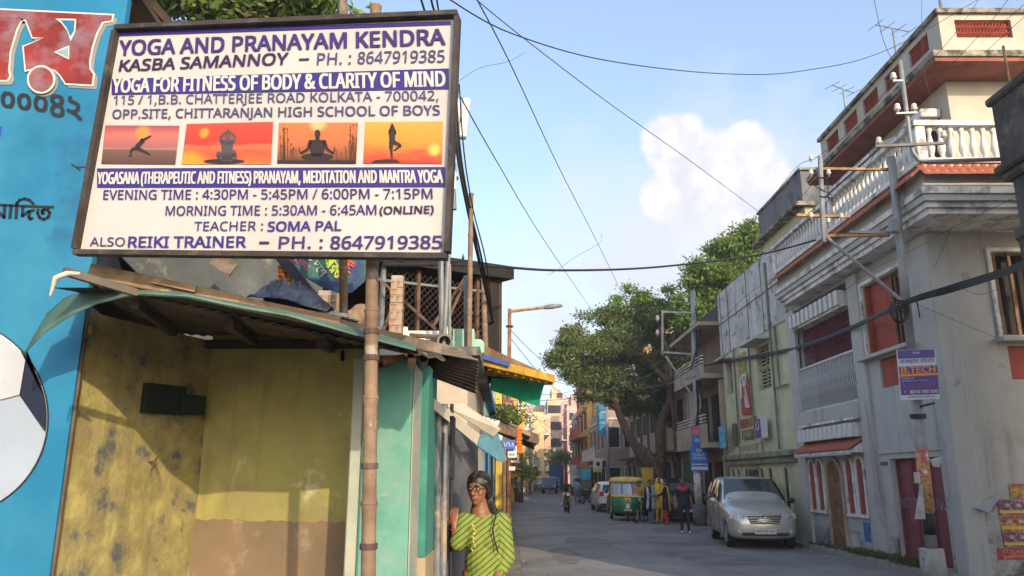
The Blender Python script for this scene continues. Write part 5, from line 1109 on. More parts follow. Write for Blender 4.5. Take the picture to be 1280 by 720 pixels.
# ================================================================== poles, wires
def cyl(name, a, b, r0, r1, m, parent=None, n=10): return MB().tube([a, b], [r0, r1], n).build(name, m, parent, smooth=True)
steel = mat('silver_pole_paint', (.25,.255,.26), .5, .2, 3, .1, c2=(.22,.21,.20), c2t=.6, c2s=5, metal=.25); rustarm = mat('rusty_arm', (.36,.20,.09), .75, .3, 5, .3, c2=(.16,.09,.05), c2t=.55, c2s=6)
pole = thing('electric_pole', 'silver electric pole before the maroon gate carrying a B.TECH placard', 'pole', (6.95,13.4,0))
PB, PT = V((6.95,13.4,.0)), at(1114,196,13.2)
cyl('shaft', PB+V((0,0,.5)), PB.lerp(PT,.5), .100, .092, steel, pole, 14); cyl('shaft', PB.lerp(PT,.5)-V((0,0,.05)), PT, .078, .070, steel, pole, 14)
conc = mat('pole_concrete', (.33,.32,.30), .95, .2, 4, .5, c2=(.16,.15,.13), c2t=.6, c2s=4)
cyl('concrete_base', PB, PB+V((0,0,.56)), .21, .19, conc, pole, 14)
cyl('black_band', PB.lerp(PT,.105), PB.lerp(PT,.15), .103, .102, blackm, pole, 14)
MB().tube([PB.lerp(PT,.15)+V((0,0,.02)), PB.lerp(PT,.29)], .104, 14).build('pasted_bill', mat('pasted_bill', (.50,.33,.10), .7, .3, 9, .1, c2=(.45,.07,.08), c2t=.52, c2s=9, c2w=.04, c3=(.6,.58,.55), c3t=.6, c3s=6), pole, smooth=True)
MB().tube([PB.lerp(PT,.36), PB.lerp(PT,.37)], .13, 10).build('cable_clamp', blackm, pole)
arms = thing('pole_crossarms', 'rusty cross arms and insulators reaching left from the silver pole', 'crossarm', PT)
def arm(a, b, w=.06, m=rustarm): MB().beam(at(*a,13.3), at(*b,13.3), w, w*.9).build('arm', m, arms)
arm((1022,211),(1114,212),.05); arm((996,269),(1062,271),.055); arm((1030,295),(1112,294),.055); arm((1062,290),(1112,291),.05,steel)
MB().tube([at(1025,196,13.25), at(1030,303,13.25)], .045, 8).build('drop_rod', steel, arms); MB().tube([at(1034,297,13.2), at(1126,375,13.2)], .032, 8).build('brace', steel, arms)
ins = mat('porcelain', (.55,.52,.48), .3, .1); ins2 = mat('porcelain_brown', (.15,.07,.04), .3, .2)
def insulator(p, parent, m=ins, s=1.0):
    s *= .72
    MB().lathe([(.018*s,-.06*s),(.02*s,0),(.055*s,.01*s),(.06*s,.05*s),(.035*s,.06*s),(.05*s,.08*s),(.045*s,.12*s),(.02*s,.14*s)], p, 10).build('insulator', m, parent, smooth=True)
for q in ((1014,200),(1014,218),(1036,218),(1014,272),(1036,279),(1052,273)): insulator(at(*q,13.2), arms, ins)
for q in ((1018,232,1040,244),(1020,222,1038,222),(1034,222,1036,250),(1022,245,1042,248)): MB().tube([at(q[0],q[1],13.2), at(q[2],q[3],13.2)], .010, 5).build('bridle_wire', blackm, arms)
jb = at(1116,283,13.15); MB().box(jb.x-.06,jb.x+.06,13.05,13.2,jb.z-.12,jb.z+.12).build('clamp_box', steel, arms)
# B.TECH placard
pl = thing('college_placard', 'purple and white B.TECH placard tied on the silver pole', 'placard', at(1148,500,13.12)); bpP = Plane(at(1128,500,13.1), at(1174,498,13.1), at(1121,437,13.1))
def pp(x, y, e=.004): return bpP.hit(1110+x/8.47, 425+y/8.47, e)
purp = mat('ad_violet', (.11,.075,.25), .55, .12, 4, .03); ornge = mat('ad_orange', (.75,.25,.05), .55, .08); pink_ = mat('ad_pink', (.45,.12,.14), .6, .1); adw = mat('ad_white', (.55,.55,.58), .55, .06)
MB().prism([pp(92,105,0), pp(500,100,0), pp(548,620,0), pp(140,640,0)], -bpP.n*.02).build('board', adw, pl)
MB().poly([pp(94,110), pp(490,102), pp(495,185), pp(104,200)]).build('printed_band', purp, pl); MB().poly([pp(112,285), pp(520,265), pp(540,572), pp(138,585)]).build('printed_band', purp, pl)
MB().poly([pp(118,365,.007), pp(520,347,.007), pp(524,370,.007), pp(120,390,.007)]).build('printed_band', ornge, pl)
def pt_(s, x0, y0, x1, y1, h, m, b=.02): mb = MB(); text(mb, s, pp(x0,y0,.010), pp(x1,y1,.010), pp(x0-2,y0-h,.010), (0,0,0), 0, b); mb.build('lettering', m, pl)
pt_('IEMJEE 2025', 126,252,482,235,42, purp, .03); pt_('B.TECH', 138,358,495,340,66, ornge, .05); pt_('IEM', 258,150,330,147,24, adw); pt_('Register @', 148,418,270,412,16, adw); pt_('iemjee.iem.edu.in', 150,444,430,432,14, adw)
pt_('For admission in B.Tech, BCA, MBA', 170,490,500,478,14, pink_); pt_('Management - Kolkata', 165,514,518,500,14, pink_); pt_('8010 700 500', 232,568,525,556,32, adw, .04); pt_('www.iem.edu.in', 210,612,498,602,20, purp); pt_('(', 175,565,190,563,26, adw)
cyl('hook', at(1150,508,13.2), at(1168,504,13.2), .02, .02, blackm, pl)
MB().prism([at(1162,574,13.2), at(1178,570,13.2), at(1174,584,13.2), at(1166,583,13.2)], (0,.004,0)).build('torn_paper', mat('grimy_paper',(.36,.36,.35),.8,.2,6), label='white paper scrap stuck on the silver pole', cat='paper')
MB().prism([at(1142,590,13.25), at(1150,590,13.25), at(1151,604,13.25), at(1143,604,13.25)], (0,.004,0)).build('torn_paper', mat('grimy_paper',(.36,.36,.35),.8,.2,6), label='small white notice left of the silver pole', cat='paper')
MB().prism([at(1150,606,13.22), at(1153,606,13.22), at(1157,649,13.22), at(1143,649,13.22)], (0,.004,0)).build('torn_paper', mat('grimy_paper',(.36,.36,.35),.8,.2,6), label='tall torn white paper behind the pole bills', cat='paper')
# bent service pipe on the dark building
sp_ = thing('service_pipe', 'bent steel pipe with insulators coming from the dark building', 'pipe', at(1250,201,10.9))
pts = [at(1290,198,10.9), at(1160,202,10.9), at(1148,200,10.9), at(1141,190,10.9), at(1138,176,10.9), at(1125,76,10.9)]
MB().tube(pts, .032, 10).build('pipe', steel, sp_, smooth=True); MB().beam(at(1094,183,10.85), at(1180,179,10.85), .04, .04).build('arm', mat('grey_arm',(.14,.14,.14),.6,.2), sp_); MB().beam(at(1120,142,10.85), at(1146,141,10.85), .035, .03).build('arm', steel, sp_); MB().beam(at(1116,101,10.85), at(1128,101,10.85), .03, .03).build('arm', steel, sp_)
for q in ((1117,99),(1122,138),(1143,138),(1099,180),(1180,172)): insulator(at(*q,10.85), sp_, ins, 1.15)
# far pole with blue placards
p2 = thing('electric_pole', 'white banded electric pole with blue college placards near the black car', 'pole', (6.85,29.2,0)); P2B, P2T = V((6.85,29.2,0)), at(866,364,29.2)
cyl('shaft', P2B, P2T, .14, .10, steel, p2, 12); cyl('concrete_base', P2B, P2B+V((0,0,.75)), .26, .24, mat('dark_pole_base',(.12,.12,.12),.9,.2), p2, 12); cyl('white_band', P2B+V((0,0,.78)), P2B+V((0,0,2.05)), .155, .15, mat('old_white_paint',(.5,.48,.42),.8,.2,3,c2=(.25,.2,.16),c2t=.6,c2s=4), p2, 12)
for a, b in (((828,390),(866,391)),((826,440),(866,443)),((828,388),(828,443)),((832,445),(872,505))): MB().beam(at(*a,29.15), at(*b,29.15), .07, .07).build('arm', steel, p2)
for q in ((822,400),(822,418),(858,378),(812,436)): insulator(at(*q,29.1), p2, ins, 1.8)
for i in range(5): x = rnd.uniform(-.2,.2); MB().tube([P2B.lerp(P2T,.25+.1*i)+V((x,-.15,0)), P2B.lerp(P2T,.4+.1*i)+V((-x,-.2,0)), P2B.lerp(P2T,.52+.1*i)+V((.05,-.15,0))], .03, 6).build('cable_coil', blackm, p2)
def plac(px0, py0, px1, py1, label, top, txts):
    Y = 28.95; a, b = at(px0,py1,Y), at(px1,py0,Y); t = thing('college_placard', label, 'placard', a); MB().box(a.x,b.x,Y,Y+.03,a.z,b.z).build('board', top, t); W, H = b.x-a.x, b.z-a.z
    for s, x0, z0, x1, h, mm in txts:
        if s is None: MB().box(a.x+W*x0,a.x+W*x1,Y-.006,Y-.002,a.z+H*z0,a.z+H*(z0+h)).build('printed_band', mm, t)
        else: mb = MB(); text(mb, s, (a.x+W*x0,Y-.01,a.z+H*z0), (a.x+W*x1,Y-.01,a.z+H*z0), (a.x+W*x0,Y-.01,a.z+H*(z0+h)), (0,0,0), 0, .03); mb.build('lettering', mm, t)
skyb = mat('placard_blue',(.03,.15,.48),.55,.1)
plac(865,532,880,557, 'small pink and blue placard above the blue one on the far pole', skyb, [(None,.03,.5,.97,.47,mat('placard_pink',(.42,.10,.24),.6,.15)), ('B.TECH',.12,.6,.88,.18,ornge), ('2025',.2,.2,.8,.15,adw)])
plac(864,558,884,589, 'blue and white college placard lower on the far pole', skyb, [('IEM',.35,.78,.7,.12,adw), ('PUBLIC',.15,.62,.85,.11,adw), ('SCHOOL',.12,.47,.88,.11,adw), (None,.05,.25,.95,.05,adw), (None,.03,.06,.95,.12,adw)])
# street lamp and other posts on the left
lm = thing('street_lamp', 'rusty street lamp post with long arm on the left pavement', 'street lamp', (-.12,24,0)); LB = V((-.12,24,0)); LT = at(637,386,24)
cyl('post', LB, LT, .085, .06, mat('brown_rust_pole',(.22,.11,.06),.8,.3,5,.3), lm); MB().tube([LT-V((0,0,.15)), at(640,389,24), at(682,384,24)], .05, 8).build('arm', rustarm, lm); MB().tube([at(680,384.5,24), at(690,383,24), at(703,382,24)], [.06,.09,.045], 8).build('lamp_head', mat('lamp_grey',(.2,.2,.2),.6,.2), lm, smooth=True); MB().tube([LT-V((0,0,.6)), LT-V((0,0,.55))], .12, 8).build('clamp', blackm, lm)
MB().tube([(-.22,27.5,0),(-.26,27.5,4.6)], .10, 8).build('wooden_post', mat('brown_post',(.24,.16,.09),.85,.3,5), label='brown wooden post with a concrete foot on the left road edge', cat='post'); MB().box(-.42,-.02,27.3,27.7,0,.42).build('concrete_block', conc, label='concrete block at the foot of the brown wooden post', cat='block', bevel=.04)
MB().box(.2,.9,58,59,0,.7).build('concrete_block', conc, label='concrete block farther along the left road edge', cat='block', bevel=.06)
for i, (x, y, h, lab) in enumerate([(7.35,60,7.8,'tall pale pole in front of the blue banner'),(8.0,70,8.2,'slim pole beside the yellow building'),(1.9,84,8,'dark pole on the left at the bend'),(5.2,128,9,'far thin pole over the bend'),(2.4,100,8.4,'slim grey pole on the left far down the street')]):
    t = thing('utility_pole', lab, 'pole', (x,y,0)); cyl('shaft', V((x,y,0)), V((x,y,h)), .13, .09, steel if i % 2 == 0 else brn, t, 8); MB().box(x-.7,x+.7,y-.04,y+.04,h-.5,h-.4).build('arm', steel, t); MB().box(x-.5,x+.5,y-.04,y+.04,h-1.2,h-1.1).build('arm', steel, t)
wr = mat('wire_black', (.02,.02,.022), .6, .1, 3, 0); wg = mat('wire_grey', (.10,.12,.15), .6, .1, 3, 0)
def wire(pts, label, r=.006, m=wr, sag=0, n=16, group=None, name='overhead_cable'):
    P = [at(*p) for p in pts]; out = []
    if len(P) == 2:
        for i in range(n+1): t = i/n; q = P[0].lerp(P[1], t); q.z -= sag*4*t*(1-t); out.append(q)
    else:
        for i in range(len(P)-1):
            p0, p1, p2, p3 = P[max(i-1,0)], P[i], P[i+1], P[min(i+2,len(P)-1)]
            for k in range(8):
                t = k/8; out.append(.5*((2*p1)+(p2-p0)*t+(2*p0-5*p1+4*p2-p3)*t*t+(3*p1-p0-3*p2+p3)*t**3))
        out.append(P[-1])
    r = r*.62 if r < .0125 else r*.85
    o = out[0].copy(); MB().tube([q-o for q in out], r, 5).build(name, m, label=label, cat='cable', group=group).location = o
    o2 = scene.objects[-1] if False else None
wire([(478,331,7.2),(600,332,8),(700,338,10),(820,334,12),(945,319,14),(1020,300,13.2)], 'thick cable sagging from the cage roof across to the mansion balcony', .02)
wire([(555,-5,4.6),(640,42,5.6),(760,76,7),(900,92,8.6),(1000,89,9.6),(1110,62,10.8),(1230,-5,13)], 'long sagging cable high across the whole sky', .009)
wire([(590,-5,5),(655,48,6),(760,128,8),(860,199,10.5),(945,262,14),(952,268,15)], 'thin cable running down right over the cloud', .008, wg)
wire([(594,-5,5),(640,84,7),(700,212,11),(745,300,17),(780,372,26)], 'thin cable dropping steeply towards the tree', .010, wg)
wire([(575,120,5),(620,200,7.5),(680,300,12),(740,388,22)], 'second thin cable falling left of the steep one', .009, wg)
wire([(571,103,6.9),(600,85,7.2),(635,77,7.5),(655,66,7.8)], 'loose wire end sticking out beside the sign', .005, wg)
wire([(685,344,8),(702,334,8.2),(718,322,8.5),(750,303,8.8),(751,292,8.8)], 'kite string scrap hanging on the thick cable', .004, wg)
for i, d in enumerate((0, 3.5, 8)):
    wire([(566+d,105,6.6),(572+d,190,6.8),(585+d*.8,262,7.2),(600+d,330,8),(618,410,10),(634,480,16)], ['black service cable left of the cable bunch by the mast','black service cable in the middle of the cable bunch by the mast','twisted service cable right of the cable bunch by the mast'][i], (.022,.013,.012)[i])
wire([(525,-5,4.4),(529,8,4.5),(532,18,4.6)], 'short black cable above the sign, left one', .012); wire([(538,-5,4.4),(541,8,4.5),(545,18,4.6)], 'short black cable above the sign, middle one', .012); wire([(545,-5,4.4),(549,18,4.6)], 'short black cable above the sign, right one', .010)
# heavy bundle passing the silver pole
for i, dy in enumerate((-3, 0, 3, 5)):
    wire([(1300,324+dy,9.5),(1240,344+dy,11.5),(1185,361+dy,13),(1128,379+dy*.6,13.15),(1060,411+dy*.5,17),(985,437+dy*.4,21),(905,452+dy*.3,27),(876,458,29)], ['top cable','second cable','third cable','lowest cable'][i]+' of the heavy black bundle passing the silver pole', (.022,.03,.026,.018)[i])
t = thing('cable_coil', 'coil of spare black cable hung on the silver pole', 'cable', at(1124,385,13.1))
for k in range(4):
    c = at(1124+k,388+k*2,13.1); r = .17-.02*k; MB().tube([c+V((r*math.cos(a),.03*k,r*1.1*math.sin(a))) for a in [2*PI*j/14 for j in range(15)]], .014, 5).build('loop', wr, t)
wire([(1126,385,13.1),(1143,372,13.1),(1150,398,13.1)], 'loose cable tail with a plug hanging at the coil', .014)
wire([(1145,380,13.1),(1190,399,13.1),(1247,423,13.4)], 'thin wire from the coil to the corner window', .006); wire([(1195,358,13),(1225,368,12.8),(1250,360,12.6)], 'short slack wire under the heavy bundle', .006)
wire([(1195,268,13.5),(1175,320,13.5),(1154,362,14)], 'thin wire slanting down from the cornice to the coil', .006)
for i, (a, b) in enumerate((((1225,-3,12),(1140,98,11)),((1262,-3,12),(1165,100,13)),((1290,-3,12),(1060,180,18)),((1290,12,11.5),(1030,235,22)))):
    wire([a, b], ['first','second','third','fourth'][i]+' wire from the left of those crossing the mansion roof corner', .008, wr, .1)
wire([(1092,-3,10.5),(1104,50,10.7),(1117,78,10.85)], 'service wire coming down to the top of the bent pipe', .007); wire([(1152,-3,10.8),(1153,60,11),(1160,110,12),(1178,145,13)], 'wire hanging before the mansion upper storey', .006, wg)
wire([(1300,232,11),(1200,280,12.5),(1130,318,14),(1080,345,16),(985,420,21)], 'reddish wire crossing below the balcony cornice', .008, mat('wire_red',(.12,.05,.04),.6))
wire([(1014,200,13.2),(990,215,17),(945,275,24),(868,375,29)], 'wire from the upper insulator to the far pole', .010); wire([(1014,272,13.2),(980,300,18),(930,340,24),(868,392,29)], 'wire from the middle cross arm to the far pole', .010); wire([(1014,232,13.2),(960,290,20),(868,384,29)], 'wire between the two upper wires to the far pole', .009)
wire([(1036,300,13.2),(1000,330,16),(930,372,24),(868,440,29)], 'lowest wire from the cross arms to the far pole', .010)
wire([(1117,99,10.85),(1075,155,12.5),(1016,200,13.2)], 'upper jumper wire between bent pipe and cross arms', .008); wire([(1099,180,10.85),(1070,235,12.5),(1036,280,13.2)], 'lower jumper wire between bent pipe and cross arms', .008)
for i, (a, b, s) in enumerate((((636,410,24),(720,470,60),.5),((636,420,24),(735,500,60),.8),((640,500,30),(866,440,29.2),.6),((636,470,24),(700,548,84),.6),((650,520,60),(728,525,62),.3),((640,490,34),(735,480,62),.4),((650,505,34),(730,545,60),.5),((646,455,40),(870,470,29),.9))):
    wire([a, b], ['top wire from the street lamp into the distance','second wire from the street lamp into the distance','wire crossing the street from the far pole','steep wire from the lamp to the bend','short wire across the street at the yellow house','upper wire across the far street','lower wire across the far street','slack wire crossing towards the tree'][i], .014, wg, s)
# ================================================================== trees
def leaf_cloud(blobs, n, size, seed, frond=False):
    rs = np.random.RandomState(seed); bb = []
    for b in blobs:                                     # break each mass into uneven boughs
        for _ in range(5): d = rs.normal(size=3); d /= np.linalg.norm(d); q = rs.uniform(.28,.55); bb.append((b[0]+d[0]*b[3]*.72, b[1]+d[1]*b[4]*.72, b[2]+d[2]*b[5]*.72, b[3]*q, b[4]*q, b[5]*q*.75))
    blobs = bb; W = np.array([b[3]*b[4]*b[5] for b in blobs])**(2/3); W /= W.sum(); k = rs.choice(len(blobs), n, p=W); B = np.array(blobs)[k]
    u = rs.normal(size=(n,3)); u /= np.linalg.norm(u, axis=1)[:,None]; r = rs.uniform(.35,1.08,(n,1))**.5; C_ = B[:,:3]+u*r*B[:,3:6]
    # clumping: pull leaves to random twig centres
    m = max(8, n//42); tw = C_[rs.choice(n, m)]; j = rs.randint(0, m, n); near = tw[j]; d = np.linalg.norm(near-C_, axis=1); ok = d < size*14
    C_ = np.where(ok[:,None] | (rs.rand(n,1) < .86), near+rs.normal(size=(n,3))*size*np.array([2.5,2.5,1.3]), C_)
    a = rs.normal(size=(n,3)); a[:,2] -= .35; a /= np.linalg.norm(a, axis=1)[:,None]; b = np.cross(a, rs.normal(size=(n,3))); b /= np.linalg.norm(b, axis=1)[:,None]
    s = size*rs.uniform(.55,1.3,(n,1)); w = .42 if not frond else .3
    Vv = np.stack([C_-a*s, C_+b*s*w-a*s*.1, C_+a*s, C_-b*s*w-a*s*.1], 1).reshape(-1,3); return Vv
def quads_obj(name, Vv, m, parent):
    n = len(Vv)//4; me = bpy.data.meshes.new(name); me.vertices.add(len(Vv)); inv = np.array(parent.matrix_basis.inverted()); L = Vv@inv[:3,:3].T+inv[:3,3]
    me.vertices.foreach_set('co', L.astype(np.float32).ravel()); me.loops.add(n*4); me.loops.foreach_set('vertex_index', np.arange(n*4, dtype=np.int32)); me.polygons.add(n); me.polygons.foreach_set('loop_start', np.arange(0,n*4,4,dtype=np.int32)); me.polygons.foreach_set('loop_total', np.full(n,4,dtype=np.int32)); me.update(); me.validate()
    for q in (m if isinstance(m, list) else [m]): me.materials.append(q)
    if isinstance(m, list): me.polygons.foreach_set('material_index', np.random.RandomState(1).randint(0, len(m), n).astype(np.int32))
    o = bpy.data.objects.new(name, me); COL.objects.link(o); o.parent = parent; o['kind'] = 'stuff'; return o
bark = mat('bark', (.13,.085,.06), .95, .35, 5, .8, 15, c2=(.06,.04,.03), c2t=.55, c2s=6)
lf = [leafmat('leaf_a',(.10,.17,.04),(.14,.20,.05)), leafmat('leaf_b',(.07,.13,.035),(.10,.16,.04)), leafmat('leaf_c',(.14,.18,.05),(.18,.19,.06))]
lfy = [leafmat('leaf_fresh',(.13,.24,.03),(.18,.27,.04)), leafmat('leaf_d',(.09,.18,.03),(.13,.21,.04))]
def tree(name, label, base, trunks, blobs, n, size, seed, mats, group=None):
    t = thing(name, label, 'tree', base, group=group); mb = MB()
    for pts, R in trunks: mb.tube(pts, R, 9)
    mb.build('trunk', bark, t, smooth=True); quads_obj('crown', leaf_cloud(blobs, n, size, seed), mats, t); return t
TY = 40; T = lambda x, y, Y=TY: at(x, y, Y)
def bl_(px, py, rpx, Y=TY, fl=.8, dy=0): c = at(px, py, Y); r = rpx*Y/935; return (c.x, c.y+dy, c.z, r, r*1.1, r*fl)
trk = [([T(826,632),T(824,600),T(818,575),T(800,560)],[.45,.36,.30,.22]), ([T(824,605),T(826,575),T(825,540),T(829,520),T(838,500),T(835,470),T(832,440),T(850,410)],[.34,.27,.24,.22,.2,.18,.15,.1]),
       ([T(820,600),T(800,565),T(786,545),T(775,520),T(770,505),T(765,480),T(755,450)],[.33,.27,.22,.19,.16,.12,.08]), ([T(835,480),T(810,450),T(790,430),T(770,400)],[.18,.14,.1,.05]), ([T(832,450),T(825,420),T(810,385)],[.14,.1,.05]), ([T(771,505),T(750,480),T(730,460)],[.12,.08,.04]), ([T(838,470),T(855,450),T(870,430)],[.14,.1,.06]), ([T(795,440),T(760,425),T(735,430)],[.1,.07,.03]), ([T(812,450),T(830,430),T(800,410)],[.1,.07,.03])]
bls = [bl_(735,415,26),bl_(712,440,24),bl_(700,462,15),bl_(745,440,34),bl_(775,415,32),bl_(765,450,36),bl_(720,470,14),bl_(755,480,26),bl_(800,430,36),bl_(795,465,34,dy=1),bl_(830,440,32,dy=1),bl_(780,490,22,dy=2),bl_(815,488,24,dy=2),bl_(845,465,24,dy=1),bl_(835,405,22),bl_(800,395,22),bl_(760,395,18),bl_(690,455,8),bl_(733,395,10),bl_(835,510,18,dy=3),bl_(820,402,26,dy=1),bl_(850,410,26,dy=1),bl_(870,430,22,dy=1),bl_(845,440,24,dy=1),bl_(865,395,18),bl_(800,415,24),bl_(770,430,26),bl_(700,440,16),bl_(750,425,24),bl_(810,470,26,dy=2),bl_(770,475,24,dy=2),bl_(735,465,24),bl_(800,500,20,dy=3),bl_(850,490,18,dy=3),bl_(740,490,16,dy=1),bl_(850,510,14,dy=3)]
tree('roadside_tree', 'large leaning roadside tree with forked trunk behind the auto rickshaw', (7.5,TY,0), trk, bls, 84000, .092, 11, lf)
fe = [bl_(x,y,r,39,.5) for x,y,r in ((785,362,9),(800,368,10),(815,375,12),(830,382,12),(845,372,9),(795,378,10),(778,384,8),(820,395,16),(845,390,14),(835,362,7),(855,400,14),(773,375,7),(865,415,12))]
tree('feathery_tree', 'thin feathery branches rising above the big roadside tree', (8.4,39,0), [([V((8.4,39,0)),T(840,500,39),T(835,440,39),T(822,400,39),T(800,372,39)],[.14,.12,.1,.07,.03]), ([T(835,440,39),T(848,405,39),T(855,385,39)],[.08,.05,.02]), ([T(822,400,39),T(795,380,39),T(783,360,39)],[.04,.03,.015])], fe, 9000, .085, 5, lfy)
bt_ = [bl_(x,y,r,35,.85) for x,y,r in ((925,290,15),(940,285,12),(912,312,20),(935,310,20),(885,345,24),(870,360,16),(905,345,24),(925,345,26),(880,380,26),(905,385,24),(868,395,20),(895,410,22),(860,380,14),(930,380,26),(950,330,24),(945,300,12))]
tree('tall_green_tree', 'bright green tree rising behind the pale green building', (9.8,35,0), [([V((9.8,35,0)),at(905,420,35),at(910,350,35)],[.4,.3,.15]), ([at(905,420,35),at(880,380,35)],[.2,.08]), ([at(908,380,35),at(935,320,35)],[.2,.06])], bt_, 34000, .11, 8, lfy+[lf[0]])
tl_ = [bl_(x,y,r,9,.8) for x,y,r in ((225,-10,30),(262,5,28),(300,-5,34),(340,0,32),(375,-5,34),(400,2,22),(320,20,24),(250,-35,40),(370,-40,40),(205,10,18),(285,24,18),(360,20,18))]
tree('overhanging_tree', 'dark green tree showing above the top edge of the yoga sign', (-3.6,9,0), [([V((-3.6,9,0)),at(320,60,9),at(310,0,9)],[.2,.16,.1]), ([at(320,60,9),at(260,5,9)],[.1,.04]), ([at(315,30,9),at(380,0,9)],[.09,.03])], tl_, 9000, .075, 3, lf+[lfy[0]])
for i, (x, y, r, h, lab) in enumerate([(7.5,112,2.4,5.6,'round dark tree at the bend on the right'),(7.0,140,2.8,6.6,'yellowish green tree in the middle of the distant street'),(3.5,118,1.6,5.2,'small tree before the cream house on the left bend'),(.6,56,1.1,3.6,'leafy plant climbing the yellow house on the left'),(1.2,76,1.0,3.2,'bush by the orange house on the left')]):
    bs = [(x+rnd.uniform(-r,r)*.6, y+rnd.uniform(-r,r)*.5, h*.65+rnd.uniform(-.4,.5)*h*.5, r*.55, r*.55, r*.5) for _ in range(7)]
    tree('street_tree', lab, (x,y,0), [([V((x,y,0)),V((x+.2,y,h*.7))],[.18,.08])], bs, 3200 if i < 2 else 1500, .16 if i < 3 else .10, 20+i, lfy if i % 2 else lf)
# plants on the canopy
quads_obj('leaves', leaf_cloud([(a.x+(b.x-a.x)*t_, a.y+(b.y-a.y)*t_+.2, a.z+(b.z-a.z)*t_+.18, .25,.25,.13) for t_ in (.05,.2,.35,.5)] if False else [(-.35+.12*k, 15.7+.5*k, 2.98, .3,.3,.16) for k in range(4)], 900, .05, 9), lf, thing('potted_plants', 'trailing green plants on top of the dark canopy', 'plants', (-.2,16,2.9)))
# ================================================================== vehicles
def boolean_cut(o, cutters):
    for c in cutters:
        m = o.modifiers.new('b', 'BOOLEAN'); m.operation = 'DIFFERENCE'; m.object = c; m.solver = 'EXACT'
    dg = bpy.context.evaluated_depsgraph_get(); dg.update(); me = bpy.data.meshes.new_from_object(o.evaluated_get(dg)); o.modifiers.clear(); old = o.data; o.data = me
    for c in cutters: bpy.data.objects.remove(c)
tyre = mat('tyre_rubber', (.018,.018,.02), .85, .2, 8, .2); rimm = mat('alloy_rim', (.45,.46,.47), .35, .1, 5, 0, metal=.7); chrome = mat('chrome', (.6,.6,.6), .15, .05, 3, 0, metal=1); lampg = mat('headlamp_glass', (.55,.58,.60), .12, .1, 8, 0, spec=.9); tail = mat('tail_lamp_red', (.45,.02,.015), .25, .1, 5, 0); plate = mat('number_plate', (.6,.6,.58), .6, .05); blk_pl = mat('black_plastic', (.025,.025,.027), .6, .15, 6)
def wheel(parent, c, r, w, side, spokes=7):
    wh = thing('wheel', None, None, (0,0,0)); wh.parent = parent; wh.location = c; wh.matrix_basis = Matrix.Translation(V(c))
    MB().lathe([(r*.62,-w*.5),(r*.92,-w*.5),(r,-w*.32),(r,w*.32),(r*.92,w*.5),(r*.62,w*.5)], (0,0,0), 24, axis='y').build('tyre', tyre, wh, smooth=False, local=True)
    mb = MB(); mb.lathe([(r*.63,w*.40*side-.004),(r*.63,w*.44*side)], (0,0,0), 24, axis='y'); mb.build('rim', blk_pl, wh, local=True)
    mb = MB(); y = w*.47*side
    for k in range(spokes):
        a = 2*PI*k/spokes; mb.beam((0,y,0), (r*.62*math.cos(a), y, r*.62*math.sin(a)), .05, .02, up=(0,1,0))
    mb.lathe([(r*.15,y-.015),(r*.15,y+.015*side+.001)], (0,0,0), 10, axis='y'); P = [(r*.63*math.cos(a), y, r*.63*math.sin(a)) for a in [2*PI*k/20 for k in range(21)]]; mb.tube(P, .018, 5); mb.build('spokes', rimm, wh, local=True)
    return wh
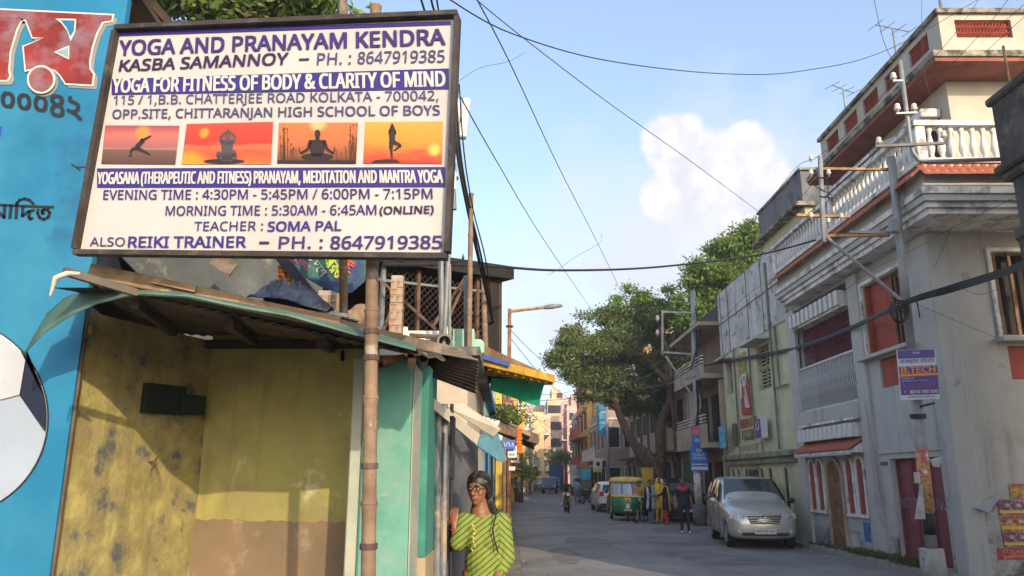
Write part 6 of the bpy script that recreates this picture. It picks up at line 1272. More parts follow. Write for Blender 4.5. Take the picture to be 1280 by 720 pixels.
def car(name, label, loc, rz, ST, paint, wheels, wr_=.33, front_x=None, glass_rng=None, glassmat=None, group=None, cat='car', details=None):
    """ST: (x, zlow, zbelt, ztop, hw_low, hw_belt, hw_top); x forward"""
    t = thing(name, label, cat, loc, rz, group)
    def ring(s):
        x, zl, zb, zt, hl, hb, ht = s; q = [(0,zl),(hl*.86,zl),(hl,zl+.10),(hb*1.005,(zl+zb)/2+.02),(hb*.995,zb-.05),(hb*.975,zb),(ht,zt-.05),(ht*.88,zt-.008),(0,zt+.012)]
        return q
    mb = MB(); rings = [ring(s) for s in ST]; n = len(rings[0]); full = []
    for s, r in zip(ST, rings): full.append([V((s[0], y, z)) for y, z in r] + [V((s[0], -y, z)) for y, z in r[-2:0:-1]])
    m = len(full[0]); vs = [p for f in full for p in f]; fs = [(i*m+k, i*m+(k+1)%m, (i+1)*m+(k+1)%m, (i+1)*m+k) for i in range(len(full)-1) for k in range(m)]
    fs += [tuple(range(m-1,-1,-1)), tuple(range((len(full)-1)*m, len(full)*m))]; mb.add(vs, fs); body = mb.build('body', paint, t, smooth=True, local=True)
    bm = bmesh.new(); bm.from_mesh(body.data); bmesh.ops.recalc_face_normals(bm, faces=bm.faces); bm.to_mesh(body.data); bm.free()
    s = body.modifiers.new('s', 'SUBSURF'); s.levels = 2; s.render_levels = 2
    dg = bpy.context.evaluated_depsgraph_get(); me = bpy.data.meshes.new_from_object(body.evaluated_get(dg)); body.modifiers.clear(); body.data = me
    cut = []
    for wx in wheels:
        for sd in (-1, 1):
            c = MB().lathe([(wr_*1.16,-.20),(wr_*1.16,.20)], (wx, sd*(ST[2][4]), wr_), 24, axis='y').build('c', paint, t, local=True)
            bm = bmesh.new(); bm.from_mesh(c.data); bmesh.ops.recalc_face_normals(bm, faces=bm.faces); bm.to_mesh(c.data); bm.free(); cut.append(c)
    bpy.context.view_layer.update(); boolean_cut(body, cut)
    for p in body.data.polygons: p.use_smooth = True
    MB().box(wheels[1]+.1,wheels[0]-.1,-.55,.55,.16,.45).build('underbody', blk_pl, t, local=True)
    for wx in (wheels[0]-.0, wheels[1]): MB().box(wx-.36,wx+.36,-.60,.60,.3,.75).build('wheel_well', blk_pl, t, local=True)
    hw = ST[2][4]
    for wx in wheels:
        for sd in (-1, 1): wheel(t, (wx, sd*(hw-.11), wr_), wr_, .20, sd)
    gm2 = glassmat or glassd
    def quadglass(name_, P, e=.012, inset=.08):
        P = [V(p) for p in P]; c = sum(P, V())/4; nn = (P[1]-P[0]).cross(P[3]-P[0]).normalized()
        if nn.dot(c-V((0,0,.7))) < 0: nn = -nn
        Q = [p.lerp(c, inset)+nn*e for p in P]; g = MB(); N = 6; vs = []
        for i in range(N+1):
            for j in range(N+1): u, v = i/N, j/N; vs.append(Q[0].lerp(Q[1],u).lerp(Q[3].lerp(Q[2],u),v)+nn*.015*math.sin(PI*u)*math.sin(PI*v))
        for i in range(N):
            for j in range(N): a = i*(N+1)+j; g.f.append((a,a+N+1,a+N+2,a+1)); g.m.append(0)
        g.v = [tuple(q) for q in vs]; return g.build(name_, gm2, t, smooth=True, local=True)
    if glass_rng: glass_rng(full, quadglass, t)
    if details: details(t)
    return t
silver = mat('champagne_silver', (.52,.52,.49), .22, .03, 2, 0, metal=.45, spec=.6)
# people-carrier facing the camera
ST = [(2.27,.30,.62,.70,.52,.58,.50),(2.18,.24,.74,.84,.74,.74,.62),(1.85,.22,.88,1.00,.83,.82,.70),(1.25,.20,.98,1.10,.86,.86,.74),(.98,.20,1.00,1.14,.865,.865,.76),(.12,.20,1.04,1.68,.87,.87,.68),(-.6,.20,1.05,1.75,.87,.87,.68),(-1.5,.20,1.06,1.73,.87,.86,.67),(-1.98,.24,1.06,1.66,.86,.85,.64),(-2.22,.30,1.02,1.30,.82,.82,.62),(-2.28,.40,.80,.95,.74,.74,.60)]
def mpv_glass(full, q, t):
    n = len(full[0])
    a, b = V((.93,0,1.115)), V((.17,0,1.66))
    q('windscreen', [(a.x,.78,a.z),(a.x,-.78,a.z),(b.x,-.64,b.z),(b.x,.64,b.z)], .02, .03)
    for sd in (-1,1):
        q('side_window', [(.66,sd*.862,1.08),(-.42,sd*.862,1.09),(-.42,sd*.70,1.63),(.14,sd*.70,1.60)], .03, .03)
        q('side_window', [(-.48,sd*.862,1.09),(-1.18,sd*.862,1.10),(-1.18,sd*.70,1.63),(-.48,sd*.70,1.63)], .03, .03)
        q('side_window', [(-1.26,sd*.86,1.10),(-1.95,sd*.84,1.12),(-1.85,sd*.70,1.58),(-1.26,sd*.70,1.62)], .03, .03)
    q('rear_window', [(-2.2,.68,1.12),(-2.2,-.68,1.12),(-2.0,-.58,1.6),(-2.0,.58,1.6)], .02, .03)
def mpv_det(t):
    g = MB(); g.prism([(2.20,.42,.82),(2.20,-.42,.82),(2.25,-.34,.60),(2.25,.34,.60)], (.02,0,0)).build('grille', blk_pl, t, local=True)
    for k in range(4): MB().beam((2.235+.008*k,.42-.02*k,.80-.055*k), (2.235+.008*k,-.42+.02*k,.80-.055*k), .02, .016, up=(1,0,0)).build('grille_bar', chrome, t, local=True)
    e = MB(); e.tube([(2.27,.05*math.cos(a),.79+.035*math.sin(a)) for a in [2*PI*k/12 for k in range(13)]], .007, 5); e.tube([(2.27,.025*math.cos(a),.79+.033*math.sin(a)) for a in [2*PI*k/12 for k in range(13)]], .006, 5); e.build('badge', chrome, t, local=True)
    for sd in (-1,1):
        MB().prism([(2.20,sd*.46,.82),(1.98,sd*.76,.86),(2.02,sd*.775,.72),(2.21,sd*.50,.68)], (.03,sd*.02,.0)).build('headlight', lampg, t, local=True, smooth=False)
        MB().ball((2.12,sd*.60,.77), (.05,.06,.05), 10, 6).build('lamp_reflector', chrome, t, local=True, smooth=True)
        MB().prism([(2.20,sd*.50,.48),(2.07,sd*.72,.52),(2.08,sd*.72,.40),(2.20,sd*.54,.38)], (.03,sd*.01,0)).build('fog_lamp_recess', blk_pl, t, local=True); MB().lathe([(.045,0),(.045,.03)], (2.20,sd*.60,.44), 10, axis='x').build('fog_lamp', lampg, t, local=True)
        m_ = MB().ball((.72,sd*1.0,1.12), (.07,.10,.075), 10, 6); m_.beam((.72,sd*.86,1.07),(.72,sd*.96,1.10),.05,.03); m_.build('wing_mirror', blk_pl if sd > 0 else silver, t, local=True, smooth=True)
        for x in (.30,-.75): MB().box(x-.45,x-.28,sd*.885-.008,sd*.885+.008,.93,.96).build('door_handle', chrome, t, local=True)
        for x in (.72,-.45,-1.22): MB().box(x-.004,x+.004,min(sd*.868,sd*.876),max(sd*.868,sd*.876),.30,1.02).build('door_gap', blk_pl, t, local=True)
        MB().beam((1.3,sd*.885,.36),(-1.35,sd*.885,.36),.02,.05).build('side_moulding', chrome, t, local=True)
        MB().box(-2.29,-2.18,sd*.60-.09,sd*.60+.13 if sd > 0 else sd*.60+.09,.85,1.15).build('tail_light', tail, t, local=True)
    MB().box(2.22,2.28,-.55,.55,.33,.40).build('lower_intake', blk_pl, t, local=True); MB().box(2.285,2.297,-.25,.25,.37,.49).build('number_plate', plate, t, local=True)
    mb = MB(); text(mb, 'WB 01AJ 1542', (2.30,-.22,.40), (2.30,.22,.40), (2.30,-.22,.465), (0,0,0), 0, .02); mb.build('lettering', blackm, t, local=True)
    MB().beam((1.01,.7,1.14),(.95,.05,1.19),.012,.012).build('wiper', blk_pl, t, local=True); MB().beam((1.01,-.05,1.14),(.95,-.65,1.18),.012,.012).build('wiper', blk_pl, t, local=True)
    MB().box(.35,.75,-.15,.15,1.15,1.30).build('dashboard', blk_pl, t, local=True)
glass_ws = mat('windscreen_glass', (.035,.05,.05), .05, .1, 3, 0, spec=1.0)
VAN_R = -PI/2 - .12
van = car('silver_people_carrier', 'silver people carrier parked facing us beside the green building', (6.42,21.75,0), VAN_R, ST, silver, (1.42,-1.33), .33, glass_rng=mpv_glass, glassmat=glass_ws, details=mpv_det, cat='van')
# hatchbacks parked tail towards us, and a black car
SH = [(1.85,.30,.55,.62,.50,.55,.45),(1.75,.24,.66,.74,.70,.70,.58),(1.35,.20,.82,.92,.80,.79,.66),(.85,.20,.90,1.02,.82,.81,.70),(.25,.20,.93,1.42,.82,.81,.60),(-.5,.20,.94,1.50,.82,.81,.60),(-1.2,.20,.95,1.46,.82,.81,.60),(-1.62,.24,.95,1.30,.80,.79,.58),(-1.80,.30,.88,1.00,.76,.75,.60),(-1.84,.40,.70,.80,.70,.70,.58)]
def hatch_glass(full, q, t):
    q('windscreen', [(.80,.72,1.02),(.80,-.72,1.02),(.28,-.58,1.40),(.28,.58,1.40)], .02, .04); q('rear_window', [(-1.83,.60,1.02),(-1.83,-.60,1.02),(-1.60,-.52,1.33),(-1.60,.52,1.33)], .02, .03)
    for sd in (-1,1): q('side_window', [(.55,sd*.805,.98),(-.35,sd*.81,.99),(-.35,sd*.63,1.40),(.2,sd*.63,1.36)], .03, .04); q('side_window', [(-.42,sd*.81,.99),(-1.35,sd*.80,1.0),(-1.2,sd*.63,1.38),(-.42,sd*.63,1.41)], .03, .04)
def hatch_det(t):
    for sd in (-1,1):
        MB().box(-1.88,-1.76,min(sd*.52,sd*.74),max(sd*.52,sd*.74),.80,1.02).build('tail_light', tail, t, local=True); MB().prism([(1.74,sd*.45,.68),(1.55,sd*.72,.74),(1.56,sd*.73,.62),(1.75,sd*.50,.56)], (.03,0,0)).build('headlight', lampg, t, local=True); MB().ball((.55,sd*.92,1.02), (.05,.09,.06), 8, 6).build('wing_mirror', blk_pl, t, local=True)
    MB().box(-1.875,-1.84,-.24,.24,.62,.73).build('number_plate', plate, t, local=True); MB().box(-1.90,-1.80,-.70,.70,.30,.42).build('bumper_strip', blk_pl, t, local=True); MB().box(1.84,1.87,-.24,.24,.40,.50).build('number_plate', plate, t, local=True); MB().box(1.76,1.86,-.40,.40,.52,.60).build('grille', blk_pl, t, local=True)
glass_b = mat('reflecting_rear_glass', (.05,.08,.13), .08, .1, 3, 0, spec=1)
cw = car('white_hatchback', 'white hatchback parked tail towards us left of the auto rickshaw', (5.15,42.5,0), PI/2+.03, SH, mat('white_car_paint',(.60,.60,.60),.3,.04,2,0,spec=.6), (1.12,-1.12), .29, glass_rng=hatch_glass, glassmat=glass_b, details=hatch_det)
cr_ = car('dark_red_car', 'dark red car parked right behind the white hatchback', (5.5,38.0,0), PI/2+.03, SH, mat('dark_red_paint',(.10,.03,.035),.3,.1,2,0,spec=.6), (1.12,-1.12), .29, glass_rng=hatch_glass, glassmat=glass_b, details=hatch_det)
cb = car('black_car', 'black car parked behind the white banded pole', (6.85,32.9,0), -PI/2+.02, [(a,b,c*1.12,d*1.14,e*1.02,f_*1.02,g_*1.02) for a,b,c,d,e,f_,g_ in SH], mat('black_car_paint',(.012,.012,.016),.2,.1,2,0,spec=.7), (1.12,-1.12), .31, glass_rng=None, glassmat=glass_b, details=hatch_det)
car('far_white_car', 'white car farther along the parked row', (5.75,48.2,0), PI/2+.02, SH, MATS['white_car_paint'], (1.12,-1.12), .29, glass_rng=hatch_glass, glassmat=glass_b, details=hatch_det)
# auto rickshaw
au = thing('auto_rickshaw', 'green and yellow auto rickshaw coming towards us on the right lane', 'auto rickshaw', (4.72,32.9,0), -PI/2-.10)
agr = mat('auto_green', (.008,.16,.065), .3, .08, 3, 0, spec=.6); aye = mat('auto_yellow', (.66,.36,.03), .4, .12, 3, .05); ayr = mat('auto_canopy_yellow', (.60,.46,.12), .8, .15, 4, .2)
def loft(rows, m_, name, parent, smooth=True, close=False, th=0):
    n = len(rows[0]); mb = MB(); vs = [p for r in rows for p in r]
    fs = [(i*n+k, i*n+k+1, (i+1)*n+k+1, (i+1)*n+k) for i in range(len(rows)-1) for k in range(n-1)]; mb.add(vs, fs); o = mb.build(name, m_, parent, smooth=smooth, local=True)
    if th: o.modifiers.new('s','SOLIDIFY').thickness = th
    return o
def nose(z, fx, hw, back=.55, n=15):                     # plan curve of the front shield at height z
    out = []
    for k in range(n): a = -PI/2+PI*k/(n-1); out.append((back+(fx-back)*max(0, math.cos(a))**.62, hw*math.sin(a), z))
    return out
loft([nose(.30,1.00,.36), nose(.36,1.10,.50), nose(.50,1.18,.60), nose(.70,1.20,.64), nose(.88,1.17,.65), nose(.93,1.15,.65)], agr, 'front_shield', au, th=.01)
loft([nose(.932,1.155,.655), nose(.97,1.165,.66), nose(1.04,1.14,.655)], aye, 'yellow_band', au, th=.01)
loft([nose(.665,1.21,.652), nose(.69,1.21,.653)], chrome, 'chrome_strip', au)
loft([nose(1.03,1.13,.64), nose(1.50,.92,.60)], mat('auto_windscreen',(.25,.30,.36),.06,.1,3,0,spec=1), 'windscreen', au)
for y in (-.58,-.2,.2,.58): MB().beam((.78 if abs(y) > .5 else 1.10,y*1.04,1.03),(.66 if abs(y) > .5 else .90,y,1.52),.035,.035).build('screen_pillar', ayr if abs(y) > .5 else blk_pl, au, local=True)
loft([nose(1.50,.98,.64,.4), nose(1.58,1.02,.67,.4), nose(1.66,.96,.66,.4), nose(1.72,.7,.5,.3), nose(1.74,.4,.2,.2)], ayr, 'canopy_front', au, th=.01)
rf = []
for x, s in ((.45,1.0),(0,1.02),(-.6,1.02),(-1.15,1.0),(-1.30,.94)): rf.append([(x,-.66*s,1.50),(x,-.67*s,1.62),(x,-.55*s,1.71*1.0),(x,0,1.745),(x,.55*s,1.71),(x,.67*s,1.62),(x,.66*s,1.50)])
loft(rf, ayr, 'canopy_roof', au, th=.012)
loft([[(-1.32,-.64,z),(-1.36,-.2,z),(-1.36,.2,z),(-1.32,.64,z)] for z in (.4,.9,1.3,1.62)], ayr, 'canopy_back', au, th=.01)
MB().box(-1.30,-.45,-.64,.64,.34,.80).build('rear_body', agr, au, bevel=.03, local=True); MB().box(-1.30,.5,-.60,.60,.26,.34).build('floor_pan', blk_pl, au, local=True)
MB().box(-1.1,-.62,-.55,.55,.80,.92).build('passenger_seat', blk_pl, au, bevel=.03, local=True); MB().box(-1.2,-1.05,-.55,.55,.92,1.4).build('seat_back', blk_pl, au, local=True); MB().box(.0,.35,-.35,.35,.7,.8).build('driver_seat', blk_pl, au, local=True)
for x in (.42,-.45,-1.25):
    for sd in (-1,1): MB().tube([(x,sd*.645,.34),(x,sd*.64,1.55)], .02, 6).build('side_pillar', blk_pl if x != .42 else ayr, au, local=True)
MB().box(-1.25,-.45,.63,.645,.8,1.0).build('side_panel', aye, au, local=True); MB().box(-1.25,-.45,-.645,-.63,.8,1.0).build('side_panel', aye, au, local=True)
MB().lathe([(.02,0),(.085,.0),(.10,.05),(.09,.07)], (1.17,0,.56), 14, axis='x').build('headlight', lampg, au, local=True, smooth=True); MB().box(1.15,1.24,-.03,.03,.72,.86).build('horn', blk_pl, au, local=True); MB().box(1.13,1.19,-.16,.16,.42,.47).build('number_plate', plate, au, local=True)
MB().prism([(1.16,-.13,.92),(1.16,.13,.92),(1.20,0,.72)], (.02,0,0)).build('front_chevron', mat('auto_gold',(.5,.42,.2),.4,.1), au, local=True)
for sd in (-1,1): MB().tube([(.8,sd*.66,1.1),(.85,sd*.80,1.15)], .012, 5).build('mirror_arm', blk_pl, au, local=True); MB().ball((.85,sd*.80,1.2), (.02,.05,.07), 8, 6).build('mirror', blk_pl, au, local=True)
w_ = wheel(au, (.88,0,.21), .21, .10, 1, 5); wheel(au, (-.85,.60,.21), .21, .11, 1, 5); wheel(au, (-.85,-.60,.21), .21, .11, -1, 5)
MB().ball((.88,0,.34), (.26,.09,.13), 12, 6).build('mudguard', blk_pl, au, local=True, smooth=True)
# motorcycles
def moto(label, loc, rz, paint, group=None, name='motorcycle'):
    t = thing(name, label, 'motorcycle', loc, rz, group)
    def wh(x):
        w = thing('wheel', None, None, (0,0,0)); w.parent = t; w.location = (x,0,.29); w.matrix_basis = Matrix.Translation((x,0,.29)); P = [(.25*math.cos(a),0,.25*math.sin(a)) for a in [2*PI*k/22 for k in range(23)]]
        MB().tube(P, .05, 8).build('tyre', tyre, w, local=True, smooth=True); mb = MB()
        for k in range(6): a = PI*k/3; mb.beam((0,0,0),(.21*math.cos(a),0,.21*math.sin(a)),.02,.03,up=(0,1,0))
        mb.lathe([(.05,-.05),(.05,.05)],(0,0,0),10,axis='y'); mb.build('spokes', rimm, w, local=True)
    wh(.66); wh(-.62)
    MB().tube([(.66,.08,.29),(.50,.08,.78),(.44,.08,.95)], .022, 7).build('fork', chrome, t, local=True); MB().tube([(.66,-.08,.29),(.50,-.08,.78),(.44,-.08,.95)], .022, 7).build('fork', chrome, t, local=True)
    mb = MB(); mb.ball((.18,0,.80), (.28,.15,.13), 14, 8); mb.ball((-.05,0,.76), (.15,.12,.10), 10, 6); mb.build('fuel_tank', paint, t, local=True, smooth=True)
    mb = MB(); mb.cap((-.15,0,.80), (-.70,0,.86), .10, .08, 10); mb.build('seat', blk_pl, t, local=True, smooth=True)
    MB().obox((.10,0,.42), (.36,.24,.34)).build('engine', mat('engine_grey',(.14,.14,.15),.5,.2,8), t, local=True, bevel=.04); MB().tube([(.3,-.14,.3),(-.2,-.15,.26),(-.75,-.16,.36)], [.025,.035,.05], 8).build('exhaust', chrome, t, local=True)
    MB().tube([(.45,-.36,1.02),(.42,-.20,1.04),(.46,0,1.0),(.42,.20,1.04),(.45,.36,1.02)], .015, 6).build('handlebar', blk_pl, t, local=True)
    MB().ball((.56,0,.88), (.10,.10,.10), 12, 8).build('headlight_shell', paint, t, local=True, smooth=True); MB().lathe([(.02,.0),(.085,.01),(.085,.03)], (.63,0,.88), 14, axis='x').build('headlight', lampg, t, local=True)
    MB().ball((.66,0,.55), (.22,.06,.07), 10, 6).build('front_mudguard', paint, t, local=True, smooth=True); MB().ball((-.72,0,.60), (.20,.07,.08), 10, 6).build('rear_mudguard', paint, t, local=True, smooth=True); MB().box(-.5,0.0,-.11,.11,.5,.72).build('side_cover', paint, t, local=True, bevel=.02)
    for sd in (-1,1): MB().tube([(.42,sd*.26,1.04),(.36,sd*.34,1.20)], .008, 5).build('mirror_arm', blk_pl, t, local=True); MB().ball((.36,sd*.34,1.22), (.012,.05,.035), 8, 6).build('mirror', blk_pl, t, local=True); MB().ball((.56,sd*.17,.86), (.03,.03,.03), 6, 5).build('indicator', aye, t, local=True)
    return t
m1_ = moto('maroon motorcycle ridden towards us in the middle of the road', (2.78,40.6,0), -PI/2+.05, mat('maroon_bike',(.16,.02,.03),.3,.1,3,0,spec=.6))
pk = mat('black_bike',(.02,.02,.025),.3,.1,3,0,spec=.6)
mA = moto('black motorcycle parked nearest the white hatchback', (5.2,53,0), -PI/2+.9, pk, 'motorcycles parked by the blue sheet'); copy_tree(mA, loc=(5.0,55.4,0), rz=-PI/2+.7, label='second parked black motorcycle by the blue sheet'); copy_tree(mA, loc=(5.6,57.8,0), rz=-PI/2+.8, label='farthest black motorcycle parked by the blue sheet')
mB = moto('motorcycle ridden far down the street on the left', (.9,66,0), -PI/2, pk)
def bicycle(label, loc, rz):
    t = thing('bicycle', label, 'bicycle', loc, rz)
    for x in (.52,-.52):
        P = [(x+.33*math.cos(a),0,.34+.33*math.sin(a)) for a in [2*PI*k/20 for k in range(21)]]; mb = MB(); mb.tube(P, .018, 6)
        for k in range(8): a = PI*k/4; mb.tube([(x,0,.34),(x+.32*math.cos(a),0,.34+.32*math.sin(a))], .003, 4)
        mb.build('wheel', tyre, t, local=True)
    fm = mat('bicycle_frame',(.03,.04,.05),.4,.2); mb = MB()
    for a, b in (((-.52,.34),(-.1,.30)),((-.1,.30),(-.22,.80)),((-.22,.75),(.38,.78)),((-.1,.30),(.40,.66)),((-.52,.34),(-.2,.72)),((.52,.34),(.36,.95))): mb.tube([(a[0],0,a[1]),(b[0],0,b[1])], .016, 6)
    mb.build('frame', fm, t, local=True); MB().tube([(.30,-.26,.98),(.36,0,.98),(.30,.26,.98)], .013, 6).build('handlebar', chrome, t, local=True); MB().cap((-.30,0,.86), (-.12,0,.88), .06, .03).build('saddle', blk_pl, t, local=True, smooth=True); return t
bicycle('dark bicycle held beside the auto rickshaw', (5.05,31.3,0), -PI/2-.5)
# far traffic
def small_truck(label, loc, rz, cab, box, name='pickup_truck'):
    t = thing(name, label, 'truck', loc, rz)
    MB().prism([(1.0,-.8,.45),(2.1,-.8,.45),(2.15,-.8,1.0),(1.75,-.8,1.75),(1.0,-.8,1.8)], (0,1.6,0)).build('cab', cab, t, local=True, bevel=.04); MB().prism([(2.165,-.68,1.05),(2.165,.68,1.05),(1.80,.62,1.66),(1.80,-.62,1.66)], (.012,0,.008)).build('windscreen', glassd, t, local=True)
    MB().box(-2.1,.95,-.85,.85,.6,.72).build('bed', blk_pl, t, local=True); MB().box(-2.08,.93,-.83,.83,.725,box[1]).build('cargo_box', box[0], t, local=True, bevel=.03); MB().box(2.12,2.2,-.8,.8,.42,.62).build('bumper', blk_pl, t, local=True)
    for sd in (-1,1): MB().box(2.13,2.18,sd*.6-.12,sd*.6+.12,.72,.9).build('headlight', lampg, t, local=True)
    for x in (1.5,-1.3):
        for sd in (-1,1): wheel(t, (x, sd*.72, .32), .32, .2, sd, 5)
    return t
small_truck('small blue goods vehicle coming up on the left lane', (4.3,90,0), -PI/2-.1, mat('cab_blue',(.10,.22,.42),.4,.1), (mat('cargo_blue',(.05,.14,.32),.6,.2),1.5))
small_truck('tall covered blue lorry at the far bend', (5.9,106,0), -PI/2-.15, mat('cab_navy',(.03,.07,.2),.5,.1), (mat('cargo_navy',(.02,.08,.25),.7,.2),3.3), 'lorry')
small_truck('pale box van parked beyond the motorcycles', (6.6,78,0), -PI/2-.05, mat('cab_white',(.5,.52,.5),.5,.1), (mat('cargo_pale',(.36,.46,.46),.7,.15),2.9), 'box_van')
a2 = copy_tree(au, loc=(3.4,99,0), rz=-PI/2-.05, label='distant green and yellow auto rickshaw on the left lane')
bs_ = thing('blue_sheet_stall', 'bright blue plastic sheet stall beside the parked motorcycles', 'stall', (5.65,60.7,0)); bm_ = mat('blue_plastic_sheet',(.04,.33,.50),.5,.15,3,.2)
MB().box(5.3,6.0,60,61.5,1.5,2.35).build('plastic_sheet', bm_, bs_, bevel=.04); MB().box(5.35,5.95,60.1,61.4,0,1.49).build('counter', brn, bs_)
ys = thing('yellow_cloth_stall', 'mustard yellow cloth screen behind the auto rickshaw', 'stall', (6.2,36.2,0)); MB().box(5.95,6.45,36.2,36.26,.5,2.15).build('cloth', mat('mustard_cloth',(.48,.32,.05),.85,.2,3,.3), ys); MB().tube([(5.92,36.2,0),(5.92,36.2,2.2)], .03, 6).build('post', brn, ys); MB().tube([(6.48,36.2,0),(6.48,36.2,2.2)], .03, 6).build('post', brn, ys)
ad = thing('roadside_advert', 'white and green advertisement board with a black motif on a post', 'signboard', (5.7,52,0)); c = at(747,582,52); MB().box(c.x-.3,c.x+.3,52,52.06,c.z-.43,c.z+.43).build('board', adw, ad); MB().box(c.x-.29,c.x+.29,51.98,51.998,c.z-.42,c.z-.15).build('green_band', mat('advert_green',(.35,.45,.06),.6,.1), ad); MB().poly([(c.x+.13*math.cos(a)+.03,51.97,c.z+.1+.15*math.sin(a)) for a in [2*PI*k/12 for k in range(12)]]).build('black_motif', blackm, ad); MB().tube([(c.x,52.05,0),(c.x,52.05,c.z)], .05, 6).build('post', brn, ad)
# ================================================================== people
skinm = mat('brown_skin', (.20,.09,.048), .5, .10, 6, .05, spec=.35); hairm = mat('black_hair', (.012,.009,.008), .45, .2, 20, .3, 80, spec=.5); lipm = mat('lip', (.26,.08,.06), .5, .1); eyew = mat('eye_white', (.25,.23,.21), .3, .05, 3, 0); eyed = mat('eye_dark', (.015,.01,.008), .15, .1, 3, 0)
def hand(mb, wrist, d, up, s=1.0, curl=.5, r0=.0085):
    """palm with four fingers and a side thumb; d = pointing direction, up = back of hand"""
    w, d, up = V(wrist), V(d).normalized(), V(up).normalized(); sd = d.cross(up).normalized(); up = sd.cross(d).normalized()
    palm = w+d*.045*s; R = Matrix((sd, d, up)).transposed(); mb.ball(palm, (.040*s,.052*s,.017*s), 12, 8, R=R); mb.cap(w-d*.02, w+d*.02, .026*s, .028*s)
    for i, (o, L) in enumerate(((-.030,.062),(-.010,.072),(.010,.068),(.029,.052))):
        p = w+d*.082*s+sd*o*s; dd = (d*math.cos(curl*.6)-up*math.sin(curl*.6)); q = p+dd*L*.5*s; d2 = (d*math.cos(curl*1.7)-up*math.sin(curl*1.7)); mb.cap(p-d*.012, q, r0*s*1.05, r0*s, 8); mb.cap(q, q+d2*L*.5*s, r0*s, r0*s*.82, 8)
    p = w+d*.025*s-sd*.034*s; q = p+(d*.6-sd*.6-up*.3).normalized()*.038*s; mb.cap(p, q, .012*s, .010*s, 8); mb.cap(q, q+(d*.9-up*.35-sd*.1).normalized()*.030*s, .010*s, .0085*s, 8)
def head(mb, c, R, s=1.0):
    c = V(c); f = lambda x, y, z: c+R@V((x*s, y*s, z*s))                # y- = face direction
    mb.ball(c+R@V((0,.005*s,.03*s)), (.076*s,.094*s,.092*s), 16, 12, R=R); mb.ball(f(0,-.020,-.040), (.060*s,.066*s,.072*s), 14, 10, R=R); mb.ball(f(0,-.052,-.092), (.026*s,.024*s,.020*s), 10, 8, R=R)
    mb.ball(f(.038,-.058,-.022), (.026*s,.020*s,.022*s), 8, 6, R=R); mb.ball(f(-.038,-.058,-.022), (.026*s,.020*s,.022*s), 8, 6, R=R)
    mb.cap(f(0,-.083,.014), f(0,-.101,-.026), .010*s, .0155*s, 8); mb.ball(f(.012,-.090,-.030), (.010*s,.010*s,.008*s), 8, 6); mb.ball(f(-.012,-.090,-.030), (.010*s,.010*s,.008*s), 8, 6)
    mb.cap(f(-.034,-.078,.030), f(.034,-.078,.030), .012*s, .012*s, 8); mb.ball(f(0,-.080,-.058), (.024*s,.012*s,.010*s), 10, 6, R=R)
    for sd in (-1,1): mb.ball(f(sd*.078,.010,-.004), (.011*s,.020*s,.030*s), 8, 6, R=R)
def face_parts(t, c, R, s=1.0, glasses=False):
    c = V(c); f = lambda x, y, z: c+R@V((x*s, y*s, z*s))
    for sd in (-1,1):
        MB().ball(f(sd*.030,-.083,.010), (.014*s,.008*s,.008*s), 10, 6, R=R).build('eye', eyew, t, smooth=True, local=True); MB().ball(f(sd*.030,-.0895,.010), (.0065*s,.003*s,.0065*s), 8, 6, R=R).build('iris', eyed, t, smooth=True, local=True)
        MB().tube([f(sd*.014,-.094,.032), f(sd*.032,-.096,.037), f(sd*.050,-.084,.030)], .0036*s, 5).build('eyebrow', hairm, t, local=True)
        if glasses:
            P = [f(sd*.032+.026*math.cos(a),-.103+.012*abs(sd*.032+.026*math.cos(a))/.06,.008+.019*math.sin(a)) for a in [2*PI*k/16 for k in range(17)]]; MB().tube(P, .0021*s, 5).build('spectacle_rim', eyed, t, local=True); MB().tube([f(sd*.057,-.090,.012), f(sd*.080,.0,.008)], .002*s, 5).build('spectacle_arm', eyed, t, local=True)
    if glasses: MB().tube([f(-.007,-.104,.012), f(.007,-.104,.012)], .002*s, 5).build('spectacle_bridge', eyed, t, local=True)
    MB().ball(f(0,-.092,-.055), (.022*s,.006*s,.0045*s), 10, 6, R=R).build('upper_lip', lipm, t, smooth=True, local=True); MB().ball(f(0,-.091,-.064), (.018*s,.006*s,.0050*s), 10, 6, R=R).build('lower_lip', lipm, t, smooth=True, local=True)
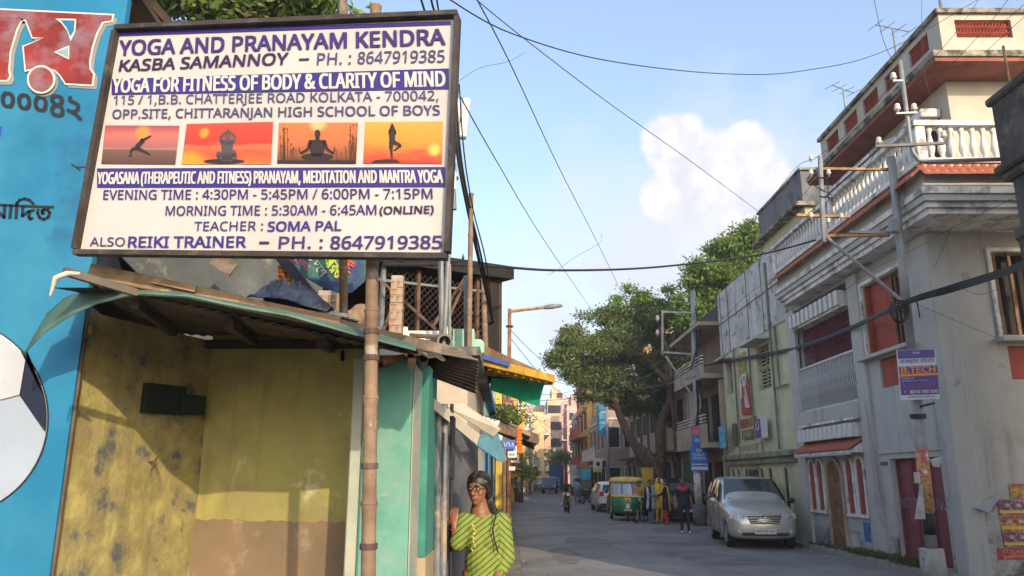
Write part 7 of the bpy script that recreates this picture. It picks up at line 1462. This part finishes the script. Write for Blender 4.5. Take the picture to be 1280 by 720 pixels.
def person(label, loc, rz, J, cols, h=1.65, voxel=.014, hair='short', extra=None, tors=1.0):
    """J overrides joints of a standing figure facing -y; cols = (top, trousers, shoes)"""
    t = thing('person', label, 'person', loc, rz); k = h/1.65
    D = dict(head=(0,-.01,1.545), neck=(0,.01,1.40), chest=(0,0,1.24), waist=(0,0,1.02), pelvis=(0,0,.90), shL=(.165,0,1.34), shR=(-.165,0,1.34), elL=(.22,.03,1.08), elR=(-.22,.03,1.08), wrL=(.23,-.05,.85), wrR=(-.23,-.05,.85),
             hiL=(.085,0,.88), hiR=(-.085,0,.88), knL=(.10,-.03,.48), knR=(-.10,-.03,.48), anL=(.10,.02,.085), anR=(-.10,.02,.085), toL=(.115,-.13,.035), toR=(-.115,-.13,.035), face=0)
    D.update(J or {}); g = lambda n: V(D[n])*k; mb = MB(); R = Matrix.Rotation(D['face'], 3, 'Z')
    head(mb, g('head'), R, k*1.0); mb.cap(g('neck')-V((0,0,.05)), g('head')-V((0,0,.06)), .055*k, .048*k)
    mb.ball(g('chest'), (.155*k*tors,.105*k*tors,.17*k), 14, 10); mb.ball(g('waist'), (.135*k*tors,.10*k*tors,.16*k), 14, 10); mb.ball(g('pelvis'), (.155*k*tors,.11*k*tors,.13*k), 14, 10); mb.cap(g('shL'), g('shR'), .062*k, .062*k); mb.cap(g('chest'), g('neck')-V((0,0,.02)), .10*k, .06*k)
    for s in 'LR':
        mb.cap(g('sh'+s), g('el'+s), .055*k, .043*k); mb.cap(g('el'+s), g('wr'+s), .042*k, .028*k); mb.cap(g('hi'+s), g('kn'+s), .088*k, .06*k); mb.cap(g('kn'+s), g('an'+s), .058*k, .040*k); mb.cap(g('an'+s)+V((0,.03,-.03))*k, g('to'+s), .040*k, .034*k)
        hand(mb, g('wr'+s), g('wr'+s)-g('el'+s), V((0,-1,.2)), k*1.0, .5, .010)
    me = remesh(mb, voxel, 1)
    sl = D.get('sleeve', .55)
    segs = [('sk', g('head'), g('head'), .13*k)] 
    def dseg(p, a, b): ab = b-a; u = max(0, min(1, (p-a).dot(ab)/max(1e-6, ab.length_squared))); return (p-(a+ab*u)).length, u
    bones = [('s',g('neck')+V((0,0,.02)),g('head')),('c',g('chest'),g('waist')),('c',g('shL'),g('shR')),('p',g('pelvis'),g('pelvis')-V((0,0,.05)))]
    for s in 'LR': bones += [('u'+s,g('sh'+s),g('el'+s)),('f'+s,g('el'+s),g('wr'+s)),('s',g('wr'+s),g('wr'+s)+(g('wr'+s)-g('el'+s)).normalized()*.15),('p',g('hi'+s),g('kn'+s)),('p',g('kn'+s),g('an'+s)),('h',g('an'+s)-V((0,0,.02)),g('to'+s))]
    def pick(p):
        b = min(bones, key=lambda q: dseg(p, q[1], q[2])[0]-(.08 if q[0] in 'cp' else .03)); kd = b[0]; u = dseg(p, b[1], b[2])[1]
        if kd == 's': return 0
        if kd[0] == 'u': return 1 if u < sl*2 else 0
        if kd[0] == 'f': return 1 if sl*2-1 > u else 0
        return {'c':1,'p':2,'h':3}[kd]
    mesh_part('body', me, [skinm, cols[0], cols[1], cols[2]], t, pick)
    hm = MB(); hc = g('head'); hf = lambda x, y, z: hc+R@(V((x,y,z))*k)
    hm.ball(hf(0,.018,.050), (.087*k,.099*k,.084*k), 16, 12, R=R)
    if hair == 'long': hm.cap(hf(0,.075,.0), hf(0,.10,-.12), .07*k, .055*k); hm.cap(hf(0,.10,-.10), hf(0,.13,-.45), .055*k, .02*k)
    if hair == 'bun': hm.ball(hf(0,.11,.0), .05*k, 10, 8)
    mesh_part('hair', remesh(hm, .012, 1), [hairm], t)
    face_parts(t, g('head'), R, k)
    if extra: extra(t, g, k)
    return t
navyc = mat('cloth_black', (.015,.016,.025), .85, .2, 6, .2); pinkc = mat('cloth_crimson', (.33,.04,.07), .85, .2, 6, .2); shoew = mat('white_shoe', (.55,.55,.55), .6, .1); bluec = mat('cloth_paleblue', (.34,.42,.50), .85, .15, 6, .2); redc = mat('cloth_red', (.50,.03,.04), .85, .15, 6, .2); yelc = mat('cloth_yellow', (.66,.42,.05), .85, .15, 6, .2); brownc = mat('cloth_beige', (.40,.34,.24), .85, .15); sandal = mat('sandal_brown', (.12,.05,.03), .7, .2); denim = mat('cloth_slate', (.13,.16,.22), .85, .2); skyc = mat('cloth_sky', (.18,.34,.52), .85, .15)
# man in black walking
def yoke(t, g, k):
    mb = MB(); mb.cap(g('shL')+V((0,-.015,.008)), g('shR')+V((0,-.015,.008)), .062*k, .062*k); mb.ball(g('chest')+V((0,-.02,.045)), (.13*k,.10*k,.075*k), 12, 8); mesh_part('crimson_yoke', remesh(mb, .015, 1), [pinkc], t)
person('man in black with crimson shoulders and white shoes walking by the pole', (5.42,25.2,0), -.1, dict(anL=(.10,-.16,.09), toL=(.12,-.32,.05), knL=(.10,-.14,.48), anR=(-.07,.12,.10), toR=(-.08,-.01,.04), knR=(-.08,-.0,.47), elL=(.23,.08,1.1), wrL=(.25,.02,.86), elR=(-.24,.02,1.09), wrR=(-.26,-.12,.86), sleeve=.42), (navyc, navyc, shoew), 1.70, extra=yoke)
# woman in black kurta, red trousers, yellow dupatta (seen from the side)
def kurta_fn(m, z0=1.36, z1=.55, w=1.0, dup=None):
    def f(t, g, k):
        rows = []; N = 18
        for z, rx, ry in ((z0,.13,.08),(z0-.06,.17,.115),(z0-.25,.165,.125),(z0-.42,.15,.12),(z0-.55,.175,.135),(z1+.1,.20,.15),(z1,.215,.165)):
            c = g('chest') if z > 1.1 else g('pelvis'); rows.append([(c.x+rx*w*k*math.cos(a)*(1+.04*math.sin(a*5)), c.y+ry*w*k*math.sin(a)*(1+.05*math.cos(a*4)), z*k) for a in [2*PI*i/N for i in range(N+1)]])
        loft(rows, m, 'kurta', t, th=.008)
        if dup:
            s = dup[1]; P = [(s*.17,-.05,1.42),(s*.19,-.13,1.2),(s*.22,-.14,.9),(s*.25,-.10,.45)]; Q = [(s*.05,-.10,1.40),(s*.09,-.16,1.2),(s*.13,-.18,.9),(s*.12,-.14,.42)]; loft([[V(p)*k for p in P],[V(p).lerp(V(q),.5)*k+V((0,-.03,0)) for p, q in zip(P,Q)],[V(q)*k for q in Q]], dup[0], 'dupatta', t, th=.008)
            P = [(s*.17,-.04,1.42),(s*.20,.08,1.38),(s*.22,.13,1.1),(s*.26,.16,.5)]; Q = [(s*.04,-.08,1.42),(s*.05,.10,1.40),(s*.08,.15,1.1),(s*.12,.18,.5)]; loft([[V(p)*k for p in P],[V(p).lerp(V(q),.5)*k+V((0,.02,0)) for p, q in zip(P,Q)],[V(q)*k for q in Q]], dup[0], 'dupatta', t, th=.008)
    return f
person('woman in black kurta and red trousers with yellow scarf by the bicycle', (5.82,30.0,0), -2.0, dict(elL=(.20,-.12,1.12), wrL=(.12,-.34,1.06), elR=(-.20,-.10,1.12), wrR=(-.14,-.32,1.04), sleeve=.9, knL=(.09,-.08,.48)), (navyc, redc, pinkc), 1.62, hair='long', extra=kurta_fn(navyc, dup=(yelc,1)))
person('woman in pale blue standing behind the bicycle', (5.35,30.7,0), .6, dict(elR=(-.20,-.08,1.12), wrR=(-.08,-.28,1.02), elL=(.21,-.06,1.1), wrL=(.12,-.27,1.0), sleeve=.6), (bluec, denim, sandal), 1.62, hair='bun', extra=kurta_fn(bluec, dup=(navyc,-1)))
person('person in yellow headscarf between the two standing women', (5.72,31.0,0), .3, dict(sleeve=.9), (yelc, yelc, sandal), 1.66, hair='short', extra=lambda t, g, k: (mesh_part('headscarf', remesh(MB().ball(g('head')+V((0,.03,.02)), (.105,.115,.13)).cap(g('head')+V((0,.06,-.05)), g('chest')+V((0,.04,.05)), .11, .17), .016, 1), [yelc], t), kurta_fn(yelc)(t, g, k)))
person('person in mustard clothes half hidden beside the auto rickshaw', (5.08,31.9,0), .2, dict(sleeve=.6), (mat('cloth_mustard',(.40,.26,.06),.85,.2), brownc, sandal), 1.55)
ride = dict(pelvis=(0,.10,.88), waist=(0,.08,1.02), chest=(0,.04,1.20), neck=(0,.0,1.36), head=(0,-.03,1.50), shL=(.18,.02,1.30), shR=(-.18,.02,1.30), elL=(.32,-.12,1.12), elR=(-.32,-.12,1.12), wrL=(.33,-.36,1.05), wrR=(-.33,-.36,1.05), hiL=(.10,.08,.86), hiR=(-.10,.08,.86), knL=(.20,-.28,.66), knR=(-.20,-.28,.66), anL=(.19,-.08,.32), anR=(-.19,-.08,.32), toL=(.20,-.24,.27), toR=(-.20,-.24,.27))
person('bareheaded man in black shirt riding the maroon motorcycle', (2.78,40.7,.0), .05, dict(ride, sleeve=.95), (navyc, brownc, sandal), 1.68)
person('man in sky blue shirt on the far side by the parked motorcycles', (4.25,52,.0), .3, dict(sleeve=.5), (skyc, denim, sandal), 1.66)
person('rider on the distant motorcycle on the left', (.9,66.1,0), 0, dict(ride, sleeve=.9), (mat('cloth_grey',(.1,.1,.12),.9), denim, sandal), 1.65, voxel=.02)
person('driver in khaki inside the near auto rickshaw', (4.70,32.6,-.02), -.1, dict(ride, sleeve=.6), (mat('cloth_khaki',(.25,.20,.12),.9), denim, sandal), 1.5, voxel=.02)
person('pedestrian in dark clothes far off on the left footpath', (.3,52,.1), .4, dict(sleeve=.6), (denim, navyc, sandal), 1.65, voxel=.02); person('pedestrian in red far down the left side', (1.0,70,.1), -.4, dict(sleeve=.6), (redc, navyc, sandal), 1.6, voxel=.02)

# ---- the woman in the striped kurta, near the camera
WX, WY, WZ = -.215, 5.95, .06
wz = .40                                                # she is turned towards the camera's left
wo = thing('person', 'woman in lime green striped kurta and spectacles holding the metal door post', 'person', (WX, WY, WZ))
stripe = bpy.data.materials.new('striped_kurta'); stripe.use_nodes = True; st_ = stripe.node_tree; sb = st_.nodes['Principled BSDF']; sb.inputs['Roughness'].default_value = .85
tc = st_.nodes.new('ShaderNodeTexCoord'); mp_ = st_.nodes.new('ShaderNodeMapping'); mp_.inputs['Rotation'].default_value = (0, math.radians(38), 0); st_.links.new(tc.outputs['Object'], mp_.inputs['Vector'])
def sband(vec, scale, dist):
    w = st_.nodes.new('ShaderNodeTexWave'); w.wave_type = 'BANDS'; w.bands_direction = 'Z'; w.inputs['Scale'].default_value = scale; w.inputs['Distortion'].default_value = dist; w.inputs['Detail'].default_value = 1; w.inputs['Detail Scale'].default_value = 2; st_.links.new(vec, w.inputs['Vector']); return w.outputs['Fac']
w1 = sband(mp_.outputs[0], 9.4, 1.0)
cr = st_.nodes.new('ShaderNodeValToRGB'); e = cr.color_ramp.elements; e[0].position = .0; e[0].color = (.02,.085,.018,1); e[1].position = .30; e[1].color = (.21,.22,.032,1)
for p, c in ((.20,(.028,.10,.02)),(.60,(.225,.225,.035)),(.68,(.11,.16,.027)),(.74,(.21,.22,.035)),(.84,(.17,.20,.028))): q = e.new(p); q.color = (*c, 1)
st_.links.new(w1, cr.inputs[0]); st_.links.new(cr.outputs[0], sb.inputs['Base Color'])
bpn = st_.nodes.new('ShaderNodeBump'); bpn.inputs['Strength'].default_value = .5; bpn.inputs['Distance'].default_value = .02; nn_ = st_.nodes.new('ShaderNodeTexNoise'); nn_.inputs['Scale'].default_value = 9; nn_.inputs['Detail'].default_value = 4; st_.links.new(tc.outputs['Object'], nn_.inputs['Vector']); st_.links.new(nn_.outputs['Fac'], bpn.inputs['Height']); st_.links.new(bpn.outputs[0], sb.inputs['Normal'])
stripe2 = stripe.copy(); stripe2.name = 'striped_sleeve'
for q in stripe2.node_tree.nodes:
    if q.type == 'MAPPING': q.inputs['Rotation'].default_value = (0, math.radians(-42), 0)
Rh = Matrix.Rotation(-.42, 3, 'Z') @ Matrix.Rotation(.06, 3, 'X')
hc = V((-.035, -.02, 1.555))
post = at(563, 645, 5.90) - V((WX, WY, WZ))             # where her right hand holds the post
shR, shL = V((-.135, -.06, 1.33)), V((.140, .065, 1.325)); elR = V((-.155,-.02,1.10)) + V((-.03,-.05,.07)); wrR = post + V((.035,-.035,-.07))
elL = V((.175,.0,1.06)); wrL = V((.06,-.20,.86))
mb = MB(); head(mb, hc, Rh, .98); mb.cap(V((0,.01,1.36)), hc-V((0,0,.055)), .056, .050); mb.cap(V((-.02,-.0,1.38)), V((.0,.02,1.30)), .075, .10)
mb.cap(shR, elR, .056, .046); mb.cap(elR, wrR, .044, .028); mb.cap(shL, elL, .058, .046); mb.cap(elL, wrL, .044, .028)
hand(mb, wrR, (-.1,.10,1), (-.35,-1,0), .98, .55); hand(mb, wrL, (-.45,-.35,-.85), (.2,-1,.3), .98, .5)
mb.ball((0,.01,1.15), (.12,.08,.20), 12, 10)
for s in (-1, 1): mb.cap((s*.09,0,.86), (s*.10,-.03,.48), .09, .065); mb.cap((s*.10,-.03,.48), (s*.10,.02,.09), .06, .045); mb.cap((s*.10,.03,.05), (s*.115,-.14,.03), .04, .032)
mb.ball((0,0,.92), (.16,.12,.14), 12, 8)
mesh_part('body', remesh(mb, .0062, 2), [skinm], wo)
kb_ = MB(); Rz = Matrix.Rotation(.28, 3, 'Z')
kb_.ball((0.0,.0,1.24), (.138,.115,.15), 18, 12, R=Rz); kb_.ball((-.06,-.055,1.19), (.075,.085,.085), 16, 10, R=Rz); kb_.ball((.055,-.045,1.19), (.078,.085,.085), 16, 10, R=Rz); kb_.ball((0.005,0,1.04), (.140,.135,.20), 18, 12, R=Rz); kb_.ball((0.01,0,.88), (.155,.145,.20), 18, 12, R=Rz)
kb_.cap(shR+V((.01,0,-.005)), shL+V((0,0,-.005)), .060, .062); kb_.cap(V((-.01,0,1.30)), V((0,.01,1.345)), .10, .075)
kb_.cap(shR, shR.lerp(elR,.95), .066, .062); kb_.cap(shL, shL.lerp(elL,.98), .070, .068); kb_.cap(shL.lerp(elL,.9), elL.lerp(wrL,.35), .068, .056)
kb_.cap(shR.lerp(elR,.9), elR.lerp(wrR,.12), .062, .055)
kb_.cap((0,0,.86),(0.01,.01,.55),.165,.175,18)
mesh_part('kurta', remesh(kb_, .009, 4), [stripe, stripe2], wo, lambda p: 1 if p.x > .115+max(0,1.1-p.z)*.3 else 0)
MB().tube([hc+Rh@V((0,y,.05+math.sqrt(max(0,1-((y-.016)/.100)**2))*.0845)) for y in (-.075,-.06,-.04,-.02,.0,.02)], .0022, 5).build('hair_parting', skinm, wo, local=True)
hb = MB(); f = lambda x, y, z: hc+Rh@V((x,y,z))
hb.ball(f(0,.016,.050), (.087,.100,.084), 20, 14, R=Rh); hb.cap(f(.068,-.015,.055), f(.079,.012,-.015), .022, .018); hb.cap(f(-.068,-.015,.055), f(-.079,.012,-.015), .022, .018)
hb.cap(f(.075,.02,.0), f(.07,.03,-.05), .020, .020); hb.cap(f(0,.09,-.0), f(.05,.085,-.10), .055, .045); hb.cap(f(.05,.085,-.10), f(.09,.10,-.22), .042, .028); hb.cap(f(.09,.10,-.22), V((.10,.15,1.20)), .026, .012); hb.cap(f(-.04,.07,-.08), f(-.09,.06,-.20), .04, .02)
mesh_part('hair', remesh(hb, .006, 2), [hairm], wo)
st2 = MB(); rh_ = random.Random(4)
for sd in (-1, 1):
    for i in range(46):
        y0 = -.078+.0036*i*(.75+.5*rh_.random()); P = []
        for j in range(9):
            th = math.radians(6+j*14.5); y = y0+(j/8)**1.5*(.085-y0)*.75; ky = math.sqrt(max(.05, 1-((y-.016)/.104)**2)); P.append(f(sd*.0885*math.sin(th)*ky, y, .05+.0855*math.cos(th)*ky))
        st2.tube(P, .0024, 4)
st2.build('hair_strands', hairm, wo, local=True, kind='stuff')
for i in range(14):
    o_ = V((rh_.uniform(-.022,.022), rh_.uniform(-.02,.02), 0)); pt4 = [f(0,.09,0)+o_, f(.05,.085,-.10)+o_*1.6-V((0,.03,0)), f(.09,.09,-.22)+o_-V((0,.02,0)), V((.11,.13,1.24))+o_*.5]; MB().tube(pt4, .0035, 4).build('hair_lock', hairm, wo, local=True)
face_parts(wo, hc, Rh, .98, True)
MB().ball(f(0,-.088,.052), (.0045,.002,.0045), 8, 6).build('bindi', mat('bindi_red',(.35,.02,.02),.5), wo, local=True)
def bangle(c, d, r, m, nm='bangle'):
    d = V(d).normalized(); s = d.cross(V((0,0,1))).normalized(); u = s.cross(d); MB().tube([V(c)+(s*math.cos(a)+u*math.sin(a))*r for a in [2*PI*k/16 for k in range(17)]], .004, 5).build(nm, m, wo, local=True)
bangle(wrR+(elR-wrR).normalized()*.02, wrR-elR, .033, redc); bangle(wrL+(elL-wrL).normalized()*.02, wrL-elL, .034, redc); bangle(wrL+(elL-wrL).normalized()*.035, wrL-elL, .034, adw)
cord = [V((-.10,-.145,1.33)), V((-.02,-.175,1.30)), V((.05,-.165,1.22))]
MB().tube([V((.10,-.085,1.385)), V((.085,-.13,1.33)), V((.075,-.155,1.27)), V((.09,-.155,1.20)), V((.115,-.15,1.12))], .006, 6).build('black_cord', navyc, wo, local=True)
for k in range(7): MB().cap(V((-.075+.012*(k%3),-.165-.004*k,1.315-.028*k)), V((-.06+.010*(k%2),-.172-.003*k,1.300-.028*k)), .0042, .0042, 6).build('gold_embroidery', mat('gold_thread',(.55,.45,.10),.6,.2), wo, local=True)
MB().cap(wrL+V((.03,-.02,-.14)), wrL+V((.10,.02,-.22)), .05, .06, 12).build('striped_cloth', mat('white_stripe_cloth',(.5,.5,.5),.9,.3,20,c2=(.05,.05,.05),c2t=.5,c2s=30,c2w=.02), wo, local=True, smooth=True)
MB().box(-2.6,.02,4.2,8.0,-.02,.06).build('door_step', mat('footpath_slab',(.24,.21,.17)), label='low concrete step in front of the stall and door', cat='step')

# ================================================================== haze
hz = bpy.data.materials.new('haze_air'); hz.use_nodes = True; ht = hz.node_tree; ht.nodes.clear(); ho = ht.nodes.new('ShaderNodeOutputMaterial'); hv = ht.nodes.new('ShaderNodeVolumePrincipled')
hv.inputs['Color'].default_value = (.92,.93,.96,1); hv.inputs['Density'].default_value = .0011; hv.inputs['Anisotropy'].default_value = .2; ht.links.new(hv.outputs[0], ho.inputs['Volume'])
MB().box(-950,950,-950,1550,-1.0,32).build('haze', hz, kind='stuff')
